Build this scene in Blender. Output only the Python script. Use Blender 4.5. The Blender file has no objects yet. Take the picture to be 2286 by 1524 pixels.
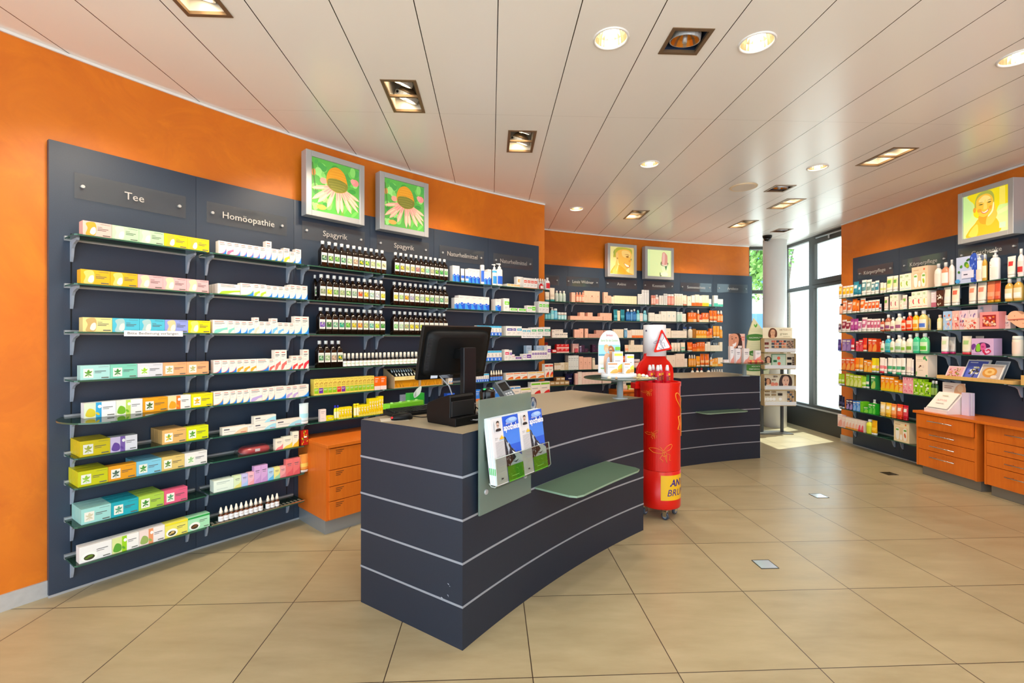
import bpy, bmesh, math, random
from math import sin, cos, pi, radians, atan2, hypot, sqrt
from mathutils import Vector, Matrix
from mathutils.geometry import tessellate_polygon

SC = bpy.context.scene
COL = SC.collection
RND = random.Random(7)

# ------------------------------------------------------------------ camera
F, CX, HY, EYE = 1047.0, 1143.0, 758.6, 1.369      # focal length and horizon in pixels of a 2286x1524 frame
cam = bpy.data.cameras.new('camera')
cam.sensor_width = 36.0
cam.lens = F / 2286.0 * 36.0
cam.shift_y = -(762.0 - HY) / 2286.0
cam.clip_start = 0.05
cam_o = bpy.data.objects.new('camera', cam)
cam_o.location = (0, 0, EYE)
cam_o.rotation_euler = (pi / 2, 0, 0)
COL.objects.link(cam_o)
SC.camera = cam_o

# ------------------------------------------------------------------ world, sun, exposure
SC.view_settings.view_transform = 'Standard'
SC.view_settings.look = 'None'
SC.view_settings.exposure = 0.30
SC.view_settings.gamma = 1.0
SC.view_settings.use_curve_mapping = False
w = bpy.data.worlds.new('sky')
SC.world = w
w.use_nodes = True
bg = w.node_tree.nodes['Background']
bg.inputs[0].default_value = (0.73, 0.87, 1.0, 1)
bg.inputs[1].default_value = 3.0
sun = bpy.data.lights.new('sun', 'SUN')
sun.energy = 7.0
sun.angle = radians(0.6)
sun.color = (0.96, 0.97, 1.0)
sun_o = bpy.data.objects.new('sun', sun)
_sd = Vector((-0.60, -0.27, -1.0))
sun_o.rotation_euler = _sd.to_track_quat('-Z', 'Y').to_euler()
sun_o.location = (9, 10, 9)
COL.objects.link(sun_o)
SPOT_W, DOWN_W = 37.0, 30.0


def lamp(name, loc, aim, watts, size, col, blend=0.6, radius=0.05):
    l = bpy.data.lights.new(name, 'SPOT')
    l.energy = watts
    l.spot_size = radians(size)
    l.spot_blend = blend
    l.shadow_soft_size = radius
    l.color = col
    o = bpy.data.objects.new(name, l)
    o.location = loc
    o.rotation_euler = (Vector(aim) - Vector(loc)).to_track_quat('-Z', 'Y').to_euler()
    COL.objects.link(o)
    return o


# ------------------------------------------------------------------ pixel helpers (places in the frame -> points in the room)
CEIL = 2.94


def at(px, py, y):
    return Vector(((px - CX) / F * y, y, EYE + (HY - py) / F * y))


def on_z(px, py, z):
    y = (EYE - z) * F / (py - HY)
    return at(px, py, y)


# ------------------------------------------------------------------ materials
def lin(h):
    if len(h) == 3:
        h = ''.join(c * 2 for c in h)
    v = [int(h[i:i + 2], 16) / 255 for i in (0, 2, 4)]
    return tuple(c / 12.92 if c <= 0.04045 else ((c + 0.055) / 1.055) ** 2.4 for c in v)


MATS = {}


def mat(col, rough=0.45, metal=0.0, emit=0.0, spec=0.5, name=None):
    key = (col, rough, metal, emit, spec)
    m = MATS.get(key)
    if m:
        return m
    m = bpy.data.materials.new(name or 'paint_' + col)
    m.use_nodes = True
    b = m.node_tree.nodes['Principled BSDF']
    c = lin(col)
    b.inputs['Base Color'].default_value = (*c, 1)
    b.inputs['Roughness'].default_value = rough
    b.inputs['Metallic'].default_value = metal
    b.inputs['Specular IOR Level'].default_value = spec
    if emit:
        b.inputs['Emission Color'].default_value = (*c, 1)
        b.inputs['Emission Strength'].default_value = emit
    MATS[key] = m
    return m


class NT:
    """small helper for node materials"""

    def __init__(s, name):
        s.m = bpy.data.materials.new(name)
        s.m.use_nodes = True
        s.t = s.m.node_tree
        s.b = s.t.nodes['Principled BSDF']
        s.out = s.t.nodes['Material Output']

    def n(s, typ, **kw):
        nd = s.t.nodes.new(typ)
        for k, v in kw.items():
            if k.startswith('_'):
                nd.inputs[k[1:].replace('_', ' ')].default_value = v
            else:
                setattr(nd, k, v)
        return nd

    def l(s, a, b):
        s.t.links.new(a, b)

    def math(s, op, a, b=None, c=None):
        nd = s.t.nodes.new('ShaderNodeMath')
        nd.operation = op
        for i, v in enumerate((a, b, c)):
            if v is None:
                continue
            if isinstance(v, (int, float)):
                nd.inputs[i].default_value = v
            else:
                s.l(v, nd.inputs[i])
        return nd.outputs[0]

    def mix(s, fac, a, b):
        nd = s.t.nodes.new('ShaderNodeMix')
        nd.data_type = 'RGBA'
        for sock, v in ((nd.inputs[0], fac), (nd.inputs[6], a), (nd.inputs[7], b)):
            if isinstance(v, (int, float)):
                sock.default_value = v
            elif isinstance(v, tuple):
                sock.default_value = (*v[:3], 1)
            else:
                s.l(v, sock)
        return nd.outputs[2]

    def grid(s, yaw, scale, off):
        """rotated room-grid coordinates from object coordinates"""
        tc = s.n('ShaderNodeTexCoord')
        sp = s.n('ShaderNodeSeparateXYZ')
        s.l(tc.outputs['Object'], sp.inputs[0])
        c, sn = cos(yaw), sin(yaw)
        x, y = sp.outputs[0], sp.outputs[1]
        gx = s.math('ADD', s.math('MULTIPLY', x, c / scale[0]), s.math('MULTIPLY_ADD', y, sn / scale[0], -off[0]))
        gy = s.math('ADD', s.math('MULTIPLY', x, -sn / scale[1]), s.math('MULTIPLY_ADD', y, c / scale[1], -off[1]))
        return tc, gx, gy

    def line(s, g, half):
        d = s.math('ABSOLUTE', s.math('SUBTRACT', s.math('FRACT', s.math('ADD', g, 0.5)), 0.5))
        return s.math('LESS_THAN', d, half)


YAW = 0.0443


def make_floor_mat():
    k = NT('floor_tiles')
    tc, gx, gy = k.grid(YAW, (0.6, 0.6), (0.2808, 3.1625))
    joint = k.math('MAXIMUM', k.line(gx, 0.0035), k.line(gy, 0.0035))
    cell = k.n('ShaderNodeCombineXYZ')
    k.l(k.math('FLOOR', gx), cell.inputs[0])
    k.l(k.math('FLOOR', gy), cell.inputs[1])
    wn = k.n('ShaderNodeTexWhiteNoise', noise_dimensions='3D')
    k.l(cell.outputs[0], wn.inputs[0])
    mp = k.n('ShaderNodeMapping')
    mp.inputs['Rotation'].default_value = (0, 0, 0.5)
    mp.inputs['Scale'].default_value = (1.2, 4.5, 1)
    k.l(tc.outputs['Object'], mp.inputs[0])
    k.l(wn.outputs[1], mp.inputs[1])
    n1 = k.n('ShaderNodeTexNoise', _Scale=2.2, _Detail=8.0, _Roughness=0.6)
    k.l(mp.outputs[0], n1.inputs['Vector'])
    n2 = k.n('ShaderNodeTexNoise', _Scale=2.5, _Detail=4.0)
    k.l(tc.outputs['Object'], n2.inputs['Vector'])
    c1 = k.mix(n1.outputs[0], lin('93825f'), lin('c8b893'))
    c2 = k.mix(k.math('MULTIPLY', n2.outputs[0], 0.30), c1, lin('8a784f'))
    c3 = k.mix(k.math('MULTIPLY', wn.outputs[0], 0.16), c2, lin('cdb98c'))
    k.l(k.mix(joint, c3, lin('3a2a1e')), k.b.inputs['Base Color'])
    k.l(k.math('MULTIPLY_ADD', n1.outputs[0], 0.20, 0.235), k.b.inputs['Roughness'])
    bp = k.n('ShaderNodeBump', _Strength=0.25, _Distance=0.002)
    k.l(k.math('SUBTRACT', 1.0, joint), bp.inputs['Height'])
    k.l(bp.outputs[0], k.b.inputs['Normal'])
    return k.m


def make_ceiling_mat():
    k = NT('ceiling_panels')
    tc, gx, gy = k.grid(YAW, (0.391, 1.745), (0.032 / 0.391, 3.275 / 1.745))
    slat = k.line(gx, 0.0062)
    cross = k.line(gy, 0.0008)
    n = k.n('ShaderNodeTexNoise', _Scale=1.5, _Detail=2.0)
    k.l(tc.outputs['Object'], n.inputs['Vector'])
    base = k.mix(k.math('MULTIPLY', n.outputs[0], 0.12), lin('f6f4f1'), lin('efece8'))
    c = k.mix(k.math('MULTIPLY', cross, 0.35), base, lin('8c857a'))
    k.l(k.mix(slat, c, lin('191512')), k.b.inputs['Base Color'])
    k.b.inputs['Roughness'].default_value = 0.24
    k.b.inputs['Specular IOR Level'].default_value = 0.62
    bp = k.n('ShaderNodeBump', _Strength=0.3, _Distance=0.004)
    k.l(k.math('SUBTRACT', 1.0, slat), bp.inputs['Height'])
    k.l(bp.outputs[0], k.b.inputs['Normal'])
    return k.m


def make_plaster_mat():
    k = NT('orange_plaster')
    tc = k.n('ShaderNodeTexCoord')
    n1 = k.n('ShaderNodeTexNoise', _Scale=2.6, _Detail=9.0, _Roughness=0.62, _Distortion=1.2)
    n2 = k.n('ShaderNodeTexVoronoi', _Scale=5.5)
    n3 = k.n('ShaderNodeTexNoise', _Scale=1.1, _Detail=3.0)
    wv = k.n('ShaderNodeVectorMath', operation='ADD')
    k.l(tc.outputs['Object'], n1.inputs['Vector'])
    k.l(tc.outputs['Object'], n3.inputs['Vector'])
    k.l(tc.outputs['Object'], wv.inputs[0])
    k.l(n1.outputs[1], wv.inputs[1])
    k.l(wv.outputs[0], n2.inputs['Vector'])
    c1 = k.mix(n1.outputs[0], lin('be5206'), lin('f08a18'))
    c2 = k.mix(k.math('MULTIPLY', n2.outputs[0], 0.30), c1, lin('b45008'))
    k.l(k.mix(k.math('MULTIPLY', n3.outputs[0], 0.25), c2, lin('ee9020')), k.b.inputs['Base Color'])
    k.b.inputs['Roughness'].default_value = 0.42
    bp = k.n('ShaderNodeBump', _Strength=0.12, _Distance=0.01)
    k.l(n1.outputs[0], bp.inputs['Height'])
    k.l(bp.outputs[0], k.b.inputs['Normal'])
    return k.m


def speckle(name, ca, cb, rough, scale=260.0, spec=0.5):
    k = NT(name)
    tc = k.n('ShaderNodeTexCoord')
    n1 = k.n('ShaderNodeTexNoise', _Scale=scale, _Detail=2.0)
    k.l(tc.outputs['Object'], n1.inputs['Vector'])
    k.l(k.mix(n1.outputs[0], lin(ca), lin(cb)), k.b.inputs['Base Color'])
    k.b.inputs['Roughness'].default_value = rough
    k.b.inputs['Specular IOR Level'].default_value = spec
    return k.m


def grain(name, ca, cb, rough):
    k = NT(name)
    tc = k.n('ShaderNodeTexCoord')
    mp = k.n('ShaderNodeMapping')
    mp.inputs['Scale'].default_value = (30, 30, 2.5)
    k.l(tc.outputs['Object'], mp.inputs[0])
    n1 = k.n('ShaderNodeTexNoise', _Scale=2.0, _Detail=6.0)
    k.l(mp.outputs[0], n1.inputs['Vector'])
    k.l(k.mix(n1.outputs[0], lin(ca), lin(cb)), k.b.inputs['Base Color'])
    k.b.inputs['Roughness'].default_value = rough
    return k.m


def glassy(name, tint, gloss_rough=0.03, diffuse=0.0, dcol='ffffff', reflect=1.0):
    """thin clear sheet: tinted see-through, mirror at grazing angles, some share scattered"""
    k = NT(name)
    k.t.nodes.remove(k.b)
    tr = k.n('ShaderNodeBsdfTransparent')
    tr.inputs[0].default_value = (*lin(tint), 1)
    gl = k.n('ShaderNodeBsdfGlossy')
    gl.inputs['Roughness'].default_value = gloss_rough
    lw = k.n('ShaderNodeLayerWeight')
    lw.inputs[0].default_value = 0.5
    fres = k.math('MULTIPLY_ADD', k.math('POWER', lw.outputs['Facing'], 5.0), 0.9, 0.045)
    base = tr.outputs[0]
    if diffuse:
        df = k.n('ShaderNodeBsdfDiffuse')
        df.inputs[0].default_value = (*lin(dcol), 1)
        mx = k.n('ShaderNodeMixShader')
        mx.inputs[0].default_value = diffuse
        k.l(tr.outputs[0], mx.inputs[1])
        k.l(df.outputs[0], mx.inputs[2])
        base = mx.outputs[0]
    m2 = k.n('ShaderNodeMixShader')
    k.l(k.math('MULTIPLY', fres, reflect), m2.inputs[0])
    k.l(base, m2.inputs[1])
    k.l(gl.outputs[0], m2.inputs[2])
    k.l(m2.outputs[0], k.out.inputs[0])
    return k.m


M_FLOOR, M_CEIL, M_PLASTER = make_floor_mat(), make_ceiling_mat(), make_plaster_mat()
M_PANEL = speckle('anthracite_laminate', '263343', '334255', 0.40)
M_COUNTER = speckle('counter_laminate', '141f2e', '1d293a', 0.48)
M_TOP = speckle('taupe_worktop', 'a5967b', 'b4a589', 0.38, 180)
M_ORANGE = grain('orange_stained_wood', 'cf5f12', 'e27a22', 0.38)
M_BEECH = grain('beech_wood', 'd8a75c', 'e6ba72', 0.45)
M_STONE = speckle('grey_stone', 'a9a7a4', 'bdbab6', 0.5, 30)
M_SHELFGLASS = glassy('green_shelf_glass', '6a917c', 0.02, 0.26, '2f5a44')
M_EDGE = mat('2f5a48', 0.15, name='glass_edge')
M_CLEAR = glassy('clear_acrylic', 'e6ebe6', 0.03)
M_SIGN = glassy('sign_acrylic', 'fbfcfb', 0.05, 0.02, '8a8d88', 1.0)
M_FROST = glassy('frosted_glass', 'b4c4ba', 0.35, 0.42, '9aac9f')
M_PANE = glassy('window_glass', 'f4faf7', 0.0, 0, 'ffffff', 0.6)
M_ALU = mat('b6b8ba', 0.34, 0.3, name='brushed_aluminium')
M_BRACKET = mat('a6b0bf', 0.4, 0.1, name='grey_bracket_metal')
M_CHROME = mat('d8d8d8', 0.15, 1.0, name='polished_steel')
M_BLACK = mat('090a0b', 0.42, spec=0.25, name='black_plastic')
M_DARK = mat('050505', 0.8, name='dark_gap')
M_FRAME = mat('46443f', 0.42, 0.2, name='window_frame_metal')
M_WHITE = mat('e9e8e6', 0.45, name='white_paint')
M_TRIM = mat('a6aebb', 0.35, 0.4, name='silver_trim')
M_BROWN = mat('1a0d07', 0.07, spec=0.7, name='brown_glass')
M_AMBER = mat('5a2a08', 0.08, spec=0.7, name='amber_glass')
M_RED = mat('d81408', 0.34, name='red_display')


# ------------------------------------------------------------------ mesh builder
class MB:
    def __init__(s):
        s.v, s.f, s.mi, s.sm, s.m = [], [], [], [], []

    def mid(s, m):
        if m not in s.m:
            s.m.append(m)
        return s.m.index(m)

    def face(s, pts, m, smooth=False):
        b = len(s.v)
        s.v += [tuple(p) for p in pts]
        s.f.append(tuple(range(b, b + len(pts))))
        s.mi.append(s.mid(m))
        s.sm.append(smooth)
        return s

    def box(s, x0, x1, y0, y1, z0, z1, m, fn=None):
        p = [(x, y, z) for z in (z0, z1) for y in (y0, y1) for x in (x0, x1)]
        if fn:
            p = [fn(*q) for q in p]
        b = len(s.v)
        s.v += p
        for q in ((0, 2, 3, 1), (4, 5, 7, 6), (0, 1, 5, 4), (2, 6, 7, 3), (0, 4, 6, 2), (1, 3, 7, 5)):
            s.f.append(tuple(b + i for i in q))
            s.mi.append(s.mid(m))
            s.sm.append(False)
        return s

    def prism(s, poly, z0, z1, m, mtop=None, mside=None):
        """vertical prism over a plan polygon (counter-clockwise)"""
        n = len(poly)
        b = len(s.v)
        s.v += [(x, y, z0) for x, y in poly] + [(x, y, z1) for x, y in poly]
        tri = tessellate_polygon([[Vector((x, y, 0)) for x, y in poly]])
        for t in tri:
            a = [poly[i] for i in t]
            ccw = (a[1][0] - a[0][0]) * (a[2][1] - a[0][1]) - (a[1][1] - a[0][1]) * (a[2][0] - a[0][0]) > 0
            t = t if ccw else t[::-1]
            s.f.append(tuple(b + n + i for i in t))
            s.mi.append(s.mid(mtop or m))
            s.sm.append(False)
            s.f.append(tuple(b + i for i in t[::-1]))
            s.mi.append(s.mid(m))
            s.sm.append(False)
        for i in range(n):
            j = (i + 1) % n
            s.f.append((b + i, b + j, b + n + j, b + n + i))
            s.mi.append(s.mid(mside or m))
            s.sm.append(False)
        return s

    def extr(s, poly, y0, y1, m):
        """outline in x,z pushed along y (front at y0)"""
        n = len(poly)
        b = len(s.v)
        s.v += [(x, y0, z) for x, z in poly] + [(x, y1, z) for x, z in poly]
        for t in tessellate_polygon([[Vector((x, z, 0)) for x, z in poly]]):
            a = [poly[i] for i in t]
            ccw = (a[1][0] - a[0][0]) * (a[2][1] - a[0][1]) - (a[1][1] - a[0][1]) * (a[2][0] - a[0][0]) > 0
            t = t if ccw else t[::-1]
            s.f.append(tuple(b + i for i in t))
            s.f.append(tuple(b + n + i for i in t[::-1]))
            s.mi += [s.mid(m)] * 2
            s.sm += [False] * 2
        area = sum(poly[i][0] * poly[(i + 1) % n][1] - poly[(i + 1) % n][0] * poly[i][1] for i in range(n))
        for i in range(n):
            j = (i + 1) % n
            q = (b + j, b + i, b + n + i, b + n + j) if area > 0 else (b + i, b + j, b + n + j, b + n + i)
            s.f.append(q)
            s.mi.append(s.mid(m))
            s.sm.append(False)
        return s

    def flat(s, poly, y, m):
        """front-facing flat shape in x,z at depth y"""
        for t in tessellate_polygon([[Vector((x, z, 0)) for x, z in poly]]):
            a = [poly[i] for i in t]
            ccw = (a[1][0] - a[0][0]) * (a[2][1] - a[0][1]) - (a[1][1] - a[0][1]) * (a[2][0] - a[0][0]) > 0
            s.face([(p[0], y, p[1]) for p in (a if ccw else a[::-1])], m)
        return s

    def loft(s, secs, m, n=16, cx=0.0, cy=0.0, smooth=True, lean=None):
        """stack of superellipse sections (z, half width, half depth, exponent)"""
        b = len(s.v)
        for sec in secs:
            z, hw, hd = sec[:3]
            e = sec[3] if len(sec) > 3 else 2
            for i in range(n):
                a = 2 * pi * (i + 0.5) / n
                ca, sa = cos(a), sin(a)
                x = hw * math.copysign(abs(ca) ** (2 / e), ca)
                y = hd * math.copysign(abs(sa) ** (2 / e), sa)
                s.v.append((cx + x, cy + y, z))
        k = s.mid(m)
        for j in range(len(secs) - 1):
            for i in range(n):
                i2 = (i + 1) % n
                s.f.append((b + j * n + i, b + j * n + i2, b + (j + 1) * n + i2, b + (j + 1) * n + i))
                s.mi.append(k)
                s.sm.append(smooth)
        s.f.append(tuple(b + i for i in range(n))[::-1])
        s.f.append(tuple(b + (len(secs) - 1) * n + i for i in range(n)))
        s.mi += [k, k]
        s.sm += [False, False]
        return s

    def patch(s, sec_at, z0, z1, m, a0=-70, a1=70, n=8, grow=0.0006, nz=1, e=2):
        """label curved round the front of a lofted body"""
        b = len(s.v)
        for j in range(nz + 1):
            z = z0 + (z1 - z0) * j / nz
            hw, hd = sec_at(z)
            for i in range(n + 1):
                a = radians(-90 + a0 + (a1 - a0) * i / n)
                ca, sa = cos(a), sin(a)
                s.v.append(((hw + grow) * math.copysign(abs(ca) ** (2 / e), ca), (hd + grow) * math.copysign(abs(sa) ** (2 / e), sa), z))
        k = s.mid(m)
        for j in range(nz):
            for i in range(n):
                q = b + j * (n + 1) + i
                s.f.append((q, q + 1, q + n + 2, q + n + 1))
                s.mi.append(k)
                s.sm.append(True)
        return s

    def tube(s, pts, r, m, n=8, closed=False):
        pts = [Vector(p) for p in pts]
        b = len(s.v)
        k = s.mid(m)
        L = len(pts)
        up = None
        for i, p in enumerate(pts):
            t = (pts[(i + 1) % L] if (closed or i < L - 1) else p) - (pts[i - 1] if (closed or i > 0) else p)
            t = t.normalized() if t.length else Vector((0, 0, 1))
            if up is None:
                up = t.orthogonal().normalized()
            up = (up - t * up.dot(t)).normalized() if (up - t * up.dot(t)).length > 1e-6 else t.orthogonal().normalized()
            q = t.cross(up)
            rr = r[i] if isinstance(r, (list, tuple)) else r
            for j in range(n):
                a = 2 * pi * j / n
                s.v.append(tuple(p + (up * cos(a) + q * sin(a)) * rr))
        for i in range(L if closed else L - 1):
            for j in range(n):
                a, c = b + i * n, b + ((i + 1) % L) * n
                s.f.append((a + j, a + (j + 1) % n, c + (j + 1) % n, c + j))
                s.mi.append(k)
                s.sm.append(True)
        if not closed:
            s.f.append(tuple(b + j for j in range(n))[::-1])
            s.f.append(tuple(b + (L - 1) * n + j for j in range(n)))
            s.mi += [k, k]
            s.sm += [False, False]
        return s

    def move(s, M):
        s.v = [tuple(M @ Vector(p)) for p in s.v]
        return s

    def add(s, o, M=None):
        b = len(s.v)
        s.v += [tuple(M @ Vector(p)) for p in o.v] if M else o.v
        s.f += [tuple(b + i for i in q) for q in o.f]
        s.mi += [s.mid(o.m[i]) for i in o.mi]
        s.sm += o.sm
        return s

    def mesh(s, name):
        me = bpy.data.meshes.new(name)
        me.from_pydata(s.v, [], s.f)
        for m in s.m:
            me.materials.append(m)
        me.polygons.foreach_set('material_index', s.mi)
        me.polygons.foreach_set('use_smooth', s.sm)
        me.update()
        return me

    def build(s, name, parent=None, bevel=0.0, seg=2):
        return put(name, s.mesh(name), parent, bevel, seg)


def put(name, me, parent=None, bevel=0.0, seg=2):
    o = bpy.data.objects.new(name, me)
    COL.objects.link(o)
    if parent:
        o.parent = parent
    if bevel:
        md = o.modifiers.new('soft', 'BEVEL')
        md.width, md.segments, md.limit_method, md.angle_limit = bevel, seg, 'ANGLE', radians(40)
    return o


def thing(name, label, cat, loc=(0, 0, 0), rz=0.0, group=None):
    o = bpy.data.objects.new(name, None)
    COL.objects.link(o)
    o.location = loc
    o.rotation_euler = (0, 0, rz)
    return tag(o, label, cat, group)


def tag(o, label, cat, group=None):
    o['label'] = label
    o['category'] = cat
    if group:
        o['group'] = group
    return o


def struct(name, mb, bevel=0.0):
    o = mb.build(name, None, bevel)
    o['kind'] = 'structure'
    return o


TXT = {}


def text(s, size, m, extrude=0.0005, align='CENTER', shear=0.0, bold=0.0, fit=None):
    """lettering as a mesh lying in the x,z plane, facing -y, baseline at z=0"""
    key = (s, size, m.name, extrude, align, shear, bold, fit)
    if key in TXT:
        return TXT[key]
    cu = bpy.data.curves.new('lettering', 'FONT')
    cu.body = s
    cu.size = size
    cu.align_x = align
    cu.extrude = extrude
    cu.shear = shear
    cu.offset = bold
    cu.resolution_u = 2
    ob = bpy.data.objects.new('lettering', cu)
    me = bpy.data.meshes.new_from_object(ob)
    bpy.data.objects.remove(ob)
    bpy.data.curves.remove(cu)
    if fit:
        xs = [v.co.x for v in me.vertices]
        k = fit / max(1e-6, max(xs) - min(xs))
        me.transform(Matrix.Diagonal((k, 1, 1, 1)))
    me.transform(Matrix.Rotation(pi / 2, 4, 'X'))
    me.materials.clear()
    me.materials.append(m)
    TXT[key] = me
    return me


def add_text(mb, s, size, m, x, y, z, **kw):
    me = text(s, size, m, **kw)
    b = len(mb.v)
    mb.v += [(v.co.x + x, v.co.y + y, v.co.z + z) for v in me.vertices]
    k = mb.mid(m)
    for p in me.polygons:
        mb.f.append(tuple(b + i for i in p.vertices))
        mb.mi.append(k)
        mb.sm.append(False)


def ell(cx, cz, rx, rz, n=20, rot=0.0, a0=0.0, a1=360.0):
    out = []
    full = abs(a1 - a0) >= 360
    for i in range(n if full else n + 1):
        a = radians(a0 + (a1 - a0) * i / n)
        x, z = rx * cos(a), rz * sin(a)
        out.append((cx + x * cos(rot) - z * sin(rot), cz + x * sin(rot) + z * cos(rot)))
    return out


def spl(pts, closed=True, k=5):
    """smooth outline through points"""
    n = len(pts)
    out = []
    for i in range(n if closed else n - 1):
        p0, p1, p2, p3 = (pts[(i + j) % n] if closed else pts[min(max(i + j, 0), n - 1)] for j in (-1, 0, 1, 2))
        for s in range(k):
            t = s / k
            out.append(tuple(0.5 * (2 * p1[c] + (p2[c] - p0[c]) * t + (2 * p0[c] - 5 * p1[c] + 4 * p2[c] - p3[c]) * t * t + (3 * p1[c] - p0[c] - 3 * p2[c] + p3[c]) * t ** 3) for c in (0, 1)))
    if not closed:
        out.append(pts[-1])
    return out


def rect(x0, x1, z0, z1):
    return [(x0, z0), (x1, z0), (x1, z1), (x0, z1)]


def art(mb, shapes, w, h, y, x0=None, z0=0.0, emit=0.0, rough=0.4, step=0.0002):
    """flat printed shapes in unit coordinates, laid one over the other"""
    if x0 is None:
        x0 = -w / 2
    for i, (poly, c) in enumerate(shapes):
        mb.flat([(x0 + p[0] * w, z0 + p[1] * h) for p in poly], y - step * (i + 1), mat(c, rough, emit=emit))


class Line:
    """a straight stretch of wall panel in plan: a left, b right, seen from the room"""

    def __init__(s, a, b):
        s.a, s.b = Vector(a).to_2d(), Vector(b).to_2d()
        d = s.b - s.a
        s.len = d.length
        s.u = d / s.len
        s.n = Vector((s.u.y, -s.u.x))
        s.ang = atan2(s.u.y, s.u.x)

    def p(s, t, off=0.0, z=0.0):
        q = s.a + s.u * t + s.n * off
        return Vector((q.x, q.y, z))

    def hit(s, px, off=0.0):
        """distance along the wall, and depth, where a frame column meets the line set off by off"""
        k = (px - CX) / F
        q = s.a + s.n * off
        t = (k * q.y - q.x) / (s.u.x - k * s.u.y)
        return t, q.y + s.u.y * t


def arc_pts(c, r, a0, a1, n):
    return [(c[0] + r * cos(a0 + (a1 - a0) * i / n), c[1] + r * sin(a0 + (a1 - a0) * i / n)) for i in range(n + 1)]

# ================================================================== room shell
LC, LR = (6.0373, -3.0022), 10.114          # centre and radius of the curved shelving front on the left
BC, BR = (7.749, -8.668), 16.92             # the rear shelving front


def arc_hit(c, r, px):
    k = (px - CX) / F
    a, b, cc = k * k + 1, -2 * (k * c[0] + c[1]), c[0] ** 2 + c[1] ** 2 - r * r
    y = (-b + sqrt(b * b - 4 * a * cc)) / (2 * a)
    return (k * y, y)


def ang(c, p):
    return atan2(p[1] - c[1], p[0] - c[0])


def arc_wall(name, c, r, a0, a1, thick, z0, z1, m, n=48):
    inner, outer = arc_pts(c, r, a0, a1, n), arc_pts(c, r + thick, a0, a1, n)
    mb = MB()
    for i in range(n):
        p, q, P, Q = inner[i], inner[i + 1], outer[i], outer[i + 1]
        mb.face([(*p, z0), (*q, z0), (*q, z1), (*p, z1)], m, True)
        mb.face([(*Q, z0), (*P, z0), (*P, z1), (*Q, z1)], m, True)
        mb.face([(*p, z1), (*q, z1), (*Q, z1), (*P, z1)], m)
        mb.face([(*q, z0), (*p, z0), (*P, z0), (*Q, z0)], m)
    for i in (0, n):
        p, P = inner[i], outer[i]
        mb.face([(*p, z0), (*P, z0), (*P, z1), (*p, z1)], m)
    # weld so that the curve shades smoothly
    o = struct(name, mb)
    bm = bmesh.new()
    bm.from_mesh(o.data)
    bmesh.ops.remove_doubles(bm, verts=bm.verts, dist=1e-5)
    bmesh.ops.recalc_face_normals(bm, faces=bm.faces)
    for e in bm.edges:
        e.smooth = e.calc_face_angle(0) < radians(30)
    bm.to_mesh(o.data)
    bm.free()
    return o


GAP = 0.036
corner = arc_hit(LC, LR + GAP, 1215.5)
aL1 = ang(LC, corner)
aL0 = radians(157.5)
arc_wall('wall_left', LC, LR + GAP, aL0, aL1, 0.16, 0, CEIL + 0.05, M_PLASTER)
bend = arc_hit(BC, BR + GAP, 1672)
aB1 = ang(BC, bend)
aB0 = ang(BC, (-0.75, 5.98))
arc_wall('wall_back', BC, BR + GAP, aB0, aB1, 0.16, 0, CEIL + 0.05, M_PLASTER)
RA, RB = Vector((4.455, 6.13)), Vector((4.565, 3.44))      # right shelving front, seen from the room left to right
RW = Line(RA, RB)
e0, e1 = RW.p(-0.25, -GAP), RW.p(7.8, -GAP)  # wall lengthened out of view to shut out daylight from the right
f0, f1 = RW.p(-0.25, -GAP - 0.2), RW.p(7.8, -GAP - 0.2)
struct('wall_right', MB().prism([(f0.x, f0.y), (e0.x, e0.y), (e1.x, e1.y), (f1.x, f1.y)][::-1], 0, CEIL + 0.05, M_PLASTER))
struct('wall_return', MB().prism([(corner[0] - 0.16, corner[1] + 0.10), (corner[0] - 0.06, corner[1] + 0.06), (0.02, 6.5), (-0.10, 6.5)], 0, CEIL + 0.04, M_PLASTER))  # hidden wall closing the recess, added to stop daylight leaking in behind

mb = MB()
mb.box(-4.6, 5.1, -1.7, 8.0, -0.12, 0.0, M_FLOOR)
struct('floor', mb)

# plinth stone along the bare ends of the plaster
arc_wall('baseboard_left', LC, LR + GAP - 0.012, aL0, ang(LC, (-2.47, 2.50)), 0.012, 0.0, 0.085, M_STONE, 40)
p0, p1 = RW.p(-0.25, -GAP + 0.012), RW.p(-0.01, -GAP + 0.012)
q0, q1 = RW.p(-0.25, -GAP), RW.p(-0.01, -GAP)
struct('baseboard_right', MB().prism([(p0.x, p0.y), (p1.x, p1.y), (q1.x, q1.y), (q0.x, q0.y)], 0, 0.085, M_STONE))
arc_wall('trim_1', LC, LR + GAP - 0.012, aL0, aL1, 0.011, CEIL - 0.016, CEIL - 0.001, M_WHITE)
arc_wall('trim_2', BC, BR + GAP - 0.012, ang(BC, (0.3, 6.5)), aB1, 0.011, CEIL - 0.016, CEIL - 0.001, M_WHITE)
p0, p1 = RW.p(-0.25, -GAP + 0.012), RW.p(7.8, -GAP + 0.012)
q0, q1 = RW.p(-0.25, -GAP), RW.p(7.8, -GAP)
struct('trim_3', MB().prism([(p0.x, p0.y), (p1.x, p1.y), (q1.x, q1.y), (q0.x, q0.y)][::-1], CEIL - 0.016, CEIL - 0.001, M_WHITE))

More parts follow.
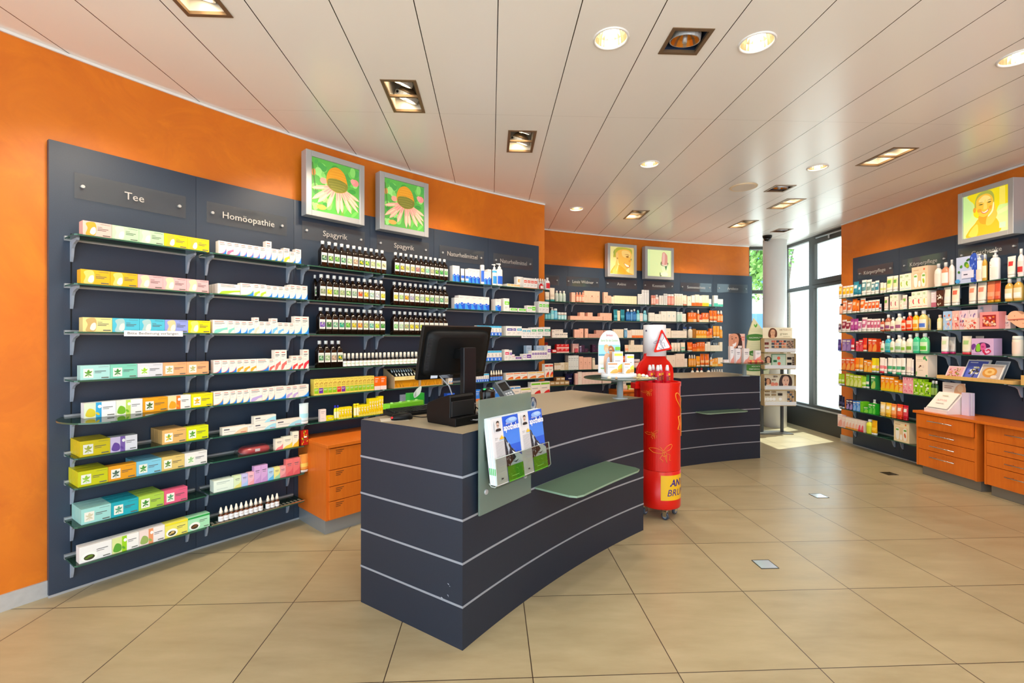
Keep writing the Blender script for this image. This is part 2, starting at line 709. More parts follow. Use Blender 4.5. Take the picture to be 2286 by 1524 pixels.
# ------------------------------------------------------------------ ceiling with openings for the lamps
GD = Vector((-sin(YAW), cos(YAW)))          # direction of the ceiling slats
GX = Vector((cos(YAW), sin(YAW)))
SQ = [  # x, y, lamps in the row, aim point, lit, where
    (-1.455, 2.075, 2, (-2.30, 2.75, 1.2), 1, 'at the upper frame edge over the tea shelves'),
    (-0.698, 3.034, 2, (-1.75, 3.75, 1.2), 1, 'in front of the homeopathy shelves'),
    (0.071, 3.72, 2, (-0.75, 4.70, 1.2), 1, 'above the near counter, before the coneflower pictures'),
    (0.913, 2.47, 1, (0.75, 2.95, 0.9), 0, 'between the two brightest round downlights'),
    (3.21, 4.03, 2, (4.60, 4.45, 1.1), 1, 'nearest the right wall of body care'),
    (2.78, 4.87, 1, (2.60, 5.4, 0.9), 0, 'beside the flat ceiling loudspeaker'),
    (3.163, 5.42, 2, (4.60, 5.75, 1.1), 1, 'behind the loudspeaker, aimed at the right wall'),
    (3.13, 6.36, 2, (2.90, 7.60, 1.3), 1, 'aimed at the sun care shelves of the rear wall'),
    (1.558, 5.89, 2, (1.30, 7.05, 1.3), 1, 'aimed at the pink cosmetics of the rear wall'),
    (3.87, 6.73, 1, (4.0, 7.5, 1.0), 0, 'farthest back, beside the security camera'),
]
RD = [  # pixel, radius, label
    (1364, 86, 0.084, 1, 'brightest round recessed downlight, overhead beside the square amber lamp'),
    (1690, 95, 0.084, 1, 'round recessed downlight with half lit reflector, overhead, second from the camera'),
    (1450, 366, 0.078, 1, 'round recessed downlight above the red insect repellent display'),
    (1287, 466, 0.078, 1, 'smallest round recessed downlight close to the rear wall corner'),
    (1825, 374, 0.078, 1, 'round recessed downlight beside the double spot of the right wall'),
    (2275, 128, 0.084, 1, 'round recessed downlight cut by the picture edge above the right wall'),
]
W2 = 0.104
holes = []
for x, y, n, aim, lit, lab in SQ:
    hl = 0.1045 if n == 1 else 0.2
    c = Vector((x, y))
    holes.append([c + GX * sx * W2 + GD * sy * hl for sx, sy in ((-1, -1), (1, -1), (1, 1), (-1, 1))])
for px, py, r, lit, lab in RD:
    p = on_z(px, py, CEIL)
    holes.append([Vector((p.x + r * cos(2 * pi * i / 28), p.y + r * sin(2 * pi * i / 28))) for i in range(28)])
outer = [Vector(p) for p in ((-4.6, -1.7), (5.1, -1.7), (5.1, 8.1), (-4.6, 8.1))]
loops = [[Vector((p.x, p.y, 0)) for p in lp] for lp in [outer] + holes]
flatpts = [p for lp in loops for p in lp]
mb = MB()
for t in tessellate_polygon(loops):
    a = [flatpts[i] for i in t]
    up = (a[1] - a[0]).cross(a[2] - a[0]).z > 0
    mb.face([(p.x, p.y, CEIL) for p in (a[::-1] if up else a)], M_CEIL)
mb.box(-4.6, 5.1, -1.7, 8.1, CEIL + 0.22, CEIL + 0.26, M_WHITE)
struct('ceiling', mb)

WARM, COOLW = (1.0, 0.82, 0.60), (1.0, 0.91, 0.78)
M_BRONZE = mat('8a7258', 0.4, 0.6)
M_RECESS = mat('d9d2c8', 0.35, 0.2)
M_GLOW = mat('ffe6b8', 0.4, emit=6.0)
M_GLOWW = mat('fff6de', 0.4, emit=8.0)
M_REFL = mat('e9dcc4', 0.18, 0.9)
M_AMBERGLOW = mat('b8701c', 0.18, 0.6, emit=0.12)
M_NAVY = mat('26344e', 0.4, 0.2)
for x, y, n, aim, lit, lab in SQ:
    kind = 'double' if n == 2 else 'single'
    t = thing('recessed_spotlight', f'square recessed {kind} spotlight {lab}', 'ceiling light', (x, y, CEIL), YAW, 'square recessed spotlights')
    hl = 0.1045 if n == 1 else 0.2
    fr = MB()
    w0, w1 = W2 - 0.016, W2 + 0.004
    h0, h1 = hl - 0.016, hl + 0.004
    for s in (-1, 1):
        fr.box(min(s * w0, s * w1), max(s * w0, s * w1), -h1, h1, -0.004, 0.012, M_BRONZE)
        fr.box(-w0, w0, min(s * h0, s * h1), max(s * h0, s * h1), -0.004, 0.012, M_BRONZE)
    if n == 2:
        fr.box(-w0, w0, -0.008, 0.008, -0.002, 0.012, M_BRONZE)
    fr.build('frame', t)
    bx = MB()
    for s in (-1, 1):
        bx.box(min(s * w0, s * (w0 + .003)), max(s * w0, s * (w0 + .003)), -h0, h0, 0.012, 0.19, M_RECESS if lit else M_NAVY)
        bx.box(-w0, w0, min(s * h0, s * (h0 + .003)), max(s * h0, s * (h0 + .003)), 0.012, 0.19, M_RECESS if lit else M_NAVY)
    bx.box(-w0, w0, -h0, h0, 0.19, 0.195, M_DARK)
    bx.build('housing', t)
    for k in range(n):
        yc = 0.0 if n == 1 else (-0.1 + 0.2 * k)
        loc = Vector((x, y, CEIL)) + Vector((GD.x, GD.y, 0)) * yc
        d = (Vector(aim) - loc)
        d.normalize()
        dl = Matrix.Rotation(-YAW, 3, 'Z') @ d
        tl = dl.lerp(Vector((0, 0, -1)), 0.25).normalized()
        R = tl.to_track_quat('-Z', 'Y').to_matrix().to_4x4()
        M = Matrix.Translation((0, yc, 0.062 if lit else 0.030)) @ R
        ring = MB()
        for q in range(24):
            a0_, a1_ = 2 * pi * q / 24, 2 * pi * (q + 1) / 24
            for (za_, ra_), (zb_, rb_) in (((-0.026, .078), (.004, .080)), ((-0.026, .072), (-0.026, .078)), ((.004, .080), (.004, .07))):
                ring.face([(ra_ * cos(a0_), ra_ * sin(a0_), za_), (rb_ * cos(a0_), rb_ * sin(a0_), zb_), (rb_ * cos(a1_), rb_ * sin(a1_), zb_), (ra_ * cos(a1_), ra_ * sin(a1_), za_)], M_ALU, True)
        if lit:
            ring.loft([(0.004, 0.07, 0.07), (0.03, 0.055, 0.055), (0.055, 0.025, 0.025)], M_BRONZE, 20)
        ring.tube([(0.081, 0, -0.01), (0.088, 0, -0.01)], 0.008, M_BLACK)
        ring.tube([(-0.081, 0, -0.01), (-0.088, 0, -0.01)], 0.008, M_BLACK)
        ring.move(M).build('lamp_ring', t)
        bu = MB()
        g = M_GLOW if lit else M_AMBERGLOW
        if lit:
            bu.loft([(-0.0275, 0.066, 0.066), (-0.0262, 0.066, 0.066)], g, 24)
        else:
            for q in range(24):
                a0_, a1_ = 2 * pi * q / 24, 2 * pi * (q + 1) / 24
                for (za_, ra_), (zb_, rb_) in (((-0.0262, .072), (.0, .058)), ((.0, .058), (.018, .03)), ((.018, .03), (.022, .002))):
                    bu.face([(ra_ * cos(a0_), ra_ * sin(a0_), za_), (rb_ * cos(a0_), rb_ * sin(a0_), zb_), (rb_ * cos(a1_), rb_ * sin(a1_), zb_), (ra_ * cos(a1_), ra_ * sin(a1_), za_)], g if q % 3 else M_BRONZE)
        bu.loft([(-0.034, 0.012, 0.012), (-0.0275 if lit else 0.02, 0.012, 0.012)], M_ALU, 12)
        bu.move(M).build('bulb', t)
        if lit:
            lo = loc + Vector((0, 0, -0.012))
            lamp('spot_lamp', lo, aim, SPOT_W, 82, WARM, 0.8, 0.05)
for px, py, r, lit, lab in RD:
    p = on_z(px, py, CEIL)
    t = thing('round_downlight', lab, 'ceiling light', p, 0, 'round recessed downlights')
    MB().tube([((r + 0.003) * cos(2 * pi * i / 28), (r + 0.003) * sin(2 * pi * i / 28), 0.0) for i in range(28)], 0.007, M_WHITE, 8, True).build('trim_ring', t)
    dish = MB()
    ns = 28
    prof = [(0.0, r - 0.001), (0.04, r * 0.95), (0.08, r * 0.75), (0.11, r * 0.4)]
    for j in range(3):
        for i in range(ns):
            a0, a1 = 2 * pi * i / ns, 2 * pi * (i + 1) / ns
            (z0, r0), (z1, r1) = prof[j], prof[j + 1]
            dish.face([(r0 * cos(a0), r0 * sin(a0), z0), (r1 * cos(a0), r1 * sin(a0), z1), (r1 * cos(a1), r1 * sin(a1), z1), (r0 * cos(a1), r0 * sin(a1), z0)], M_REFL, True)
    dish.face([(r * 0.4 * cos(2 * pi * i / ns), r * 0.4 * sin(2 * pi * i / ns), 0.11) for i in range(ns)], M_GLOWW)
    dish.build('reflector', t)
    MB().loft([(0.035, r * 0.28, r * 0.28), (0.06, r * 0.42, r * 0.42), (0.095, r * 0.34, r * 0.34)], M_GLOWW, 16).build('bulb', t)
    lamp('downlight_lamp', p + Vector((0, 0, -0.012)), p + Vector((0, 0, -1)), DOWN_W, 150, COOLW, 1.0, 0.07)
# unseen lamps without fittings, added over the camera to fill the near shop
for x, y in ((-1.6, 0.2), (0.6, 0.3), (2.8, 0.4)):
    lamp('downlight_lamp', (x, y, CEIL - 0.02), (x, y, 0), DOWN_W, 150, COOLW, 1.0, 0.07)

p = on_z(1660, 417, CEIL)
sp = thing('ceiling_loudspeaker', 'flat round white loudspeaker grille set into the ceiling', 'loudspeaker', p)
MB().loft([(-0.008, 0.128, 0.128), (0.0, 0.132, 0.132)], mat('e6d2b0', 0.5), 36).build('rim', sp)
MB().loft([(-0.0095, 0.108, 0.108), (-0.008, 0.11, 0.11)], mat('ddd6cb', 0.7), 36).build('grille', sp)
p = on_z(1713, 526, CEIL)
dm = thing('security_camera', 'black dome security camera under the ceiling by the white column', 'security camera', p)
MB().loft([(-0.03, 0.062, 0.062), (0.0, 0.066, 0.066)], M_BLACK, 28).build('mount', dm)
MB().loft([(-0.085, 0.012, 0.012), (-0.08, 0.03, 0.03), (-0.066, 0.045, 0.045), (-0.03, 0.054, 0.054)], mat('101012', 0.08), 28).build('dome', dm)

# ------------------------------------------------------------------ windows, column, street
WX = 4.60
win = MB()
CY = 7.93


def yz_frame(mb, x0, x1, ya, yb, za, zb, t, m):
    mb.box(x0, x1, ya, ya + t, za, zb, m)
    mb.box(x0, x1, yb - t, yb, za, zb, m)
    mb.box(x0, x1, ya + t, yb - t, za, za + t, m)
    mb.box(x0, x1, ya + t, yb - t, zb - t, zb, m)


def win_y(name, ya, yb, fr=0.05):
    mb = MB()
    yz_frame(mb, WX - 0.03, WX + 0.03, ya, yb, 0.33, CEIL, fr, M_FRAME)
    mb.box(WX - 0.03, WX + 0.03, ya + fr, yb - fr, 2.15, 2.21, M_FRAME)
    mb.box(WX - 0.028, WX + 0.02, ya, yb, 0.0, 0.33, M_FRAME)
    mb.box(WX - 0.05, WX + 0.0, ya, yb, 0.325, 0.345, M_ALU)
    mb.box(WX - 0.004, WX + 0.004, ya + fr, yb - fr, 0.37, 2.16, M_PANE)
    mb.box(WX - 0.004, WX + 0.004, ya + fr, yb - fr, 2.2, CEIL - fr, M_PANE)
    return mb


struct('window_2', win_y('window_2', 7.17, 7.9))
mb = win_y('window_3', 6.2, 7.17, 0.06)
# tilting top sash with its opener bar
yz_frame(mb, WX - 0.055, WX - 0.01, 6.25, 7.12, 2.2, 2.88, 0.075, M_FRAME)
mb.tube([(WX - 0.075, 6.3, 2.875), (WX - 0.075, 6.98, 2.885)], 0.011, M_ALU)
mb.tube([(WX - 0.075, 6.7, 2.88), (WX - 0.06, 6.72, 2.83)], 0.012, M_ALU)
struct('window_3', mb)
mb = MB()
x0, x1 = bend[0] - 0.02, WX + 0.03
for a, b in ((x0, x0 + 0.05), (x1 - 0.09, x1)):
    mb.box(a, b, CY - 0.03, CY + 0.03, 0, CEIL, M_FRAME)
for a, b in ((0, 0.33), (2.15, 2.21), (CEIL - 0.05, CEIL)):
    mb.box(x0 + .05, x1 - .09, CY - 0.03, CY + 0.03, a, b, M_FRAME)
mb.box(x0 + .05, x1 - .09, CY - 0.004, CY + 0.004, 0.33, 2.15, M_PANE)
mb.box(x0 + .05, x1 - .09, CY - 0.004, CY + 0.004, 2.21, CEIL - .05, M_PANE)
struct('window_1', mb)
cxy = at(1729.5, 950, 7.45)
o = MB().loft([(0, 0.168, 0.168), (CEIL, 0.168, 0.168)], mat('e4e0dc', 0.5), 40, cxy.x, cxy.y).build('column')
o['kind'] = 'structure'

mb = MB()
mb.box(-30, 40, -25, 45, -0.2, -0.14, speckle('pale_paving', 'dedad2', 'e8e4dc', 0.8, 20))
struct('pavement', mb)
# the house across the street
bl = thing('white_building', 'white modern building with ribbon windows across the street', 'building', (6.6, 25, -0.14))
mb = MB().box(-7, 7, 0, 6, 0, 13, mat('e9edf0', 0.7))
mb.build('facade', bl)
for k in range(4):
    for j in range(5):
        wn = MB().box(-6.9 + j * 2.8, -6.9 + j * 2.8 + 2.5, -0.06, 0.05, 1.3 + k * 3.0, 2.9 + k * 3.0, mat('5d86b8', 0.15))
        for q in range(3):
            wn.box(-6.9 + j * 2.8 + q * 1.22, -6.9 + j * 2.8 + q * 1.22 + 0.06, -0.09, -0.06, 1.3 + k * 3.0, 2.9 + k * 3.0, mat('dfe3e6', 0.5))
        wn.build('window', bl)


def tree(x, y, h, r, label, seed):
    rr = random.Random(seed)
    t = thing('street_tree', label, 'tree', (x, y, -0.14), 0, 'trees along the street')
    mb = MB()
    mb.tube([(0, 0, 0), (0.05, 0.02, h * 0.4), (0, 0, h * 0.75)], [0.12, 0.09, 0.04], mat('6a5842', 0.8))
    for k in range(7):
        a = rr.uniform(0, 2 * pi)
        mb.tube([(0, 0, h * (0.35 + 0.05 * k)), (cos(a) * r * 0.6, sin(a) * r * 0.6, h * (0.5 + 0.06 * k))], [0.05, 0.02], mat('6a5842', 0.8), 6)
    mb.build('trunk', t)
    lf = MB()
    greens = [mat(c, 0.6) for c in ('7fae52', '98c468', '6a9a48', 'b0d67c')]
    for k in range(3200):
        u = Vector((rr.gauss(0, 1), rr.gauss(0, 1), rr.gauss(0, 1))).normalized() * r * rr.uniform(0.35, 1.0)
        c = Vector((u.x, u.y, h * 0.72 + u.z * 1.15))
        n = Vector((rr.gauss(0, 1), rr.gauss(0, 1), rr.gauss(0, 1))).normalized()
        a = n.orthogonal().normalized() * rr.uniform(0.05, 0.10)
        b = n.cross(a).normalized() * a.length * 0.55
        lf.face([c - a, c + b, c + a, c - b], greens[k % 4])
    lf.build('foliage', t)


tree(6.05, 12.2, 5.2, 1.15, 'leafy green street tree outside the rear corner window', 3)
tree(8.42, 14.4, 6.4, 0.34, 'slim green street tree outside, seen beside the white column', 5)

# ================================================================== shelving
LJ = [arc_hit(LC, LR, p) for p in (108, 437.5, 656, 826, 968.6, 1089.4, 1203)]
BJ = [arc_hit(BC, BR, p) for p in (1196, 1268, 1352, 1437, 1518, 1592, 1679)]
ZL = [1.92, 1.664, 1.412, 1.158, 0.955, 0.755, 0.60, 0.40, 0.20]
ZB = [1.90, 1.65, 1.40, 1.19, 0.95, 0.74]
ZR = [1.91, 1.705, 1.468, 1.228, 0.983, 0.785, 0.486, 0.242]
COLS = {}
for i in range(6):
    COLS['L%d' % i] = Line(LJ[i], LJ[i + 1])
for i in range(6):
    COLS['B%d' % i] = Line(BJ[i], BJ[i + 1])
RT = [0.0, 0.70, 1.36, 2.02, 2.70]
for i in range(4):
    COLS['R%d' % i] = Line(RW.p(RT[i]), RW.p(RT[i + 1]))
SECT = {'L0': 'under tea sign', 'L1': 'under homeopathy sign', 'L2': 'under near Spagyrik sign', 'L3': 'under far Spagyrik sign', 'L4': 'under near Naturheilmittel sign', 'L5': 'under far Naturheilmittel sign',
        'B0': 'in rear wall corner', 'B1': 'under two-word rear sign', 'B2': 'under face picture', 'B3': 'under lipstick picture', 'B4': 'under Sonnenschutz sign', 'B5': 'under last rear sign',
        'R0': 'under far body-care sign', 'R1': 'under near body-care sign', 'R2': 'under Geschenke sign', 'R3': 'at cut-off last panel'}
ORD = ['first', 'second', 'third', 'fourth', 'fifth', 'sixth', 'seventh', 'eighth', 'ninth', 'tenth', 'eleventh', 'twelfth', 'thirteenth', 'fourteenth', 'fifteenth', 'sixteenth',
       'seventeenth', 'eighteenth', 'nineteenth', 'twentieth', 'twenty-first', 'twenty-second', 'twenty-third', 'twenty-fourth', 'twenty-fifth', 'twenty-sixth', 'twenty-seventh', 'twenty-eighth']
SHN = ['top', 'second', 'third', 'fourth', 'fifth', 'sixth', 'seventh', 'eighth', 'ninth']
NSH = {'L0': 9, 'L1': 9, 'L2': 6, 'L3': 6, 'L4': 6, 'L5': 6, 'B0': 6, 'B1': 6, 'B2': 6, 'B3': 6, 'B4': 6, 'B5': 0, 'R0': 8, 'R1': 8, 'R2': 5, 'R3': 5}
for key, L in COLS.items():
    t = thing('wall_panel', f'tall anthracite shelving panel {SECT[key]}' if key != 'B5' else 'plain tall anthracite panel at the free end of the rear wall', 'wall panel', L.p(0), L.ang, 'anthracite wall panels')
    mb = MB().box(0.001, L.len - 0.001, 0.0, GAP - 0.002, 0.012, 2.435, M_PANEL)
    mb.build('board', t)
    MB().box(0.0, L.len, -0.003, 0.03, 0.0, 0.012, M_ALU).build('foot_rail', t)
    if NSH[key]:
        zs = ZR if key[0] == 'R' else ZB if key[0] == 'B' else ZL
        for x in (0.09 if key == 'L0' else 0.055, L.len - 0.055):
            MB().box(x - 0.003, x + 0.003, -0.0012, 0.001, max(0.1, zs[NSH[key] - 1] - 0.16), zs[0] + 0.03, M_DARK).build('slot', t)


def plan(poly):
    return poly if sum(poly[i][0] * poly[(i + 1) % len(poly)][1] - poly[(i + 1) % len(poly)][0] * poly[i][1] for i in range(len(poly))) > 0 else poly[::-1]


BRK = [(0.0, -0.008), (0.0, -0.125), (0.008, -0.125), (0.022, -0.10), (0.036, -0.055), (0.06, -0.036), (0.125, -0.02), (0.13, -0.008)]
for key, L in COLS.items():
    zs = ZR if key[0] == 'R' else ZB if key[0] == 'B' else ZL
    for k in range(NSH[key]):
        dep = 0.205
        x0, x1 = 0.015, L.len - 0.015
        if key == 'L0':
            x0 = 0.06
        lab = f'glass shelf on grey brackets, {SHN[k]} from the top {SECT[key]}'
        t = thing('glass_shelf', lab, 'shelf', L.p(0, 0, zs[k]), L.ang, 'glass shelves on the walls')
        if key == 'L0' and k == 4:
            pl = [(x1, -0.012), (x1, -dep)] + [(x, -y) for x, y in spl([(.54, dep), (.482, .208), (.428, .245), (.305, .35), (.176, .40), (.082, .37), (.027, .307), (.0, .20), (.01, .10), (.05, .012)], False)]
        else:
            pl = [(x0, -0.012), (x1, -0.012), (x1, -dep + 0.012), (x1 - 0.012, -dep), (x0 + 0.012, -dep), (x0, -dep + 0.012)]
        MB().prism(plan(pl), -0.008, 0.0, M_SHELFGLASS, mside=M_EDGE).build('glass_plate', t)
        MB().box(x0, x1, -0.022, -0.0015, -0.014, 0.010, M_ALU).build('rail', t)
        for x in (0.09 if key == 'L0' else 0.055, L.len - 0.055):
            b = MB().extr(BRK[::-1], -0.006, 0.006, M_BRACKET)
            b.move(Matrix(((0, 1, 0, x), (-1, 0, 0, -0.002), (0, 0, 1, 0), (0, 0, 0, 1))))
            b.build('bracket', t)

# ------------------------------------------------------------------ signs over the shelves
SIGNS = [('L0', 165.6, 414.4, 'Tee', 'sign plate reading Tee at the far left'), ('L1', 461, 640, 'Homöopathie', 'sign plate reading Homöopathie'),
         ('L2', 674, 814, 'Spagyrik', 'sign plate reading Spagyrik under the near coneflower picture'), ('L3', 841, 957, 'Spagyrik', 'sign plate reading Spagyrik under the far coneflower picture'),
         ('L4', 981, 1080, 'Naturheilmittel', 'sign plate reading Naturheilmittel, the nearer of two'), ('L5', 1101, 1189, 'Naturheilmittel', 'sign plate reading Naturheilmittel next to the orange corner'),
         ('B0', 1198, 1248, '', 'half hidden clear sign plate in the rear wall corner'), ('B1', 1264, 1337, 'Louis Widmer', 'clear sign plate with two words on the rear wall'),
         ('B2', 1352, 1421.6, 'Avène', 'clear sign plate with one short word under the face picture'), ('B3', 1436, 1504, 'Kosmetik', 'sign plate reading Kosmetik under the lipstick picture'),
         ('B4', 1519, 1588, 'Sonnenschutz', 'sign plate reading Sonnenschutz on the rear wall'), ('B5', 1601, 1669, 'Artdeco', 'clear sign plate on the plain end panel of the rear wall'),
         ('R0', 1915, 1994, 'Körperpflege', 'sign plate reading Körperpflege, nearer the window'), ('R1', 2013.5, 2115, 'Körperpflege', 'sign plate reading Körperpflege, next to the gift sign'),
         ('R2', 2139.6, 2273.6, 'Geschenke', 'sign plate reading Geschenke under the lit portrait')]
M_LETTER = mat('c9c8c6', 0.35, 0.5)
for key, a, b, s, lab in SIGNS:
    L = COLS[key]
    t0, _ = L.hit(a, 0.012)
    t1, _ = L.hit(b, 0.012)
    wd = t1 - t0
    t = thing('sign_plate', lab, 'sign', L.p((t0 + t1) / 2, 0.0, 2.145), L.ang, 'clear signs above the shelves')
    MB().box(-wd / 2, wd / 2, -0.016, -0.011, 0, 0.14, M_SIGN).build('plate', t)
    for sx in (-1, 1):
        k = MB().loft([(0.0, 0.009, 0.009), (0.02, 0.0095, 0.0095), (0.022, 0.008, 0.008)], M_ALU, 16)
        k.move(Matrix.Translation((sx * (wd / 2 - 0.035), 0, 0.07)) @ Matrix.Rotation(pi / 2, 4, 'X')).build('knob', t)
    if s:
        me = text(s, 0.062, M_LETTER, 0.001, fit=None if len(s) < 14 else 0.36)
        o = put('lettering', me, t)
        o.location = (0, -0.0175, 0.048)

# ================================================================== goods on the shelves
NAMED = {'white': 'f0efec', 'cream': 'efe2cc', 'beige': 'dcc09a', 'grey': '9a9a9a', 'black': '101010', 'navy': '20244a', 'blue': '2f6fd8', 'pale blue': 'b0cfe4', 'sky blue': '50b4dc', 'teal': '1f98a8',
         'aqua': '9fd8d0', 'mint': 'b4e2c0', 'green': '3fa83c', 'lime': 'a8cc30', 'dark green': '1f5a34', 'olive': 'b0b010', 'yellow': 'f0d818', 'gold': 'dca418', 'orange': 'f07818', 'peach': 'f0ac80',
         'coral': 'e87868', 'red': 'd81c18', 'crimson': 'b80c34', 'plum': '7a1c34', 'pink': 'ecb4b4', 'pink rose': 'e06488', 'lilac': 'cfa8d8', 'purple': '6a3490', 'lavender': '9a9cdc', 'brown': '5a3414', 'tan': 'b48850'}
NAMEDV = {k: [int(v[i:i + 2], 16) for i in (0, 2, 4)] for k, v in NAMED.items()}


def cname(h):
    if len(h) == 3:
        h = ''.join(c * 2 for c in h)
    v = [int(h[i:i + 2], 16) for i in (0, 2, 4)]
    return min(NAMEDV, key=lambda k: sum((a - b) ** 2 for a, b in zip(v, NAMEDV[k])))


R_ = rect
INK = '5c5a58'


def d_tea(c):
    b = c[0]
    leaf = lambda x, z, dx, dz, k=.30: spl([(x, z), (x + dx * .5 - dz * k * .5, z + dz * .5 + dx * k), (x + dx, z + dz), (x + dx * .5 + dz * k * .5, z + dz * .5 - dx * k)])
    g = c[2] if len(c) > 2 else c[1]
    return [(R_(.10, .43, .14, .76), 'f0efe2'), (leaf(.26, .42, -.12, .14), c[1]), (leaf(.26, .42, .13, .18), c[1]), (leaf(.26, .40, .12, -.12), g), (leaf(.26, .40, -.11, -.15), c[1]), (leaf(.26, .44, .01, .26, .35), g), ([(.255, .2), (.268, .2), (.268, .44), (.255, .44)], c[1]),
            (R_(.47, .86, .56, .60), INK), (R_(.47, .70, .46, .49), INK), (R_(.60, .95, .87, .885), INK), (R_(.70, .95, .08, .15), '66685e')]


def d_teb(c):
    return [(spl([(.10, .05), (.16, .5), (.10, .8), (.22, .95), (.40, .95), (.46, .6), (.40, .05)]), c[1]), (spl([(.24, .2), (.30, .55), (.42, .62), (.44, .3), (.36, .1)]), 'f2ead8'),
            (R_(.50, .66, .66, .69), INK), (R_(.50, .88, .54, .58), INK), (R_(.50, .80, .44, .48), INK), (R_(.6, .95, .88, .9), INK), (R_(.68, .95, .08, .15), '66685e')]


def d_tes(c):
    return [(R_(.0, .36, 0, 1), c[2]), (spl([(.04, .2), (.14, .62), (.32, .5), (.34, .15), (.18, .06)]), c[3]), (R_(.36, .54, 0, 1), c[1]), (ell(.48, .72, .06, .11, 14), 'f6f6f0'), (ell(.42, .25, .05, .12, 8, .4), c[3]),
            (R_(.58, .90, .62, .66), INK), (R_(.58, .78, .52, .55), INK), (R_(.72, .95, .08, .14), '66685e')]


def d_bowl(c):
    return [(ell(.30, .30, .25, .28, 20), 'f6f6ee'), (ell(.30, .26, .17, .17, 16), '3a3a22'), (ell(.33, .31, .09, .08, 10, .4), c[1]), (ell(.22, .24, .06, .05, 10), c[1]), (R_(.52, .88, .60, .64), INK), (R_(.52, .76, .50, .53), INK), (R_(.72, .95, .08, .14), '66685e')] + ([(R_(0, 1, .86, .97), c[2])] if len(c) > 2 else [])


def d_sw(c):
    s = [(R_(.12, .74, .855, .905), 'c8685a'), (R_(.12, .80, .735, .775), '55545c'), (R_(.12, .62, .66, .685), '8d8c92'), (R_(.12, .55, .50, .515), 'a8a6a8')]
    if len(c) > 1:
        s.append(([(.30, 0), (1, 0), (1, .40), (.84, .22), (.62, .09)], c[1]))
        s.append((spl([(.0, .03), (.4, .06), (.75, .2), (1, .47)], False) + spl([(1, .40), (.8, .17), (.5, .03), (.1, 0)], False), c[0]))
    else:
        s.append((spl([(.06, .02), (.18, .26), (.55, .36), (1, .46)], False) + spl([(1, .28), (.7, .22), (.45, .06), (.2, .0)], False), c[0]))
    return s


def d_eu(c):
    return [(R_(0, 1, 0, .43), c[0]), ([(0, .43), (.0, 0), (.62, 0), (.25, .40)], c[1] if len(c) > 1 else c[0]), (ell(.5, .44, .26, .09, 18), 'dfeaf6'), (ell(.5, .43, .2, .065, 18), c[0]), (R_(.15, .8, .86, .88), '9aa4b8'), (R_(.15, .6, .8, .815), '9aa4b8')]


def d_th(c):
    return [(R_(0, 1, .80, 1), c[0]), (R_(0, 1, 0, .34), c[1]), (R_(.2, .5, .05, .26), 'd8ecf8'), (R_(.25, .75, .46, .50), INK), (R_(.3, .6, .58, .7), 'b8b4b0')]


def d_bd(c):
    s = [(R_(.18, 1, .52, .76), c[0]), (R_(.30, .85, .60, .66), 'f4f2f0'), (R_(.2, .7, .30, .33), '8a8a90'), (R_(.2, .55, .20, .22), 'a0a0a6')]
    return s + ([(R_(0, 1, 0, .06), c[1])] if len(c) > 1 else [])


def d_lo(c):
    return [(R_(.12, .96, .30, .85), c[0]), (R_(.25, .8, .5, .6), 'f4f2f0')]


def d_fl(c):
    s = [(R_(.06, .96, .10, .44), c[0]), (R_(.14, .86, .34, .36), 'e8e6c8'), (R_(.14, .7, .28, .30), 'e8e6c8'), (R_(.1, .8, .90, .92), 'a08830')]
    for x, z in ((.25, .70), (.5, .76), (.74, .74)):
        s += [([(x - .015, .48), (x + .015, .48), (x + .03, z), (x, z)], '8a7a28'), (ell(x + .015, z, .07, .045, 8), 'a05a20'), (ell(x - .06, .56, .06, .02, 6, .5), '9a9430')]
    return s


def d_2t(c):
    return [(R_(0, 1, 0, .30), c[0]), (R_(.12, .7, .84, .88), 'f4efe8'), (R_(.12, .55, .70, .73), 'f4efe8'), (R_(.12, .5, .60, .63), 'f4efe8')]


def d_ln(c):
    return [(R_(.14, .8, .78, .83), c[0]), (R_(.14, .62, .66, .69), c[0]), (R_(.14, .7, .22, .24), c[0])]


def d_pl(c):
    return [(ell(.5, .56, .09, .05, 10), c[0]), (R_(.3, .7, .42, .435), c[0])]


def d_om(c):
    return [(spl([(.45, 0), (.6, .4), (.85, .7), (1, .72)], False) + [(1, 0)], c[0]), (R_(.06, .28, .62, .78), '5a5860'), (R_(.06, .52, .36, .40), '8a8890'), (R_(.72, .95, .10, .18), 'd04848')]


def d_ov(c):
    return [(R_(.2, .8, .70, .74), '5a5860'), (R_(.25, .75, .60, .63), '7a7880'), (spl([(0, 0), (.3, .2), (.7, .3), (1, .5)], False) + [(1, 0)], c[0])]


def d_we(c):
    return [(R_(.08, .92, .80, .90), 'f2ead8'), (spl([(.1, .05), (.3, .4), (.7, .6), (.95, .5), (.9, .1)]), c[0]), (R_(.15, .7, .66, .69), 'f6f0e0'), (R_(.15, .6, .58, .60), 'f6f0e0')] + ([(R_(0, 1, 0, .16), c[1])] if len(c) > 1 else [])


def d_gv(c):
    return [(R_(.10, .52, .80, .90), '6aa83a'), (R_(.15, .45, .83, .87), 'f2f0e0'), (ell(.30, .45, .14, .10, 12, .8), c[0]), (ell(.36, .32, .10, .06, 10, -.3), c[0]), (R_(.08, .95, .10, .125), c[1]), (R_(.55, .9, .6, .62), 'b09a80')]


def d_or(c):
    return [(R_(.04, .96, .80, .92), c[0]), (R_(.1, .7, .55, .60), 'b0a8a8'), (spl([(.25, .05), (.45, .3), (.8, .42), (.95, .40), (.95, .1)]), c[1]), (spl([(.35, .05), (.6, .2), (.95, .2), (.95, .05)]), 'f4a040')]


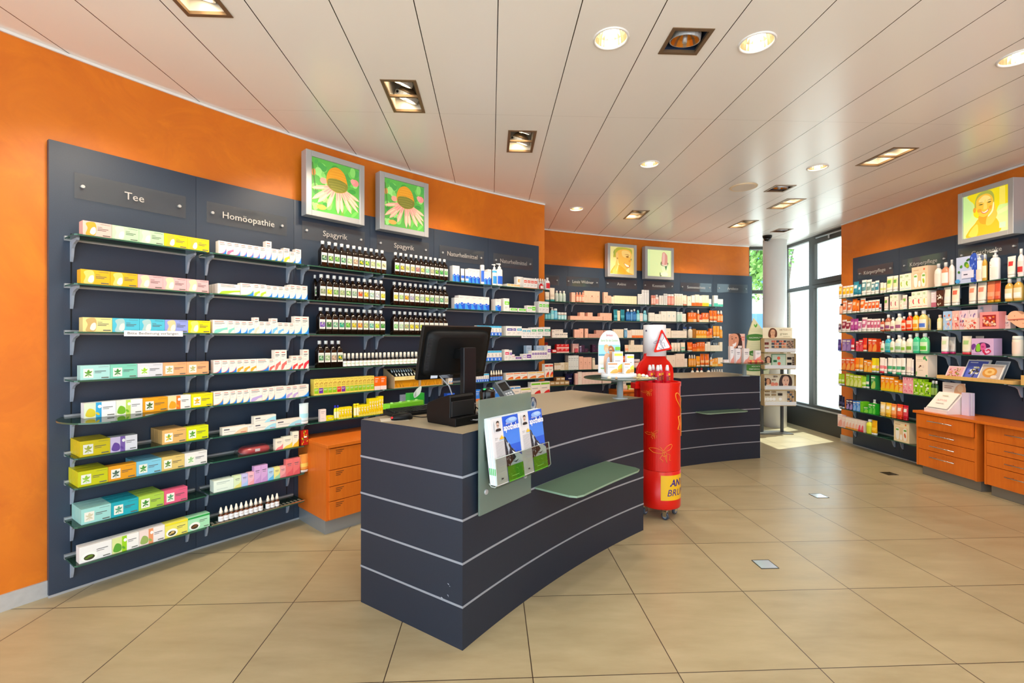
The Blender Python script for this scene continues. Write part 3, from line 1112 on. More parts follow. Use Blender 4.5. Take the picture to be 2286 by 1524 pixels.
def d_set(c):
    return [(R_(.10, .92, .10, .72), c[0]), (spl([(.16, .14), (.13, .6), (.22, .68), (.36, .62), (.34, .14)]), 'f3efe6'), (spl([(.42, .12), (.43, .34), (.54, .34), (.55, .12)]), 'f6f2ea'), (spl([(.64, .14), (.62, .62), (.84, .66), (.84, .14)]), 'f1e8d8'),
            (R_(.15, .32, .54, .62), '6aa83a'), (R_(.66, .83, .54, .62), '6aa83a'), (ell(.74, .34, .06, .12, 10, .3), c[1]), (ell(.78, .86, .05, .05, 14), c[2]), (R_(.1, .45, .83, .87), 'c8a884')]


def d_flower(c):
    s = [(spl([(.72, 1), (.66, .7), (.8, .45), (.72, .1), (.8, 0), (1, 0), (1, 1)]), '2c50b8')]
    rr = random.Random(4)
    for k in range(26):
        s.append((ell(rr.uniform(.72, .98), rr.uniform(.05, .97), .035, .045, 7), ('4a70d8', '7a98e8', '1c3890')[k % 3]))
    s += [(ell(.52, .70, .10, .10, 12), '4a8a30'), (ell(.58, .64, .08, .08, 12), '9ab020'), (ell(.27, .64, .07, .05, 10, .5), '4a8a30'), (ell(.16, .44, .06, .05, 10), '3a7a2a'), (ell(.62, .86, .10, .04, 10, .3), '2a5a24'), (R_(.3, .9, .18, .46), 'd8d8ee'), (R_(.4, .6, .3, .34), '4a4a60'), (ell(.1, .1, .12, .08, 10), '48a0e0')]
    return s


def d_pat(c):
    rr = random.Random(len(c[0]) + int(c[0][:2], 16))
    return [(ell(rr.uniform(.1, .9), rr.uniform(.06, .94), rr.uniform(.06, .12), rr.uniform(.03, .07), 8, rr.uniform(0, 3)), c[k % len(c)]) for k in range(16)] + [(R_(.35, .75, .5, .6), 'f4ece4')]


def d_win(c):
    rr = random.Random(9)
    return [(R_(.14, .86, .14, .82), 'a82c30')] + [(ell(rr.uniform(.2, .8), rr.uniform(.2, .76), rr.uniform(.05, .09), rr.uniform(.05, .09), 8, rr.uniform(0, 3)), ('f0a090', 'e05040', 'f4d0b0', 'f08030')[k % 4]) for k in range(24)]


def d_lil(c):
    heart = spl([(.60, .06), (.50, .22), (.55, .34), (.66, .28), (.78, .38), (.90, .26), (.82, .12), (.64, .02)])
    return [(spl([(.0, .4), (.02, .62), (.14, .68), (.2, .55), (.08, .3)]), '7a3c98'), (spl([(.18, .22), (.24, .62), (.5, .76), (.78, .66), (.84, .48), (.6, .4), (.4, .2)]), '4a2058'), (spl([(.22, .24), (.24, .6), (.38, .66), (.4, .26)]), '8acc3c'), (spl([(.44, .3), (.44, .66), (.62, .7), (.66, .38)]), 'e060a0'), (ell(.52, .5, .07, .06, 10), 'c03078'),
            (heart, 'd02858'), ([(.73 + (x - .70) * .55, .2 + (z - .2) * .5) for x, z in heart], 'f0c8e0'), (R_(.05, .4, .06, .09), 'a878b8')]


def d_cal(c):
    return [(R_(.06, .7, .88, .895), 'b0a890'), (R_(.06, .55, .76, .775), 'b0a890'), (R_(.06, .6, .70, .71), 'b0a890'), (ell(.72, .85, .12, .07, 10, .5), '4aa84c'), (ell(.86, .78, .09, .05, 10, -.6), '3a9a5c'), (ell(.32, .45, .10, .03, 8, .8), '8a5a30'), (ell(.42, .48, .05, .04, 8), '4a2c18'), (ell(.62, .46, .07, .05, 12), 'd8a090'), (ell(.62, .46, .055, .038, 12), 'e8dcd0'), (ell(.07, .14, .04, .10, 10, -.2), '6ab03c'), (ell(.9, .05, .08, .05, 8), '3a9a5c'), (R_(.3, .6, .28, .295), 'b0a890')]


DES = {'tea': d_tea, 'teb': d_teb, 'tes': d_tes, 'bowl': d_bowl, 'sw': d_sw, 'eu': d_eu, 'th': d_th, 'bd': d_bd, 'lo': d_lo, 'fl': d_fl, '2t': d_2t, 'ln': d_ln, 'pl': d_pl, 'om': d_om, 'ov': d_ov, 'we': d_we,
       'gv': d_gv, 'or': d_or, 'set': d_set, 'flower': d_flower, 'pat': d_pat, 'win': d_win, 'lil': d_lil, 'cal': d_cal}
DNAME = {'tea': '{0} tea box with {1} leaf picture', 'teb': '{0} tea box with pale body picture', 'tes': '{0} tea box with {1} stripe', 'bowl': '{0} tea box with bowl picture', 'sw': '{0} remedy box with {1} swoosh',
         'eu': '{0} box with {1} foot', 'th': '{0} box with {1} top', 'bd': '{0} box with {1} label', 'lo': '{0} low box with {1} label', 'fl': '{0} flower box with {1} label', '2t': '{0} box with {1} foot',
         'ln': '{0} box', 'pl': '{0} box', 'om': '{0} ointment box', 'ov': '{0} box with {1} corner', 'we': '{0} box', 'gv': '{0} box with {1} plant', 'or': '{0} box with {1} bar', 'set': '{0} gift set box', 'flower': '{0} gift box with blue blossoms',
         'pat': '{0} box with {1} pattern', 'win': '{0} gift box with window', 'lil': '{0} gift box with heart', 'cal': '{0} box with green leaves'}
TEADES = ('tea', 'teb', 'tes', 'bowl')

MESHES = {}


def box_mesh(des, w, d, h, cols):
    key = ('box', des, round(w, 3), round(d, 3), round(h, 3), tuple(cols))
    if key not in MESHES:
        mb = MB()
        m = mat(cols[0], 0.38)
        mb.box(-w / 2, w / 2, -d / 2, d / 2, 0, h, m)
        # the flap line on the lid
        art(mb, DES[des](cols if des in TEADES + ('win', 'lil', 'flower', 'cal') else cols[1:] or ['8a8884']), w, h, -d / 2, rough=0.38)
        MESHES[key] = mb.mesh('carton')
    return MESHES[key]


def bottle_parts(kind, w, d, h, cols):
    """list of (part name, mesh, label)"""
    key = (kind, round(w, 3), round(d, 3), round(h, 3), tuple(cols))
    if key in MESHES:
        return MESHES[key]
    r, e = w / 2, d / 2
    c = cols + ['f0eeea'] * 4
    body, cap = mat(c[0], 0.22), mat(c[1], 0.35)
    lab, pic = mat(c[2], 0.5), mat(c[3], 0.5)
    P = []

    def part(n, mb):
        P.append((n, mb.mesh(n)))

    if kind == 'sq':                                   # square shouldered dark bottle
        part('body', MB().loft([(0, r * .95, e * .93, 9), (.012 * h, r, e * .98, 9), (.60 * h, r, e * .98, 9), (.64 * h, r * .99, e * .97, 7), (.72 * h, r * .80, e * .85, 4), (.80 * h, r * .46, e * .5, 2.5), (.83 * h, r * .40, r * .40), (.87 * h, r * .40, r * .40)], M_BROWN, 24))
        part('cap', MB().loft([(.87 * h, r * .52, r * .52), (.985 * h, r * .52, r * .52), (h, r * .46, r * .46)], mat('f2f1ee', 0.4), 18))
        lb = MB()
        y = -e * .98 - 0.0012
        lb.box(-r * .84, r * .84, y, y + .0008, .20 * h, .55 * h, lab)
        art(lb, [(R_(.1, .9, .80, .84), '8a8a88'), (R_(.06, .94, .20, .72), c[3]), (ell(.35, .5, .16, .12, 8, .6), c[4]), (ell(.62, .40, .16, .10, 8, -.4), c[4]), (ell(.55, .60, .12, .07, 8, .2), 'c8d8a0'), (R_(.1, .7, .10, .13), '9a9a98')], r * 1.68, .35 * h, y, z0=.20 * h)
        part('label', lb)
    elif kind == 'dr':                                 # amber dropper bottle
        part('body', MB().loft([(0, r * .9, r * .9), (.02 * h, r, r), (.44 * h, r, r), (.50 * h, r * .75, r * .75), (.53 * h, r * .5, r * .5), (.56 * h, r * .5, r * .5)], M_AMBER, 18))
        part('cap', MB().loft([(.56 * h, r * .72, r * .72), (.72 * h, r * .70, r * .70), (.76 * h, r * .55, r * .55), (.95 * h, r * .34, r * .34), (h, r * .2, r * .2)], cap, 16))
        part('label', MB().patch(lambda z: (r, r), .05 * h, .40 * h, lab, -100, 100, 12).patch(lambda z: (r + .0004, r + .0004), .22 * h, .25 * h, mat('b8a0a0', .5), -40, 40, 6))
    elif kind == 'd2':
        part('body', MB().loft([(0, r * .94, r * .94), (.02 * h, r, r), (.48 * h, r, r), (.56 * h, r * .55, r * .55), (.60 * h, r * .5, r * .5)], M_BROWN, 16))
        part('cap', MB().loft([(.60 * h, r * .66, r * .66), (.94 * h, r * .60, r * .60), (h, r * .5, r * .5)], cap, 14))
        part('label', MB().patch(lambda z: (r, r), .03 * h, .42 * h, lab, -100, 100, 12).patch(lambda z: (r + .0004, r + .0004), .20 * h, .26 * h, mat(c[3], .5), -50, 50, 6))
    elif kind == 'tu':                                 # tube standing on its cap
        part('cap', MB().loft([(0, r * .80, e * .8, 3), (.13 * h, r * .82, e * .82, 3)], cap, 18))
        secs = [(.13 * h, r * .86, e * .9, 2.2), (.2 * h, r * .90, e * .9, 2.2), (.6 * h, r * .95, e * .6, 2.1), (.93 * h, r * .99, e * .14, 2), (.95 * h, r, .0018, 3), (h, r, .0016, 3)]
        part('body', MB().loft(secs, body, 20))

        def at_z(z):
            for (z0, a0, b0, *_), (z1, a1, b1, *_) in zip(secs, secs[1:]):
                if z <= z1:
                    k = (z - z0) / max(1e-6, z1 - z0)
                    return a0 + (a1 - a0) * k, b0 + (b1 - b0) * k
            return r, .002
        lb = MB()
        lb.patch(at_z, .30 * h, .86 * h if len(cols) > 3 else .5 * h, lab, -68, 68, 8, .0008, 5)
        if len(cols) > 3:
            lb.patch(at_z, .55 * h, .76 * h, pic, -34, 34, 6, .0016, 3)
        part('label', lb)
    elif kind in ('bt', 'tc', 'sp', 'bc'):
        ex = 2.4 if kind == 'bc' else 2
        if kind == 'tc':
            secs = [(0, r * .96, e * .96), (.02 * h, r, e), (.80 * h, r, e), (.84 * h, r * .92, e * .92)]
            cs = [(.80 * h, r * .98, e * .98), (.97 * h, r * .96, e * .96), (h, r * .84, e * .84)]
        elif kind == 'sp':
            secs = [(0, r * .95, e * .95), (.02 * h, r, e), (.60 * h, r, e), (.68 * h, r * .7, e * .7), (.71 * h, r * .55, e * .55)]
            cs = [(.70 * h, r * .66, e * .66), (.86 * h, r * .60, e * .60), (.97 * h, r * .42, e * .42), (h, r * .36, e * .36)]
        elif kind == 'bc':
            secs = [(0, r * .90, e * .9, ex), (.02 * h, r * .97, e * .97, ex), (.35 * h, r, e, ex), (.62 * h, r * .97, e, ex), (.72 * h, r * .80, e * .9, ex), (.78 * h, r * .45, e * .6), (.81 * h, r * .34, r * .34)]
            cs = [(.81 * h, r * .40, r * .40), (.985 * h, r * .40, r * .40), (h, r * .36, r * .36)]
        else:
            secs = [(0, r * .95, e * .95), (.02 * h, r, e), (.70 * h, r, e), (.78 * h, r * .72, e * .72), (.82 * h, r * .5, e * .5)]
            cs = [(.82 * h, r * .58, e * .58), (.985 * h, r * .56, e * .56), (h, r * .5, e * .5)]
        part('body', MB().loft(secs, body, 20))
        part('cap', MB().loft(cs, cap, 16))
        lb = MB()
        z1 = (.56 if kind != 'tc' else .7) * h
        lb.patch(lambda z: (r, e), .12 * h, z1, lab, -62, 62, 10, .0008, 1, ex)
        if len(cols) > 3:
            lb.patch(lambda z: (r, e), .17 * h, .12 * h + (z1 - .12 * h) * .55, pic, -46, 46, 8, .0016, 1, ex)
        part('label', lb)
    elif kind == 'pu':                                 # pump bottle
        part('body', MB().loft([(0, r * .95, e * .95, 2.6), (.02 * h, r, e, 2.6), (.70 * h, r, e, 2.6), (.75 * h, r * .8, e * .85, 2.4), (.77 * h, r * .45, r * .45)], body, 20))
        pm = MB().loft([(.77 * h, r * .5, r * .5), (.85 * h, r * .48, r * .48), (.86 * h, r * .2, r * .2), (.94 * h, r * .18, r * .18), (.945 * h, r * .5, r * .42), (h, r * .42, r * .36)], cap, 16)
        pm.box(-r * 1.15, -r * .2, -r * .16, r * .16, .955 * h, .99 * h, cap)
        part('pump', pm)
        lb = MB().patch(lambda z: (r, e), .08 * h, .44 * h, lab, -60, 60, 8, .0008, 1, 2.6)
        if len(cols) > 3:
            lb.patch(lambda z: (r, e), .60 * h, .69 * h, pic, -88, 88, 8, .0010, 1, 2.6)
        part('label', lb)
    elif kind == 'jr':
        part('body', MB().loft([(0, r * .95, e * .95), (.03 * h, r, e), (.6 * h, r, e)], body, 22))
        part('lid', MB().loft([(.6 * h, r * 1.02, e * 1.02), (.97 * h, r * 1.02, e * 1.02), (h, r * .96, e * .96)], cap, 22))
        part('label', MB().patch(lambda z: (r, e), .12 * h, .5 * h, lab, -60, 60, 8))
    MESHES[key] = P
    return P


BNAME = {'sq': ('herbal_bottle', 'bottle', 'brown bottle with {3} plant label'), 'dr': ('dropper_bottle', 'bottle', 'small amber dropper bottle'), 'd2': ('dropper_bottle', 'bottle', 'small dark bottle with white cap'),
         'tu': ('cream_tube', 'tube', '{0} cream tube with {2} print'), 'bt': ('lotion_bottle', 'bottle', '{0} bottle with {1} cap'), 'tc': ('spray_can', 'bottle', '{0} round bottle with {1} lid'), 'sp': ('spray_bottle', 'bottle', '{0} spray bottle with {1} nozzle'),
         'bc': ('lotion_bottle', 'bottle', '{0} lotion bottle with {2} label'), 'pu': ('pump_bottle', 'bottle', '{0} pump bottle with {2} label'), 'jr': ('cream_jar', 'jar', '{0} jar with {1} lid')}

CROPS = {'A': (90, 300, .31496), 'B': (90, 780, .36731), 'C': (430, 440, .22963), 'D': (430, 780, .27567), 'E': (670, 330, .22973), 'F': (680, 600, .1969), 'Q1': (1860, 560, .11811), 'Q2': (1860, 730, .11811), 'Q3': (1860, 860, .10499),
         'Q4': (2060, 560, .10497), 'Q5': (2060, 670, .12466), 'Q6': (1210, 620, .11811), 'Q7': (1210, 740, .10499), 'Q8': (1440, 630, .1444), 'Q9': (990, 560, .11374), 'Qa': (1060, 710, .11809), 'Qg': (680, 830, .08749), 'Qc': (860, 840, .09624)}
SEQ = {}


def place(key, off, cx_px, t, d, z):
    L = COLS[key]
    return L.p(t, off - d / 2, z)


def put_goods(key, shelf, crop, items):
    """items: (kind, x0, x1, height in metres or top in crop pixels, 'colours', options)"""
    L = COLS[key]
    zs = ZR if key[0] == 'R' else ZB if key[0] == 'B' else ZL
    ox, oy, sc = CROPS[crop]
    cnt = SEQ.setdefault((key, shelf), {})
    for it in items:
        kind, x0, x1, H, cols = it[:5]
        o = it[5] if len(it) > 5 else {}
        cols = cols.split()
        n = o.get('n', 1)
        isbox = kind in DES
        d = o.get('d', None)
        pa, pb = ox + x0 * sc, ox + x1 * sc
        alt = o.get('alt')
        # one size for the whole run
        off = o.get('o', 0.19)
        base = zs[shelf] + 0.0006
        lift = o.get('up', 0.0)
        t0, _ = L.hit(pa, off if isbox else off - 0.03)
        t1, _ = L.hit(pb, off if isbox else off - 0.03)
        w = abs(t1 - t0) / n
        if d is None:
            d = min(0.10, max(0.035, w * 0.55)) if isbox else w
        if kind == 'tu':
            d = w * 0.62
        if kind in ('bc', 'pu'):
            d = w * 0.62
        if kind == 'sq':
            d = max(w, 0.06)
        if o.get('rd'):
            d = o['rd']
        d = min(d, off - 0.012)
        H1 = H if isinstance(H, tuple) else (H, H)
        for k in range(n):
            f0 = k / n
            fm = (k + .5) / n
            Hk = H1[0] + (H1[1] - H1[0]) * (f0 if n > 1 else 0)
            tl = t0 + (t1 - t0) * f0
            tc = t0 + (t1 - t0) * fm
            if Hk < 3:
                h = Hk
            else:
                q = L.p(tl if isbox else tc, off if isbox else off - d / 2)
                h = EYE + (HY - (oy + Hk * sc)) / F * q.y - base - lift
            if k == 0 or isinstance(H, tuple) and Hk >= 3:
                hk = h
            h = hk if not isinstance(H, tuple) else h
            h = max(0.012, h)
            cc = list(cols)
            if alt:
                cc[alt[0]:] = alt[1][k % len(alt[1])].split()
            if o.get('pump') is not None:
                pass
            rows = o.get('rows', 1)
            for r in range(rows):
                dd = d
                oo = off - r * (d + 0.004)
                if oo - d < 0.004:
                    break
                jit = 0.0 if r == 0 else o.get('slip', 0.0) * r
                pos = L.p(tc + jit, oo - dd / 2, base + lift)
                zone = 'upper' if lift else ('rear' if (r or off < 0.12) else 'front')
                cnt[zone] = cnt.get(zone, 0) + 1
                where = {'front': '{} from left', 'upper': '{} upper one', 'rear': '{} rear one'}[zone].format(ORD[(cnt[zone] - 1) % len(ORD)])
                names = [cname(c) for c in cc] + ['white'] * 3
                if isbox:
                    bw = w - 0.0012
                    me = box_mesh(kind, bw, dd, h, cc)
                    nm = 'tea_box' if kind in TEADES else 'gift_box' if kind in ('set', 'flower', 'win', 'lil') else 'medicine_box' if key[0] == 'L' else 'cosmetics_box'
                    ob = put(nm, me)
                    ob.location = pos
                    ob.rotation_euler = (0, 0, L.ang)
                    ds = o.get('name') or DNAME[kind].format(*names)
                    tag(ob, f'{ds}, {where}, {SHN[shelf]} shelf {SECT[key]}', 'box', f'{nm.replace("_", " ")}es on the {SHN[shelf]} shelf {SECT[key]}')
                else:
                    nm, cat, ds = BNAME[kind]
                    wb = (w * o.get('fat', 0.97))
                    ds = o.get('name') or ds.format(*names)
                    ob = thing(nm, f'{ds}, {where}, {SHN[shelf]} shelf {SECT[key]}', cat, pos, L.ang, f'{nm.replace("_", " ")}s on the {SHN[shelf]} shelf {SECT[key]}')
                    for pn, me in bottle_parts(kind, wb, min(dd, wb * 1.3) if kind != 'sq' else dd, h, cc):
                        put(pn, me, ob)


def put_strip(key, shelf, crop, x0, x1, label):
    L = COLS[key]
    ox, oy, sc = CROPS[crop]
    zs = ZL
    t0, _ = L.hit(ox + x0 * sc, 0.207)
    t1, _ = L.hit(ox + x1 * sc, 0.207)
    wd = t1 - t0
    t = thing('notice_strip', label, 'notice', L.p((t0 + t1) / 2, 0.2065, zs[shelf] - 0.022), L.ang, 'white notice strips on shelf edges')
    MB().box(-wd / 2, wd / 2, -0.0015, 0.0, 0, 0.032, mat('f4f2f0', 0.5)).build('strip', t)
    o = put('lettering', text('Bitte Bedienung verlangen', 0.02, mat('3a3a3c', 0.6), 0.0002, fit=wd * 0.86), t)
    o.location = (-0.004, -0.0019, 0.010)

G = put_goods
# ---------------------------------------------------------------- teas
LF = '5a9a30'
G('L0', 0, 'A', [('teb', 300, 507, .076, 'ecb8ae e0a030'), ('teb', 507, 877, .076, 'b4dcae c9dcc0', {'n': 2}), ('teb', 877, 1197, .076, 'ecd018 e8b838', {'n': 2})])
G('L0', 1, 'A', [('teb', 285, 690, .076, 'e0b018 eccc70', {'n': 2}), ('teb', 690, 1193, .076, 'ecaeb0 c8d0a8', {'n': 3})])
G('L0', 2, 'A', [('teb', 300, 510, .076, 'e2d88e c8a868'), ('teb', 510, 882, .076, '4cbcd4 a8c8c8', {'n': 2}), ('teb', 882, 1048, .076, '8e9cdc e0c898'), ('teb', 1048, 1206, .076, 'f0dc14 f4ec70')])
put_strip('L0', 2, 'A', 593, 1010, 'white notice strip on the third shelf edge under the tea sign')
TD = {'d': .058}
G('L0', 3, 'B', [('tea', 242, 424, .076, 'a8dad6 5a9a30', TD), ('tea', 424, 590, .076, '7cccb4 3a8a40', TD), ('tea', 590, 745, .076, 'd4d6de 9ad030', TD), ('tea', 745, 1024, .076, 'f2aa78 b8b470', {'n': 2, 'd': .058})])
G('L0', 4, 'B', [('tes', 265, 460, .08, 'eef2f2 30a8dc d8e4c8 d8c830', TD), ('tes', 460, 622, .08, 'eef0ee c0dc60 e8f0d8 78b820', TD), ('tea', 622, 775, .08, 'e8a010 4a6a20', TD), ('tes', 775, 915, .08, 'f2eee6 e87828 f0d8a0 e8a020', TD), ('tea', 917, 1048, .08, 'ecdc10 e8b010', {'d': .058, 'rows': 2})])
TR = {'d': .056, 'rows': 3}
G('L0', 5, 'B', [('tea', 240, 425, .082, 'd8c404 a8b040', TR), ('tes', 425, 590, .082, 'eeecf2 8060b0 d8c8e8 6a48a0', TD), ('tea', 740, 887, .082, 'e4b46a e8c820 78a838', TR), ('tea', 887, 1022, .082, 'd8e010 58a030', TD)])
G('L0', 6, 'B', [('tea', 228, 412, .08, 'cccc08 98c838', TR), ('tea', 412, 583, .08, 'eca018 4a6a58', TD), ('tea', 583, 737, .08, '80c8e0 4a9a40', TR), ('tea', 737, 877, .08, 'dcc070 5a8a38', TR), ('tea', 877, 1014, .08, 'e8e6e2 98c888', TD)])
G('L0', 7, 'B', [('tea', 248, 430, .08, 'a0dad2 d8d0b0', TR), ('tea', 430, 597, .08, '18aab8 58a080', TR), ('tea', 597, 752, .08, 'a8cc48 3a8a30', TR), ('tea', 752, 895, .08, 'e46082 58a070', TD)])
G('L0', 8, 'B', [('bowl', 236, 435, .084, 'ecebe8 5a7a20', TD), ('tes', 435, 600, .084, 'efeee9 98d020 d8e098 58a030', TD), ('tes', 600, 757, .084, 'efe8e4 e89868 ecd8d0 98b060', TD), ('bowl', 757, 897, .084, 'ece464 d8b870 f0e020', TD), ('bowl', 897, 1030, .084, 'a8e4b8 7a4a28 20a040', TD)])
# ---------------------------------------------------------------- homeopathy
W = 'f3e9dd'
SW = lambda a, b, c1, c2='', t=.082, **k: ('sw', a, b, t, (W + ' ' + c1 + ' ' + c2).strip(), dict({'d': .05}, **k))
BL = '2a86e0'
G('L1', 0, 'C', [SW(252, 328, 'e0588c', BL, .083), SW(328, 398, 'e87098'), SW(398, 714, 'd0408c', BL, .083, n=5), SW(714, 768, 'e8a0b8', BL, 425), SW(768, 882, 'ecd030', BL, .082, n=2), SW(885, 943, 'f0d838', '', 492), SW(945, 1000, 'e8b840', BL, 527), SW(1000, 1055, '60a8e8', BL, 502)])
G('L1', 1, 'C', [SW(245, 462, 'a8d838', '', .066, rows=4, d=.04), SW(465, 592, '98d038', BL, 832), SW(592, 714, 'b0dc40', '', .083, n=2), SW(714, 890, '88c8f0', BL, .08, n=3), SW(890, 945, '78c0f0', BL, 868), SW(945, 1117, '90ccf4', BL, .10, n=3, rows=2, d=.04)])
G('L1', 2, 'C', [SW(195, 340, '80d0c0', '', .084), SW(340, 407, '80d0c0', '', .084), SW(407, 535, '70b8f0', BL, .083, n=2), SW(535, 600, '60b0e8', '', .083), SW(600, 645, 'e8d0b8', '', 1168), SW(645, 768, '80c8f0', BL, .083, n=2), SW(768, 825, '78c0e8', '', 1177), SW(825, 885, '70b8e8', '', .08), SW(885, 990, '80c8f0', BL, .08, n=2), SW(990, 1130, '60c8e0', BL, .127, n=2)])
G('L1', 3, 'D', [SW(170, 356, 'e04858', BL, .082, n=3), SW(356, 517, 'f0a830', '', .082, n=3), SW(517, 617, 'f09080', BL, .082), SW(617, 664, 'e86860', '', .080), SW(664, 762, 'f07068', '', .140, n=2), SW(762, 806, 'f08048', BL, .076), SW(806, 895, 'e84848', '', .097, n=2), SW(895, 941, 'e83848', '', .140)])
G('L1', 4, 'D', [SW(170, 247, 'f0a040', BL, .084), SW(247, 463, 'f0c060', BL, .084, n=4), SW(463, 563, 'c0a8dc', '', .086), SW(563, 665, 'f0a850', BL, .086, n=2), SW(665, 757, 'a8c8f0', BL, .088), SW(757, 855, 'c8a8d8', '', .086, n=2), SW(855, 940, '88c0f4', BL, .088)])
OM = lambda a, b, t, c, **k: ('om', a, b, t, 'f2e8da ' + c, dict({'d': .045}, **k))
G('L1', 5, 'D', [OM(240, 445, .048, 'e8c8a0'), ('ln', 445, 497, .045, 'f0e8dc a8a4a0', {'d': .045}), OM(497, 676, .048, 'a8dce8'), OM(497, 676, .048, 'a8dce8', up=.0485), OM(676, 885, .050, 'a8dce8'), ('tu', 857, 935, .150, 'd8e8ec f2f0ec a8dce8', {'o': .20})])
G('L1', 6, 'D', [('ov', 670, 732, .076, 'f4e8d4 f08088'), ('ov', 732, 808, .083, 'f4ecd4 f0d048'), ('ov', 808, 860, .110, 'f4ecd4 f0b830'), ('pat', 880, 937, .108, 'b81c14 5a9a30 e8c020', {'name': 'red plant remedy box'})])
G('L1', 7, 'D', [('ln', 170, 333, .072, 'e4f0e0 a0b0a8'), ('ov', 333, 395, .079, 'dcecc0 e8e080'), ('ov', 395, 448, .079, 'c8c4ec a8c8f0'), ('ov', 448, 498, .082, 'f0b8c4 f0a0a8'), ('ov', 498, 608, .115, 'd8a8d8 c898d0', {'n': 2}), ('ov', 608, 658, .080, 'b4d4f0 60b8e8'), ('ov', 658, 708, .080, 'f0e890 a0d8b0'), ('ov', 708, 755, .078, 'f0a8a8 e88890'), ('ov', 755, 870, .118, 'ea7878 e06068', {'n': 2}), ('tu', 858, 934, .130, 'f0a048 f2eee6 f0d060')])
G('L1', 8, 'D', [('dr', 200, 560, .092, '5a2a08 f4ead8 f2f0ee', {'n': 9, 'o': .185}), ('dr', 583, 693, .092, '5a2a08 f4ead8 f2f0ee', {'n': 3, 'o': .185})])
# ---------------------------------------------------------------- spagyric bottles
PIC = lambda s: [f'f0ece0 {a} {b}' for a, b in (q.split('-') for q in s.split())]
PA = PIC('2e5e40-9ab8a0 4a7a3c-a8c860 4f8a44-88b860 3f7a50-a0c8a8 8fae7c-d8d8c0 a08068-d8b8a0 3c6a34-f0c818 4a8a3c-c8d838 98a878-c8c898 b0c890-80a860 c8c0a0-787858')
PB = PIC('7c8a68-a8a090 b0a828-f0d818 6a9a54-a8c888 88a070-b8b888 58904c-d8e0b0 7a9880-a8b8a8 a85838-e84818 a89a28-f0d020 88a898-b8d0d8 98a0a8-d8d0e0 a8a838-e8d038')
PD = PIC('6848a0-a888c8 2f7a3c-4a5a30 5a9a78-c0d8c0 1f8a68-48b898 4a9a38-98c850 a09a30-f0c838 b86a28-f0b838 88a858-e8c8a0 4a9a88-98d0c0 98b028-d8d840 2f7a38-58a040')
PF = PIC('4a9a30-88d028 8a7a3a-f0cc18 b0b078-8aa050 a8a058-c8c080 a0586a-b88868 8a9a48-e8d858 70b898-a0d0b0 98a078-c8b898 2f7a30-98c838 2f8a48-48a850 5aa868-80b870')
PH = PIC('a8a048-c8c838 88a868-a8c888 9a6a20-f0b010 8888a0-a8a0c0 88a058-e8d890 8aa890-b8c8b8 90a838-e8e048 58a058-88c888 88a078-b0a8a0 4a9a60-a0d0a8 98a878-d0a8a0')
PJ = PIC('68a868-a8d0a0 98b898-c0c8b8 7a9a58-c89878 a8a028-f0d028 8a8a28-e8d020 88b048-e8e048 6a9a48-a8c868 7aa870-b0d0a0 8a9a68-c8c890 6aa078-a0c8b0 98a070-c8b8a0')
SQ_ = lambda a, b, n, p, **k: ('sq', a, b, .205, '1a0d07 f2f1ee f0ece0 4a8a40', dict({'n': n, 'alt': (2, p), 'o': .17}, **k))
G('L2', 0, 'E', [SQ_(185, 822, 11, PA)])
G('L2', 1, 'F', [SQ_(150, 897, 11, PB), ('sq', 92, 140, .205, '1a0d07 f2f1ee f0ece0 4a8a40', {'o': .10})])
G('L2', 2, 'F', [SQ_(143, 895, 11, PD)])
G('L2', 3, 'F', [SQ_(130, 418, 4, PA[3:]), ('d2', 420, 870, .105, '5a2a08 f4ead8 f4f0ea b8d0a8', {'n': 10, 'o': .175})])
FLC = ['8ec024', '6a34a0', '8ec024', '8ec024', '8ec024', 'd81c30', '78289a', '98c830', '98c830', '8ec024', '8ec024', '98c830', '98c830', '98c830']
G('L2', 4, 'Qg', [('fl', 240, 1775, .120, 'ecd45c 8ec024', {'n': 14, 'alt': (1, FLC), 'd': .06, 'o': .19}), ('2t', 1780, 2090, .108, 'f06a10 f0dcd8', {'n': 2, 'd': .06})])
G('L2', 5, 'Qg', [('ln', 395, 550, .090, 'f0dcd4 b0a0a0', {'d': .03}), ('lo', 550, 745, .034, 'ece010 d8c808', {'d': .05}), ('bt', 712, 850, .108, 'd8d820 2834d8 e8e8c0', {'n': 2}), ('pat', 860, 1210, .088, 'f4e010 e0a818 f0f0d8', {'n': 5, 'd': .04, 'name': 'yellow flower remedy box'}), ('tc', 1215, 1360, .105, 'f0e010 f0e010 f4f0c8', {'n': 2}), ('pat', 1362, 1640, .090, 'f4e010 e0a818 f0f0d8', {'n': 4, 'd': .04, 'name': 'yellow flower remedy box', 'rows': 2}), ('pat', 1640, 1885, .135, 'f4e010 e0a818 f0f0d8', {'n': 4, 'd': .04, 'name': 'taller yellow flower remedy box'}), ('pat', 1885, 2012, .145, 'f4e010 e0a818 f0f0d8', {'n': 2, 'd': .04, 'name': 'tallest yellow remedy box'})])
G('L3', 0, 'E', [SQ_(900, 1422, 11, PF)])
G('L3', 1, 'F', [SQ_(985, 1612, 11, PH)])
G('L3', 2, 'F', [SQ_(985, 1606, 11, PJ)])
G('L3', 3, 'F', [('d2', 875, 1520, .105, '5a2a08 f4ead8 f4f0ea b8d0a8', {'n': 15, 'o': .175})])
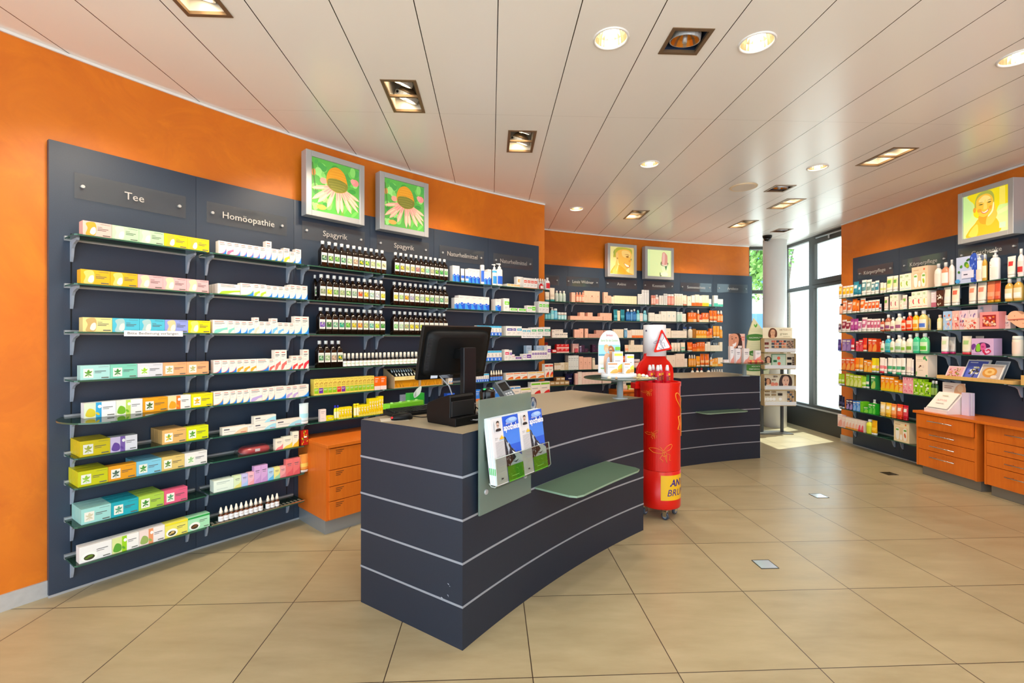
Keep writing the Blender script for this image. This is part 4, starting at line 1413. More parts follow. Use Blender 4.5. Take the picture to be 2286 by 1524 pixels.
# ---------------------------------------------------------------- natural remedies
WB = 'f2e8e2'
EU = lambda a, b, t, **k: ('eu', a, b, t, WB + ' 1d5fd8 3a9af0', dict({'d': .055}, **k))
G('L4', 0, 'Q9', [EU(180, 318, .150, n=2), ('tu', 318, 392, .132, 'f0ece8 58c0f0 2a66d8'), ('tu', 405, 490, .132, 'f0ece8 58c0f0 2a66d8'), EU(492, 715, .140, n=3), ('tc', 715, 788, 278, 'f4f0ec f4f0ec 2a66d8'), EU(798, 868, .128), EU(870, 938, .154), ('pu', 940, 1022, 262, 'f4f2ee f4f2ee 3a9ae8 48b4f0'), ('pu', 1032, 1140, 250, 'f4f2ee f4f2ee 2a66d8')])
G('L4', 1, 'Q9', [EU(215, 298, .105), EU(298, 900, .130, n=5, d=.07), EU(1020, 1130, .120, d=.07)])
TH = lambda a, b, t, n, **k: ('th', a, b, t, 'f3ede6 50bce8 2a70e0', dict({'n': n, 'd': .045}, **k))
G('L4', 2, 'Qa', [TH(40, 505, .098, 7)])
G('L4', 3, 'Qa', [TH(10, 508, .102, 7)])
G('L4', 4, 'Qa', [('or', -500, -420, .075, 'f3e6d6 2a70e0 60a8e8', {'n': 2, 'd': .05}), TH(10, 268, .078, 6), ('dr', 272, 505, .105, '5a2a08 f6ead0 4a8ae8', {'n': 5})])
G('L4', 5, 'Qa', [('2t', -520, -380, .112, '2f66dc f0a050', {'d': .06}), ('2t', 10, 125, .125, '2f86ec f08a50', {'d': .06}), ('2t', 345, 515, .128, '2f86ec 58a8f0', {'d': .06})])
BD = lambda a, b, t, c, **k: ('bd', a, b, t, 'f1ebe4 ' + c, dict({'d': .05}, **k))
G('L5', 0, 'Q9', [('lo', 1250, 1500, .030, 'f1ebe4 f0b028', {'n': 4, 'd': .09}), BD(1440, 1565, 500, 'f0a828', o=.13), BD(1570, 1840, .108, 'e84828 f08050', n=4, d=.06), ('sp', 1770, 2000, .132, 'f0eeea f4f2ee e8e4e0', {'n': 5, 'o': .10}), ('bt', 1880, 1945, .065, 'd82028 d82028 f0d8d0', {'o': .195}), ('bc', 1985, 2068, .135, 'f4f2ee f4f2ee d82430')])
G('L5', 1, 'Q9', [BD(1180, 1292, .132, '78dc28', d=.09), ('lo', 1300, 1450, .038, 'f1ebe4 68d828', {'d': .07}), ('lo', 1465, 1620, .038, 'f1ebe4 68d828', {'d': .07}), BD(1640, 1730, .072, '68d828'), ('lo', 1730, 1810, .072, 'f1ebe4 68d828', {'d': .06}), BD(1870, 2070, .124, '68dc30', n=3, d=.08)])
G('L5', 2, 'Qa', [BD(590, 715, .100, '3a2c98', d=.11), BD(715, 780, .100, '3a2c98'), BD(782, 888, .100, '28a8d0'), BD(890, 1052, .080, '28b0cc', n=2), BD(1060, 1165, .090, '20b060'), BD(1168, 1292, .094, '20b060'), BD(1296, 1428, .098, '28b880', n=1)])
put_strip('L5', 2, 'Qa', 883, 1275, 'white notice strip on the third shelf edge near the orange corner')
G('L5', 3, 'Qa', [BD(560, 645, .112, 'e02858'), BD(650, 705, .105, '6a2c98'), BD(705, 755, .060, 'e890a8'), ('lo', 757, 885, .038, 'f1ebe4 6a2c98', {'d': .07}), ('lo', 905, 970, .062, 'f1ebe4 c8b8d8', {'d': .05}), ('lo', 972, 1070, .064, 'f1ebe4 6a2c98', {'d': .05}), BD(1075, 1360, .095, '6a2c98', n=6, d=.06), BD(1365, 1438, .145, '7a38a8', d=.05), ('ln', 975, 1075, .150, 'c4d8ec 98a8c0', {'o': .10, 'd': .05}), ('ln', 1165, 1362, .148, 'c4d8ec 98a8c0', {'o': .10, 'd': .05, 'n': 2})])
OR = lambda a, b, t, c, **k: ('or', a, b, t, 'f3e8da ' + c, dict({'d': .06}, **k))
G('L5', 4, 'Qa', [OR(590, 992, .072, 'f07820 e85820', n=3), OR(1000, 1312, .070, 'f0c020 e87028', n=2), OR(1325, 1480, .150, 'e84020 e83c28', n=2, d=.05)])
G('L5', 5, 'Qa', [OR(620, 865, .130, '3a90d8 c8d8e8', n=2), OR(870, 1060, .105, 'c8d830 e8e060'), OR(1065, 1420, .160, '78c828 e02828', n=2)])
# ---------------------------------------------------------------- rear wall
CR = 'f0dcc0'
PK = 'ecb49c'
G('B0', 0, 'Q6', [('tu', 50, 132, .125, 'ece4d0 40a0a0 d8c8b0'), ('tu', 140, 236, .185, 'ece4d0 40a0a0 d8c8b0'), ('bt', 240, 445, .150, 'd0e0d0 f0eee8 c0d0c8', {'n': 3, 'fat': .8})])
G('B0', 1, 'Q6', [('tc', 40, 148, .090, '48b8c8 3aa0b8 80d0d8', {'n': 2}), ('pu', 150, 212, .165, '78ccd8 f0ece8 a0dce0'), ('tc', 215, 280, .150, '48b8d8 e8eef0 88d0e8'), ('jr', 285, 455, .100, '90d4dc f0ece4 c0e4e8', {'n': 3, 'fat': .9})])
G('B0', 2, 'Q6', [('ln', 190, 236, .110, 'eee8de 8a8480'), ('bd', 236, 398, .042, 'f0e8dc 9a948c', {'n': 2, 'up': .0715, 'd': .07}), ('bd', 236, 483, .070, 'f0e8dc 9a948c', {'n': 3, 'd': .08})])
G('B0', 3, 'Q7', [('lo', 215, 305, .048, 'c01420 f0d8d0', {'d': .06}), ('2t', 310, 575, .060, 'd41822 f0c8c0', {'n': 3, 'd': .06}), ('2t', 310, 575, .058, 'd41822 f0c8c0', {'n': 3, 'd': .05, 'up': .061}), ('bd', 62, 125, .145, '9a1018 f0d8d0', {'o': .10})])
G('B0', 4, 'Q7', [('tc', 240, 390, .100, 'd0b890 e8dcc0 f0e8d8', {'n': 4}), ('pl', 390, 475, .105, 'e0d4bc 8a7a58'), ('pl', 475, 562, .105, 'cdbb98 f0e8d8')])
G('B0', 5, 'Q7', [('lo', 60, 580, .060, 'a07a48 d8c098', {'n': 5, 'd': .08}), ('lo', 300, 486, .052, 'a07a48 d8c098', {'n': 2, 'd': .07, 'up': .061})])
G('B1', 0, 'Q6', [('pl', 560, 630, .135, PK + ' a87860', {'n': 3, 'd': .06}), ('bt', 630, 792, .142, 'd88468 e8a890 e8b8a0', {'n': 3}), ('pl', 795, 867, .166, PK + ' a87860'), ('pl', 867, 1022, .166, PK + ' 8a5848'), ('pl', 1022, 1092, .166, PK + ' a87860')])
G('B1', 1, 'Q6', [('pl', 535, 1150, .056, PK + ' d09080', {'n': 4, 'd': .08}), ('pl', 715, 806, .052, PK + ' d09080', {'up': .0565, 'd': .07}), ('pl', 862, 956, .052, PK + ' d09080', {'up': .0565, 'd': .07}), ])
G('B1', 2, 'Q6', [('pl', 612, 712, .116, 'e8b4a0 c08878', {'n': 2}), ('pl', 714, 781, .130, PK + ' 9a5848'), ('pl', 812, 872, .130, PK + ' b07060'), ('pl', 877, 1130, .056, 'd09a88 b07868', {'n': 3, 'd': .07}), ('pl', 1025, 1160, .052, 'd09a88 b07868', {'n': 2, 'd': .06, 'up': .0565})])
G('B1', 3, 'Q7', [('pl', 650, 782, .125, 'e8b8b0 a86868', {'o': .14}), ('tc', 680, 752, .070, 'b81c38 e8b8b0 d05868', {'n': 2, 'o': .2}), ('tc', 780, 822, .092, '5a4878 d8d0e0 8a7898', {'n': 2}), ('pl', 835, 982, .055, '3a1838 a07088', {'n': 2, 'd': .06}), ('pl', 835, 906, .050, '3a1838 a07088', {'up': .0555, 'd': .055}), ('pl', 1070, 1226, .055, '3a1838 a07088', {'n': 2, 'd': .06}), ('pl', 1070, 1152, .055, '3a1838 a07088', {'up': .0555, 'd': .055})])
G('B1', 4, 'Q7', [('ln', 560, 780, .200, 'd8dcd8 98a0a0', {'n': 4, 'd': .09}), ('pl', 788, 876, .185, PK + ' a87860'), ('pl', 878, 1055, .172, PK + ' a87860', {'n': 2}), ('tc', 1057, 1115, .160, 'efe0c0 efe0c0 e8d0b0'), ('pl', 1117, 1260, .060, 'efdcc8 d0b8a0', {'n': 3})])
G('B1', 5, 'Q7', [('pat', 500, 668, .150, '1a1844 3a3880 0a0a20', {'name': 'dark blue gift bag box', 'd': .06, 'o': .10}), ('pl', 705, 765, .160, 'e4b4a8 b08878'), ('pl', 766, 848, .180, 'efdccc c8b0a0'), ('pl', 850, 1270, .172, 'eeccbc c8a898', {'n': 6})])
G('B2', 0, 'Q6', [('pl', 1165, 1245, .160, PK + ' 8a5848'), ('pl', 1248, 1306, .112, PK + ' 8a5848'), ('pl', 1310, 1366, .100, CR + ' d0b898', {'n': 3}), ('pl', 1368, 1792, .118, 'f2e0b8 e8d0a8', {'n': 8}), ('tc', 1800, 1878, .155, 'e8e6e4 f0eeec dcdad8', {'n': 2}), ('tc', 1878, 2012, .220, 'e8e6e4 f0eeec dcdad8', {'n': 3})])
G('B2', 1, 'Q6', [('pl', 1155, 1318, .056, PK + ' d09080', {'n': 2, 'd': .08}), ('pl', 1095, 1318, .052, PK + ' d09080', {'n': 2, 'd': .07, 'up': .0565}), ('tu', 1345, 1428, .165, '1f7a8c 2a98a8 48a8b8'), ('ln', 1428, 1476, .148, 'f0dcc0 c0a890'), ('tu', 1477, 1556, .165, '1f7a8c 187080 48a8b8'), ('bc', 1575, 1665, .175, '1a5a9c f0e8e0 3a80c0'), ('tc', 1662, 1700, .165, '2a70b0 c0d0e0 5a98d0'), ('bc', 1702, 1772, .178, '1a5a9c f0e8e0 3a80c0'), ('sp', 1780, 1846, .165, '68b8c0 58b0c0 a0d8dc'), ('ln', 1852, 1906, .118, 'f0d8d0 58b0c0'), ('sp', 1908, 1982, .165, '70b8cc 80c8d8 a8d8e0')])
G('B2', 2, 'Q6', [('pl', 1175, 1242, .052, 'd09a88 b07868', {'up': .0565, 'd': .06}), ('pl', 1175, 1300, .056, 'd09a88 b07868', {'n': 2, 'd': .07}), ('pl', 1350, 1540, .125, CR + ' d0b898', {'n': 5}), ('tc', 1540, 1602, .138, '58a0c8 e8eef0 88b8d8', {'n': 2}), ('pl', 1605, 1696, .112, 'eed4c0 d0b0a0', {'n': 2}), ('2t', 1698, 1762, .122, 'f0e0cc f07030', {'n': 2}), ('2t', 1764, 1932, .122, 'f0dcc4 f07838', {'n': 4})])
G('B2', 3, 'Q6', [('tu', 1555, 1632, .105, 'f0c8a8 f0e0d0 f08858'), ('pl', 1634, 1925, .105, CR + ' d0b898', {'n': 4, 'd': .08}), ('pl', 1682, 1742, .070, CR + ' d0b898', {'d': .06, 'up': .1055})])
G('B2', 4, 'Q7', [('2t', 1450, 1560, .13, 'efdccc e0b890', {'n': 2}), ('2t', 1715, 1772, .180, 'e87030 e86020'), ('jr', 1952, 2088, .130, 'eeb8a8 e8c8c0 f0d0c8')])
G('B2', 5, 'Q7', [('pl', 1285, 1470, .160, 'eecfbc c8a898', {'n': 3}), ('pl', 1735, 1895, .130, 'f0e0c8 d0b898', {'n': 3})])
G('B3', 0, 'Q8', [('tc', 85, 150, .145, 'e08870 e89888 f0c0b0', {'n': 2}), ('bt', 152, 202, .155, 'f0e4e0 e8e4e0 f0a898'), ('tc', 205, 272, .145, 'eee8e0 f2eeea e0d8d0', {'n': 2}), ('tc', 274, 332, .175, 'e8e6e2 dcdad8 d8d4d0', {'n': 2}), ('tc', 335, 437, .170, 'e88878 f0ece8 f0a898', {'n': 2}), ('tc', 439, 574, .180, 'efe4d0 f2eee6 e8d8c0', {'n': 4}), ('tu', 575, 640, .165, 'f0dcc8 d87858 e8c8b0')])
G('B3', 1, 'Q8', [('pl', 65, 148, .130, 'ebe2d6 9a9088', {'n': 3}), ('pl', 150, 246, .112, 'ebe2d6 c0b8b0'), ('pl', 248, 334, .155, 'ebe2d6 c0b8b0'), ('pl', 336, 480, .158, 'ebe2d6 3a90b0', {'n': 2}), ('tc', 481, 572, .150, 'd8e8dc e8ece8 c0dcd0', {'n': 2}), ('pl', 575, 632, .125, 'ebe2d6 a8a098')])
G('B3', 2, 'Q8', [('pl', 318, 398, .145, 'efdfcc a89888'), ('ln', 405, 646, .060, 'efdfcc a89888', {'n': 2, 'd': .09}), ('ln', 405, 646, .052, 'efdfcc a89888', {'n': 2, 'd': .08, 'up': .0605}), ('bc', 660, 732, .175, 'efe2cc 7a98d0 e8d4b8'), ('bt', 578, 635, .175, 'f0e8d8 5a78c8 e8dcc8', {'n': 2, 'o': .10})])
G('B3', 3, 'Q8', [('tu', 395, 535, .135, 'f0e0cc e8d8c0 e8d0b8', {'n': 3}), ('tu', 545, 618, .140, 'f0dcc4 88c8a8 80c0a0')])
G('B3', 4, 'Q8', [('pl', 335, 472, .185, 'ecd4c0 c8b0a0', {'n': 2}), ('pl', 474, 610, .205, 'eed4c0 d8b8a0', {'n': 2}), ('pl', 610, 652, .130, 'efdccc d8b8a0')])
SO, SY = 'ef6a0c', 'f49a10'
G('B4', 0, 'Q8', [('pl', 655, 716, .150, 'efe0cc 7a5a40'), ('2t', 720, 772, .165, 'efe4d8 ee6818'), ('2t', 775, 838, .178, 'f0e0c8 ee6818'), ('2t', 839, 885, .165, 'efe4d8 ee6818'), ('2t', 886, 986, .172, 'efe4c8 e8c818', {'n': 2}), ('2t', 987, 1026, .115, 'eef0e8 50c0b0'), ('2t', 1066, 1126, .175, 'eef0e8 48c0a8'), ('2t', 1127, 1206, .118, 'eef0e8 48c0a8', {'n': 2})])
G('B4', 1, 'Q8', [('2t', 668, 746, .145, SO + ' f4a050', {'n': 2}), ('2t', 747, 795, .145, SO + ' f0c8a0'), ('sp', 796, 836, .190, SO + ' f4e8dc f0a868'), ('2t', 838, 886, .120, 'd84808 f4e0c0'), ('2t', 887, 985, .145, SO + ' f4d8b0', {'n': 2}), ('tu', 986, 1042, .185, SO + ' f4e8dc f4b070'), ('tu', 1044, 1106, .185, SO + ' f4e8dc f4b070'), ('sp', 1107, 1194, .185, SO + ' f4e8dc f4b880', {'n': 2}), ('sp', 700, 760, .185, SO + ' f4e8dc f0a868', {'n': 1, 'o': .10})])
G('B4', 2, 'Q8', [('pl', 735, 786, .140, 'a86a20 d89850'), ('2t', 790, 950, .120, SY + ' f4c860', {'n': 4}), ('2t', 952, 996, .105, 'ee6a10 f0a050'), ('2t', 997, 1040, .150, SO + ' f0a050'), ('tu', 1041, 1088, .190, SY + ' f4e8dc f4b050'), ('tu', 1090, 1144, .190, SY + ' f4e8dc f4b050'), ('sp', 1146, 1188, .190, SY + ' f4e8dc f4b050')])
G('B4', 3, 'Q8', [('tu', 650, 735, .145, SO + ' f4e8dc f49040'), ('2t', 737, 800, .120, 'ea5a08 f08030', {'n': 2}), ('2t', 802, 846, .140, SO + ' f0a050'), ('2t', 847, 924, .145, SO + ' f08030', {'n': 2}), ('pl', 926, 966, .122, 'f2e2cc d8c0a0'), ('pl', 967, 1010, .148, 'f2e2cc d8c0a0'), ('pl', 1012, 1152, .095, 'f2e2cc d8c0a0', {'n': 3}), ('pl', 1153, 1197, .145, 'f0dcc0 d8c0a0'), ('sp', 1040, 1140, .135, 'dcdad8 e8e6e4 d0cecc', {'n': 3, 'o': .09})])
G('B4', 4, 'Q8', [('sp', 664, 776, .185, SY + ' f4e4d0 f4b060', {'n': 3}), ('tu', 782, 846, .165, SY + ' f4e4d0 f4b060'), ('tu', 847, 915, .200, SO + ' f4e4d0 f8c080'), ('tu', 917, 986, .198, SO + ' f4e4d0 f8c080'), ('sp', 994, 1036, .145, SY + ' f4f0e8 f4d8b0'), ('2t', 1037, 1084, .120, SY + ' f0c060'), ('2t', 1085, 1126, .130, SY + ' f0c060'), ('2t', 1127, 1202, .138, 'f4dcc0 ' + SY, {'n': 2})])
G('B4', 5, 'Q8', [('bc', 700, 752, .190, 'f2ece0 f09018 f0d8b0'), ('bc', 775, 828, .190, 'f2ece0 ee5820 f0d8b0'), ('bc', 838, 892, .190, 'f2ece0 d82830 f0d8b0'), ('bc', 945, 1000, .190, 'f2ece0 2868c0 f0d8b0'), ('bt', 1010, 1200, .160, 'd8d0c8 e8dcd0 e8d8c8', {'n': 5})])
# ---------------------------------------------------------------- right wall
TUB = lambda a, b, t, c, **k: ('tu', a, b, t, c, k)
G('R0', 0, 'Q1', [TUB(125, 190, .175, 'eeeae6 f0eee8 e8b010 f4e8a0'), TUB(200, 405, .150, 'eeeae6 f0eee8 e8b010 f4e8a0', n=3), TUB(398, 496, .185, '1c7a94 f0eee8 2a90a8 d8e8ec'), TUB(498, 558, .145, '1c7a94 f0eee8 2a90a8 d8e8ec'), TUB(556, 646, .190, 'efeae4 f0eee8 5a9098 e8f0f0'), TUB(644, 742, .185, 'efeae4 f0eee8 7a9890 e8f0f0'), TUB(745, 815, .150, 'efeae4 f0eee8 5a9098 e8f0f0'), TUB(816, 892, .158, 'efeae4 f0eee8 2a8098 e8f0f0')])
G('R0', 1, 'Q1', [('bt', 138, 196, .135, 'e8a080 303030 f0c0a0'), TUB(198, 274, .170, 'f0dcd0 f0eee8 e07848 f4d0b8'), TUB(283, 372, .140, 'f0e4dc f0eee8 e07848 f4d0b8'), TUB(373, 468, .180, 'ea6a10 f0eee8 ee7c20 f4c8a0'), TUB(468, 524, .155, 'ea6a10 f0eee8 ee7c20 f4c8a0'), TUB(522, 622, .180, 'efe8e4 f0eee8 ea6a10 f4d8b8'), TUB(620, 684, .135, 'efe8e4 f0eee8 ea6a10 f4d8b8'), TUB(684, 900, .138, 'efe8e4 f0eee8 e85a10 f4d0b0', n=3), TUB(898, 945, .085, 'c8c8d0 e0e0e4 8a1828')])
G('R0', 2, 'Q1', [TUB(118, 180, .120, 'dcd8d4 f0eee8 5a3a58 c8b8c8'), TUB(180, 268, .160, 'eee4e0 f0eee8 8a1838 e0b0b8'), TUB(255, 345, .140, 'eee4e0 f0eee8 8a1838 e0b0b8'), TUB(345, 420, .165, 'a83c88 f0e4ec b84c98 e8c0d8'), TUB(420, 494, .165, 'a83c88 f0e4ec b84c98 e8c0d8'), TUB(492, 560, .135, 'e8dce4 f0eee8 c06898 f0d8e4'), TUB(553, 656, .175, 'eee4e0 f0eee8 c86890 f4d8e4'), TUB(656, 744, .155, 'eee4e0 f0eee8 c06080 f4d8e4'), TUB(744, 922, .150, 'eee4e0 f0eee8 c86080 f4d8e4', n=3)])
WE = lambda a, b, t, c, **k: ('we', a, b, t, c, dict({'d': .055}, **k))
G('R0', 3, 'Q2', [TUB(110, 170, .150, '4a3a8a 4848a8 6a58a8'), WE(170, 246, .150, '8a68b0 a888c8'), WE(247, 325, .148, '8060a8 a080c0'), TUB(358, 426, .160, 'd02838 f0e0e0 f0d8d8'), WE(427, 484, .125, 'd82840 e86078'), WE(486, 562, .145, 'd02438 e85868'), TUB(580, 660, .165, 'e03818 f0e8e0 f08048'), WE(661, 734, .160, 'e84a18 f08840'), WE(735, 822, .155, 'e04818 f0a048'), WE(876, 928, .125, 'c83818 e87838', o=.15)])
G('R0', 4, 'Q2', [WE(155, 238, .155, 'e05818 f0a048'), WE(240, 405, .158, 'e85a18 f4a850', n=2), TUB(438, 514, .165, 'f08818 e8e4e0 f4b048'), TUB(515, 590, .165, 'f4a828 e8e0d0 f4d098'), WE(580, 642, .145, 'f09020 f4c058'), WE(644, 722, .130, 'f09018 f4b848'), TUB(738, 840, .170, 'e4d418 d0d0d8 f0ecd0'), TUB(842, 896, .170, 'dcca18 d0d0d8 e0a8a0')])
G('R0', 5, 'Q2', [TUB(118, 178, .148, 'b0d028 d8d8e0 d8e8a0'), TUB(178, 236, .148, 'a0c820 d8d8e0 d8e8a0'), WE(240, 314, .160, 'b4c81c d8e080'), WE(316, 382, .150, 'b8cc28 dce488'), WE(385, 462, .145, 'bccc2c e0e890'), WE(463, 532, .148, 'bccc2c e0e890'), TUB(568, 646, .140, '9ad030 f0eee8 d8f0a8'), TUB(645, 708, .165, '2a8a4c f0eee8 e8e0d0'), WE(710, 800, .162, '2f9448 b0d060')])
G('R0', 6, 'Q3', [TUB(135, 216, .165, '1c2038 c8c8d0 383c60'), TUB(218, 272, .152, '1c2040 d0d0d8 383c68'), WE(275, 338, .125, '2a1c50 a890c8'), WE(340, 412, .128, '2a1c50 a890c8'), WE(420, 486, .120, '3f88dc 88b8f0'), WE(490, 570, .125, '3f88dc 88b8f0'), ('ln', 575, 638, .130, '74cc20 58a818', {'d': .08}), WE(645, 744, .075, '30b028 88d848'), WE(747, 834, .125, '28b028 68d048'), WE(836, 895, .125, '28b028 68d048'), ('bc', 850, 946, .168, 'f0e8dc f4f2ee d8d8c8', {'o': .14})])
G('R0', 7, 'Q3', [WE(95, 190, .155, 'efd0c8 e8a090'), WE(192, 258, .142, 'efd0c8 e8b0a0'), WE(260, 520, .140, 'f0dcd0 f0b8a0 e89838', n=4), WE(522, 645, .138, 'f0d8d0 e86068 d02838', n=2), ('bt', 720, 832, .170, 'e4e440 f0efe8 d0d820'), TUB(832, 950, .172, 'f0b010 f0eee8 f4c838')])
GV = lambda a, b, t, c, **k: ('gv', a, b, t, 'f2e6d2 ' + c, dict({'d': .05}, **k))
G('R1', 0, 'Q1', [TUB(915, 975, .125, 'f0e6d8 e8e0d8 c8d078'), TUB(975, 1032, .118, 'f0e6d8 e8e0d8 c8d078'), TUB(1024, 1142, .185, 'f0e8dc f0eee8 d8dc90 6aa83a'), TUB(1150, 1248, .182, 'f0e8dc f0eee8 e0d8a8 6aa83a'), GV(1255, 1352, .180, 'a8c020 88b0e0'), GV(1354, 1476, .182, '90b820 88b0e0'), ('set', 1485, 1790, .235, 'ecc8a8 d8b890 a8c020 e86838', {'d': .12, 'name': 'large pale care gift set box'})])
G('R1', 1, 'Q1', [TUB(990, 1068, .160, 'f0e0d4 f0eee8 e8c8c0 6aa83a'), GV(1070, 1150, .175, 'c04860 d84848'), GV(1151, 1232, .172, 'b83850 d84848', d=.08), GV(1265, 1326, .100, 'e8a8a0 d84848'), TUB(1330, 1422, .158, 'f0dcd0 f0eee8 e8c0b8 6aa83a'), GV(1426, 1478, .135, 'e0a8a0 d84848'), GV(1480, 1690, .178, 'd83038 d84848', n=2), GV(1692, 1782, .180, 'e8c830 d84848', d=.10), ('2t', 1850, 1950, .165, 'd8c8d0 b86078', {'d': .08, 'o': .16})])
BC_ = lambda a, b, t, c, **k: ('bc', a, b, t, c, dict({'fat': .96}, **k))
G('R1', 2, 'Q1', [BC_(920, 1002, .148, 'c05a3a f0efec e0d0c0 8a4a78'), BC_(1005, 1112, .190, 'b0604a f0efec e4d4c0 8a4a78'), BC_(1110, 1196, .155, 'f0e6d0 f0efec e8dcc8 a05a80'), BC_(1195, 1326, .195, 'f0e6d0 f0efec e8dcc8 a05a80'), BC_(1320, 1406, .158, 'dc3c10 f0efec e8c8b0 e04820'), BC_(1410, 1526, .200, 'dc3410 f0efec e8c8b0 e04820'), BC_(1530, 1640, .205, 'f0b010 f0efec e8d8a0 e8901c'), BC_(1640, 1792, .212, 'f0cc80 f0efec e8e0d0 4a70c8'), BC_(1790, 1868, .170, 'ecd088 f0efec e8e0d0 4a70c8', o=.13)])
G('R1', 3, 'Q2', [BC_(930, 1002, .130, 'f0e8d8 f0efec e0e4d0 6aa848'), BC_(1000, 1116, .190, '28a8c8 f0efec 70c8c0 48a8a0'), BC_(1108, 1190, .160, 'f0e8d8 f0efec e0e4d0 88b848'), BC_(1190, 1326, .195, 'f0e8d8 f0efec d8e4e4 88b878'), BC_(1312, 1402, .168, 'f0e8d8 f0efec e0e4c8 88b838'), BC_(1405, 1532, .200, 'f0e8d8 f0efec e0e4c8 78a838'), BC_(1530, 1658, .215, '3cc890 f0efec 80d8b0 58b890'), BC_(1660, 1816, .212, '68d088 f0efec d0e8c0 58b828'), BC_(1812, 1864, .175, '68d0a0 f0efec b0e0c8', o=.13)])
G('R1', 4, 'Q2', [TUB(895, 992, .180, 'f2e6dc d83048 e88890'), TUB(994, 1048, .172, 'f2e6dc f0e0d8 e87070'), TUB(1048, 1142, .182, 'f2ebe0 108068 48a878'), TUB(1144, 1216, .180, 'f2ebe0 f0e8d8 48a060'), TUB(1210, 1312, .184, 'f2ebe0 38b078 58b088'), TUB(1312, 1394, .186, 'f2ebe0 f0e8e0 38804c'), TUB(1398, 1508, .190, 'f2e6d8 f0e4dc e8d0c8'), TUB(1506, 1558, .175, 'f2e6dc f0e4dc d8c8d0'), ('cal', 1560, 1792, .232, 'f2ddc8', {'d': .10})])
G('R1', 5, 'Q2', [WE(900, 1150, .170, 'f08c10 f4b828 e8c818', n=3), WE(1156, 1232, .140, 'f09018 f4c038 e8c818'), WE(1236, 1310, .110, 'f09810 f0b880 e8c818'), ('pat', 1315, 1512, .178, 'f2a4ac e84878 f8d0d0', {'n': 2, 'd': .05, 'name': 'pink box with red blossom'}), ('pat', 1515, 1722, .172, '98cc20 3a7a20 e8f0c0', {'n': 2, 'd': .05, 'name': 'lime box with olive twig'}), ('pat', 1725, 1846, .145, '98cc20 2a5a18 e8f0c0', {'d': .06, 'name': 'low lime box with olive twig'}), ('bt', 1870, 1950, .165, '2a4a20 f0efec 88a848'), ('bt', 1950, 2006, .165, '2a4a20 f0efec 88a848'), ('bt', 1268, 1316, .190, 'f0e8e0 f0efec e8c8c0', {'o': .09})])
TX = {'d': .05}
G('R1', 6, 'Q3', [TUB(1018, 1132, .160, 'ecc468 e0b860 f0dca8 f4f0e8'), TUB(1133, 1256, .162, 'f0b41c e8b818 f4d060 f4f0e8'), TUB(1256, 1370, .160, 'f08434 e87c30 f4a868 f4f0e8'), TUB(1372, 1502, .166, 'e43c14 d83010 f06840 f4f0e8'), TUB(1512, 1622, .165, 'c8142c b81028 d84858 f4f0e8')])
G('R1', 7, 'Q3', [('set', 1290, 1616, .225, 'f0dcb0 e8c898 d86838 e87830', {'d': .10, 'name': 'beige body care set box'})])
G('R2', 0, 'Q4', [BC_(268, 430, .235, 'f2e8de c8c8c8 f0d8cc', fat=.9), BC_(425, 586, .235, 'e09070 d0d0d0 f4ece4', fat=.95), BC_(590, 706, .250, 'f2e8e4 c8c8c8 f0dcd4'), ('flower', 712, 1145, .255, 'bcc8e8', {'d': .10}), ('pu', 1150, 1306, .260, 'f2e8e2 d8d8d8 f0d0c0'), BC_(1308, 1412, .250, 'c89c40 d8d8d8 f0e0c0', fat=.95), ('ln', 1418, 1464, .170, 'f0e4dc d0b8a8', {'d': .04}), ('pu', 1468, 1656, .265, 'f2ecea d8d8d8 f0e0d8')])
G('R2', 1, 'Q4', [('pat', 285, 440, .165, '4a2214 f0e0c8 6a3820', {'name': 'dark brown chocolate box'}), TUB(468, 616, .190, 'f0e4d4 f0eae0 d8dcd8'), TUB(634, 804, .195, 'f2e6d4 f0eae0 f0dcc0 e06850'), TUB(1000, 1166, .200, 'f2e4d2 f0e8dc f0dac8 e89070'), TUB(1178, 1376, .200, 'f2e6d6 f0e8dc f0dcc8 e88870'), TUB(1392, 1568, .198, 'ec8458 c8901c f0a078'), TUB(1566, 1696, .195, 'd8583c c8901c e88058')])
G('R2', 2, 'Q5', [('bt', 285, 362, .155, 'eed89c e8c8b8 f0e0b8'), ('pat', 364, 522, .185, 'a8c8ec e06838 ecb8c0 f0e0c0', {'d': .06}), ('pat', 524, 652, .185, 'f0b8ac e04848 f4d8c8', {'d': .06}), ('pat', 655, 806, .185, 'ecccd8 8a78b0 e05858', {'d': .06}), ('pat', 808, 980, .185, 'e4d0d8 8a6aa8 a89098', {'d': .05}), ('pat', 735, 972, .105, 'f2d4c4 e04038 f49078', {'d': .04, 'o': .23}), ('pat', 985, 1236, .225, 'ecd4d8 d83838 a8b8c8', {'d': .06, 'o': .13}), ('win', 1022, 1362, .155, 'f09494', {'d': .07, 'o': .21}), ('pat', 1470, 1570, .120, 'e8d0d0 8a8898 d0a8a8', {'d': .05, 'o': .15})])
G('R2', 3, 'Q5', [TUB(345, 478, .175, 'f2ebe4 d03878 f0e0d4 c8d8a8'), TUB(478, 606, .170, 'e8e0da d03878 e0d4cc', o=.12), TUB(714, 886, .178, 'f0e4d0 d83848 e8e0c0 a8c880'), TUB(955, 1110, .178, 'e4dcd4 d83848 e0d4cc', o=.10), ('lil', 872, 1270, .155, 'dcb4dc', {'d': .08})])
G('R3', 0, 'Q4', [TUB(1828, 2006, .190, 'f2eae0 f0ece4 f0e0d0 d83030'), BC_(2060, 2200, .240, 'f2e4e0 f0eae4 f0d0c8 c83030')])
G('R3', 1, 'Q4', [('bc', 1780, 1962, .200, 'd8a850 d8d8d8 f0d8b0 f4f0e8', {'fat': .95}), ('bc', 1965, 2160, .205, 'd8a850 d8d8d8 f0d8b0 f4f0e8', {'fat': .95})])
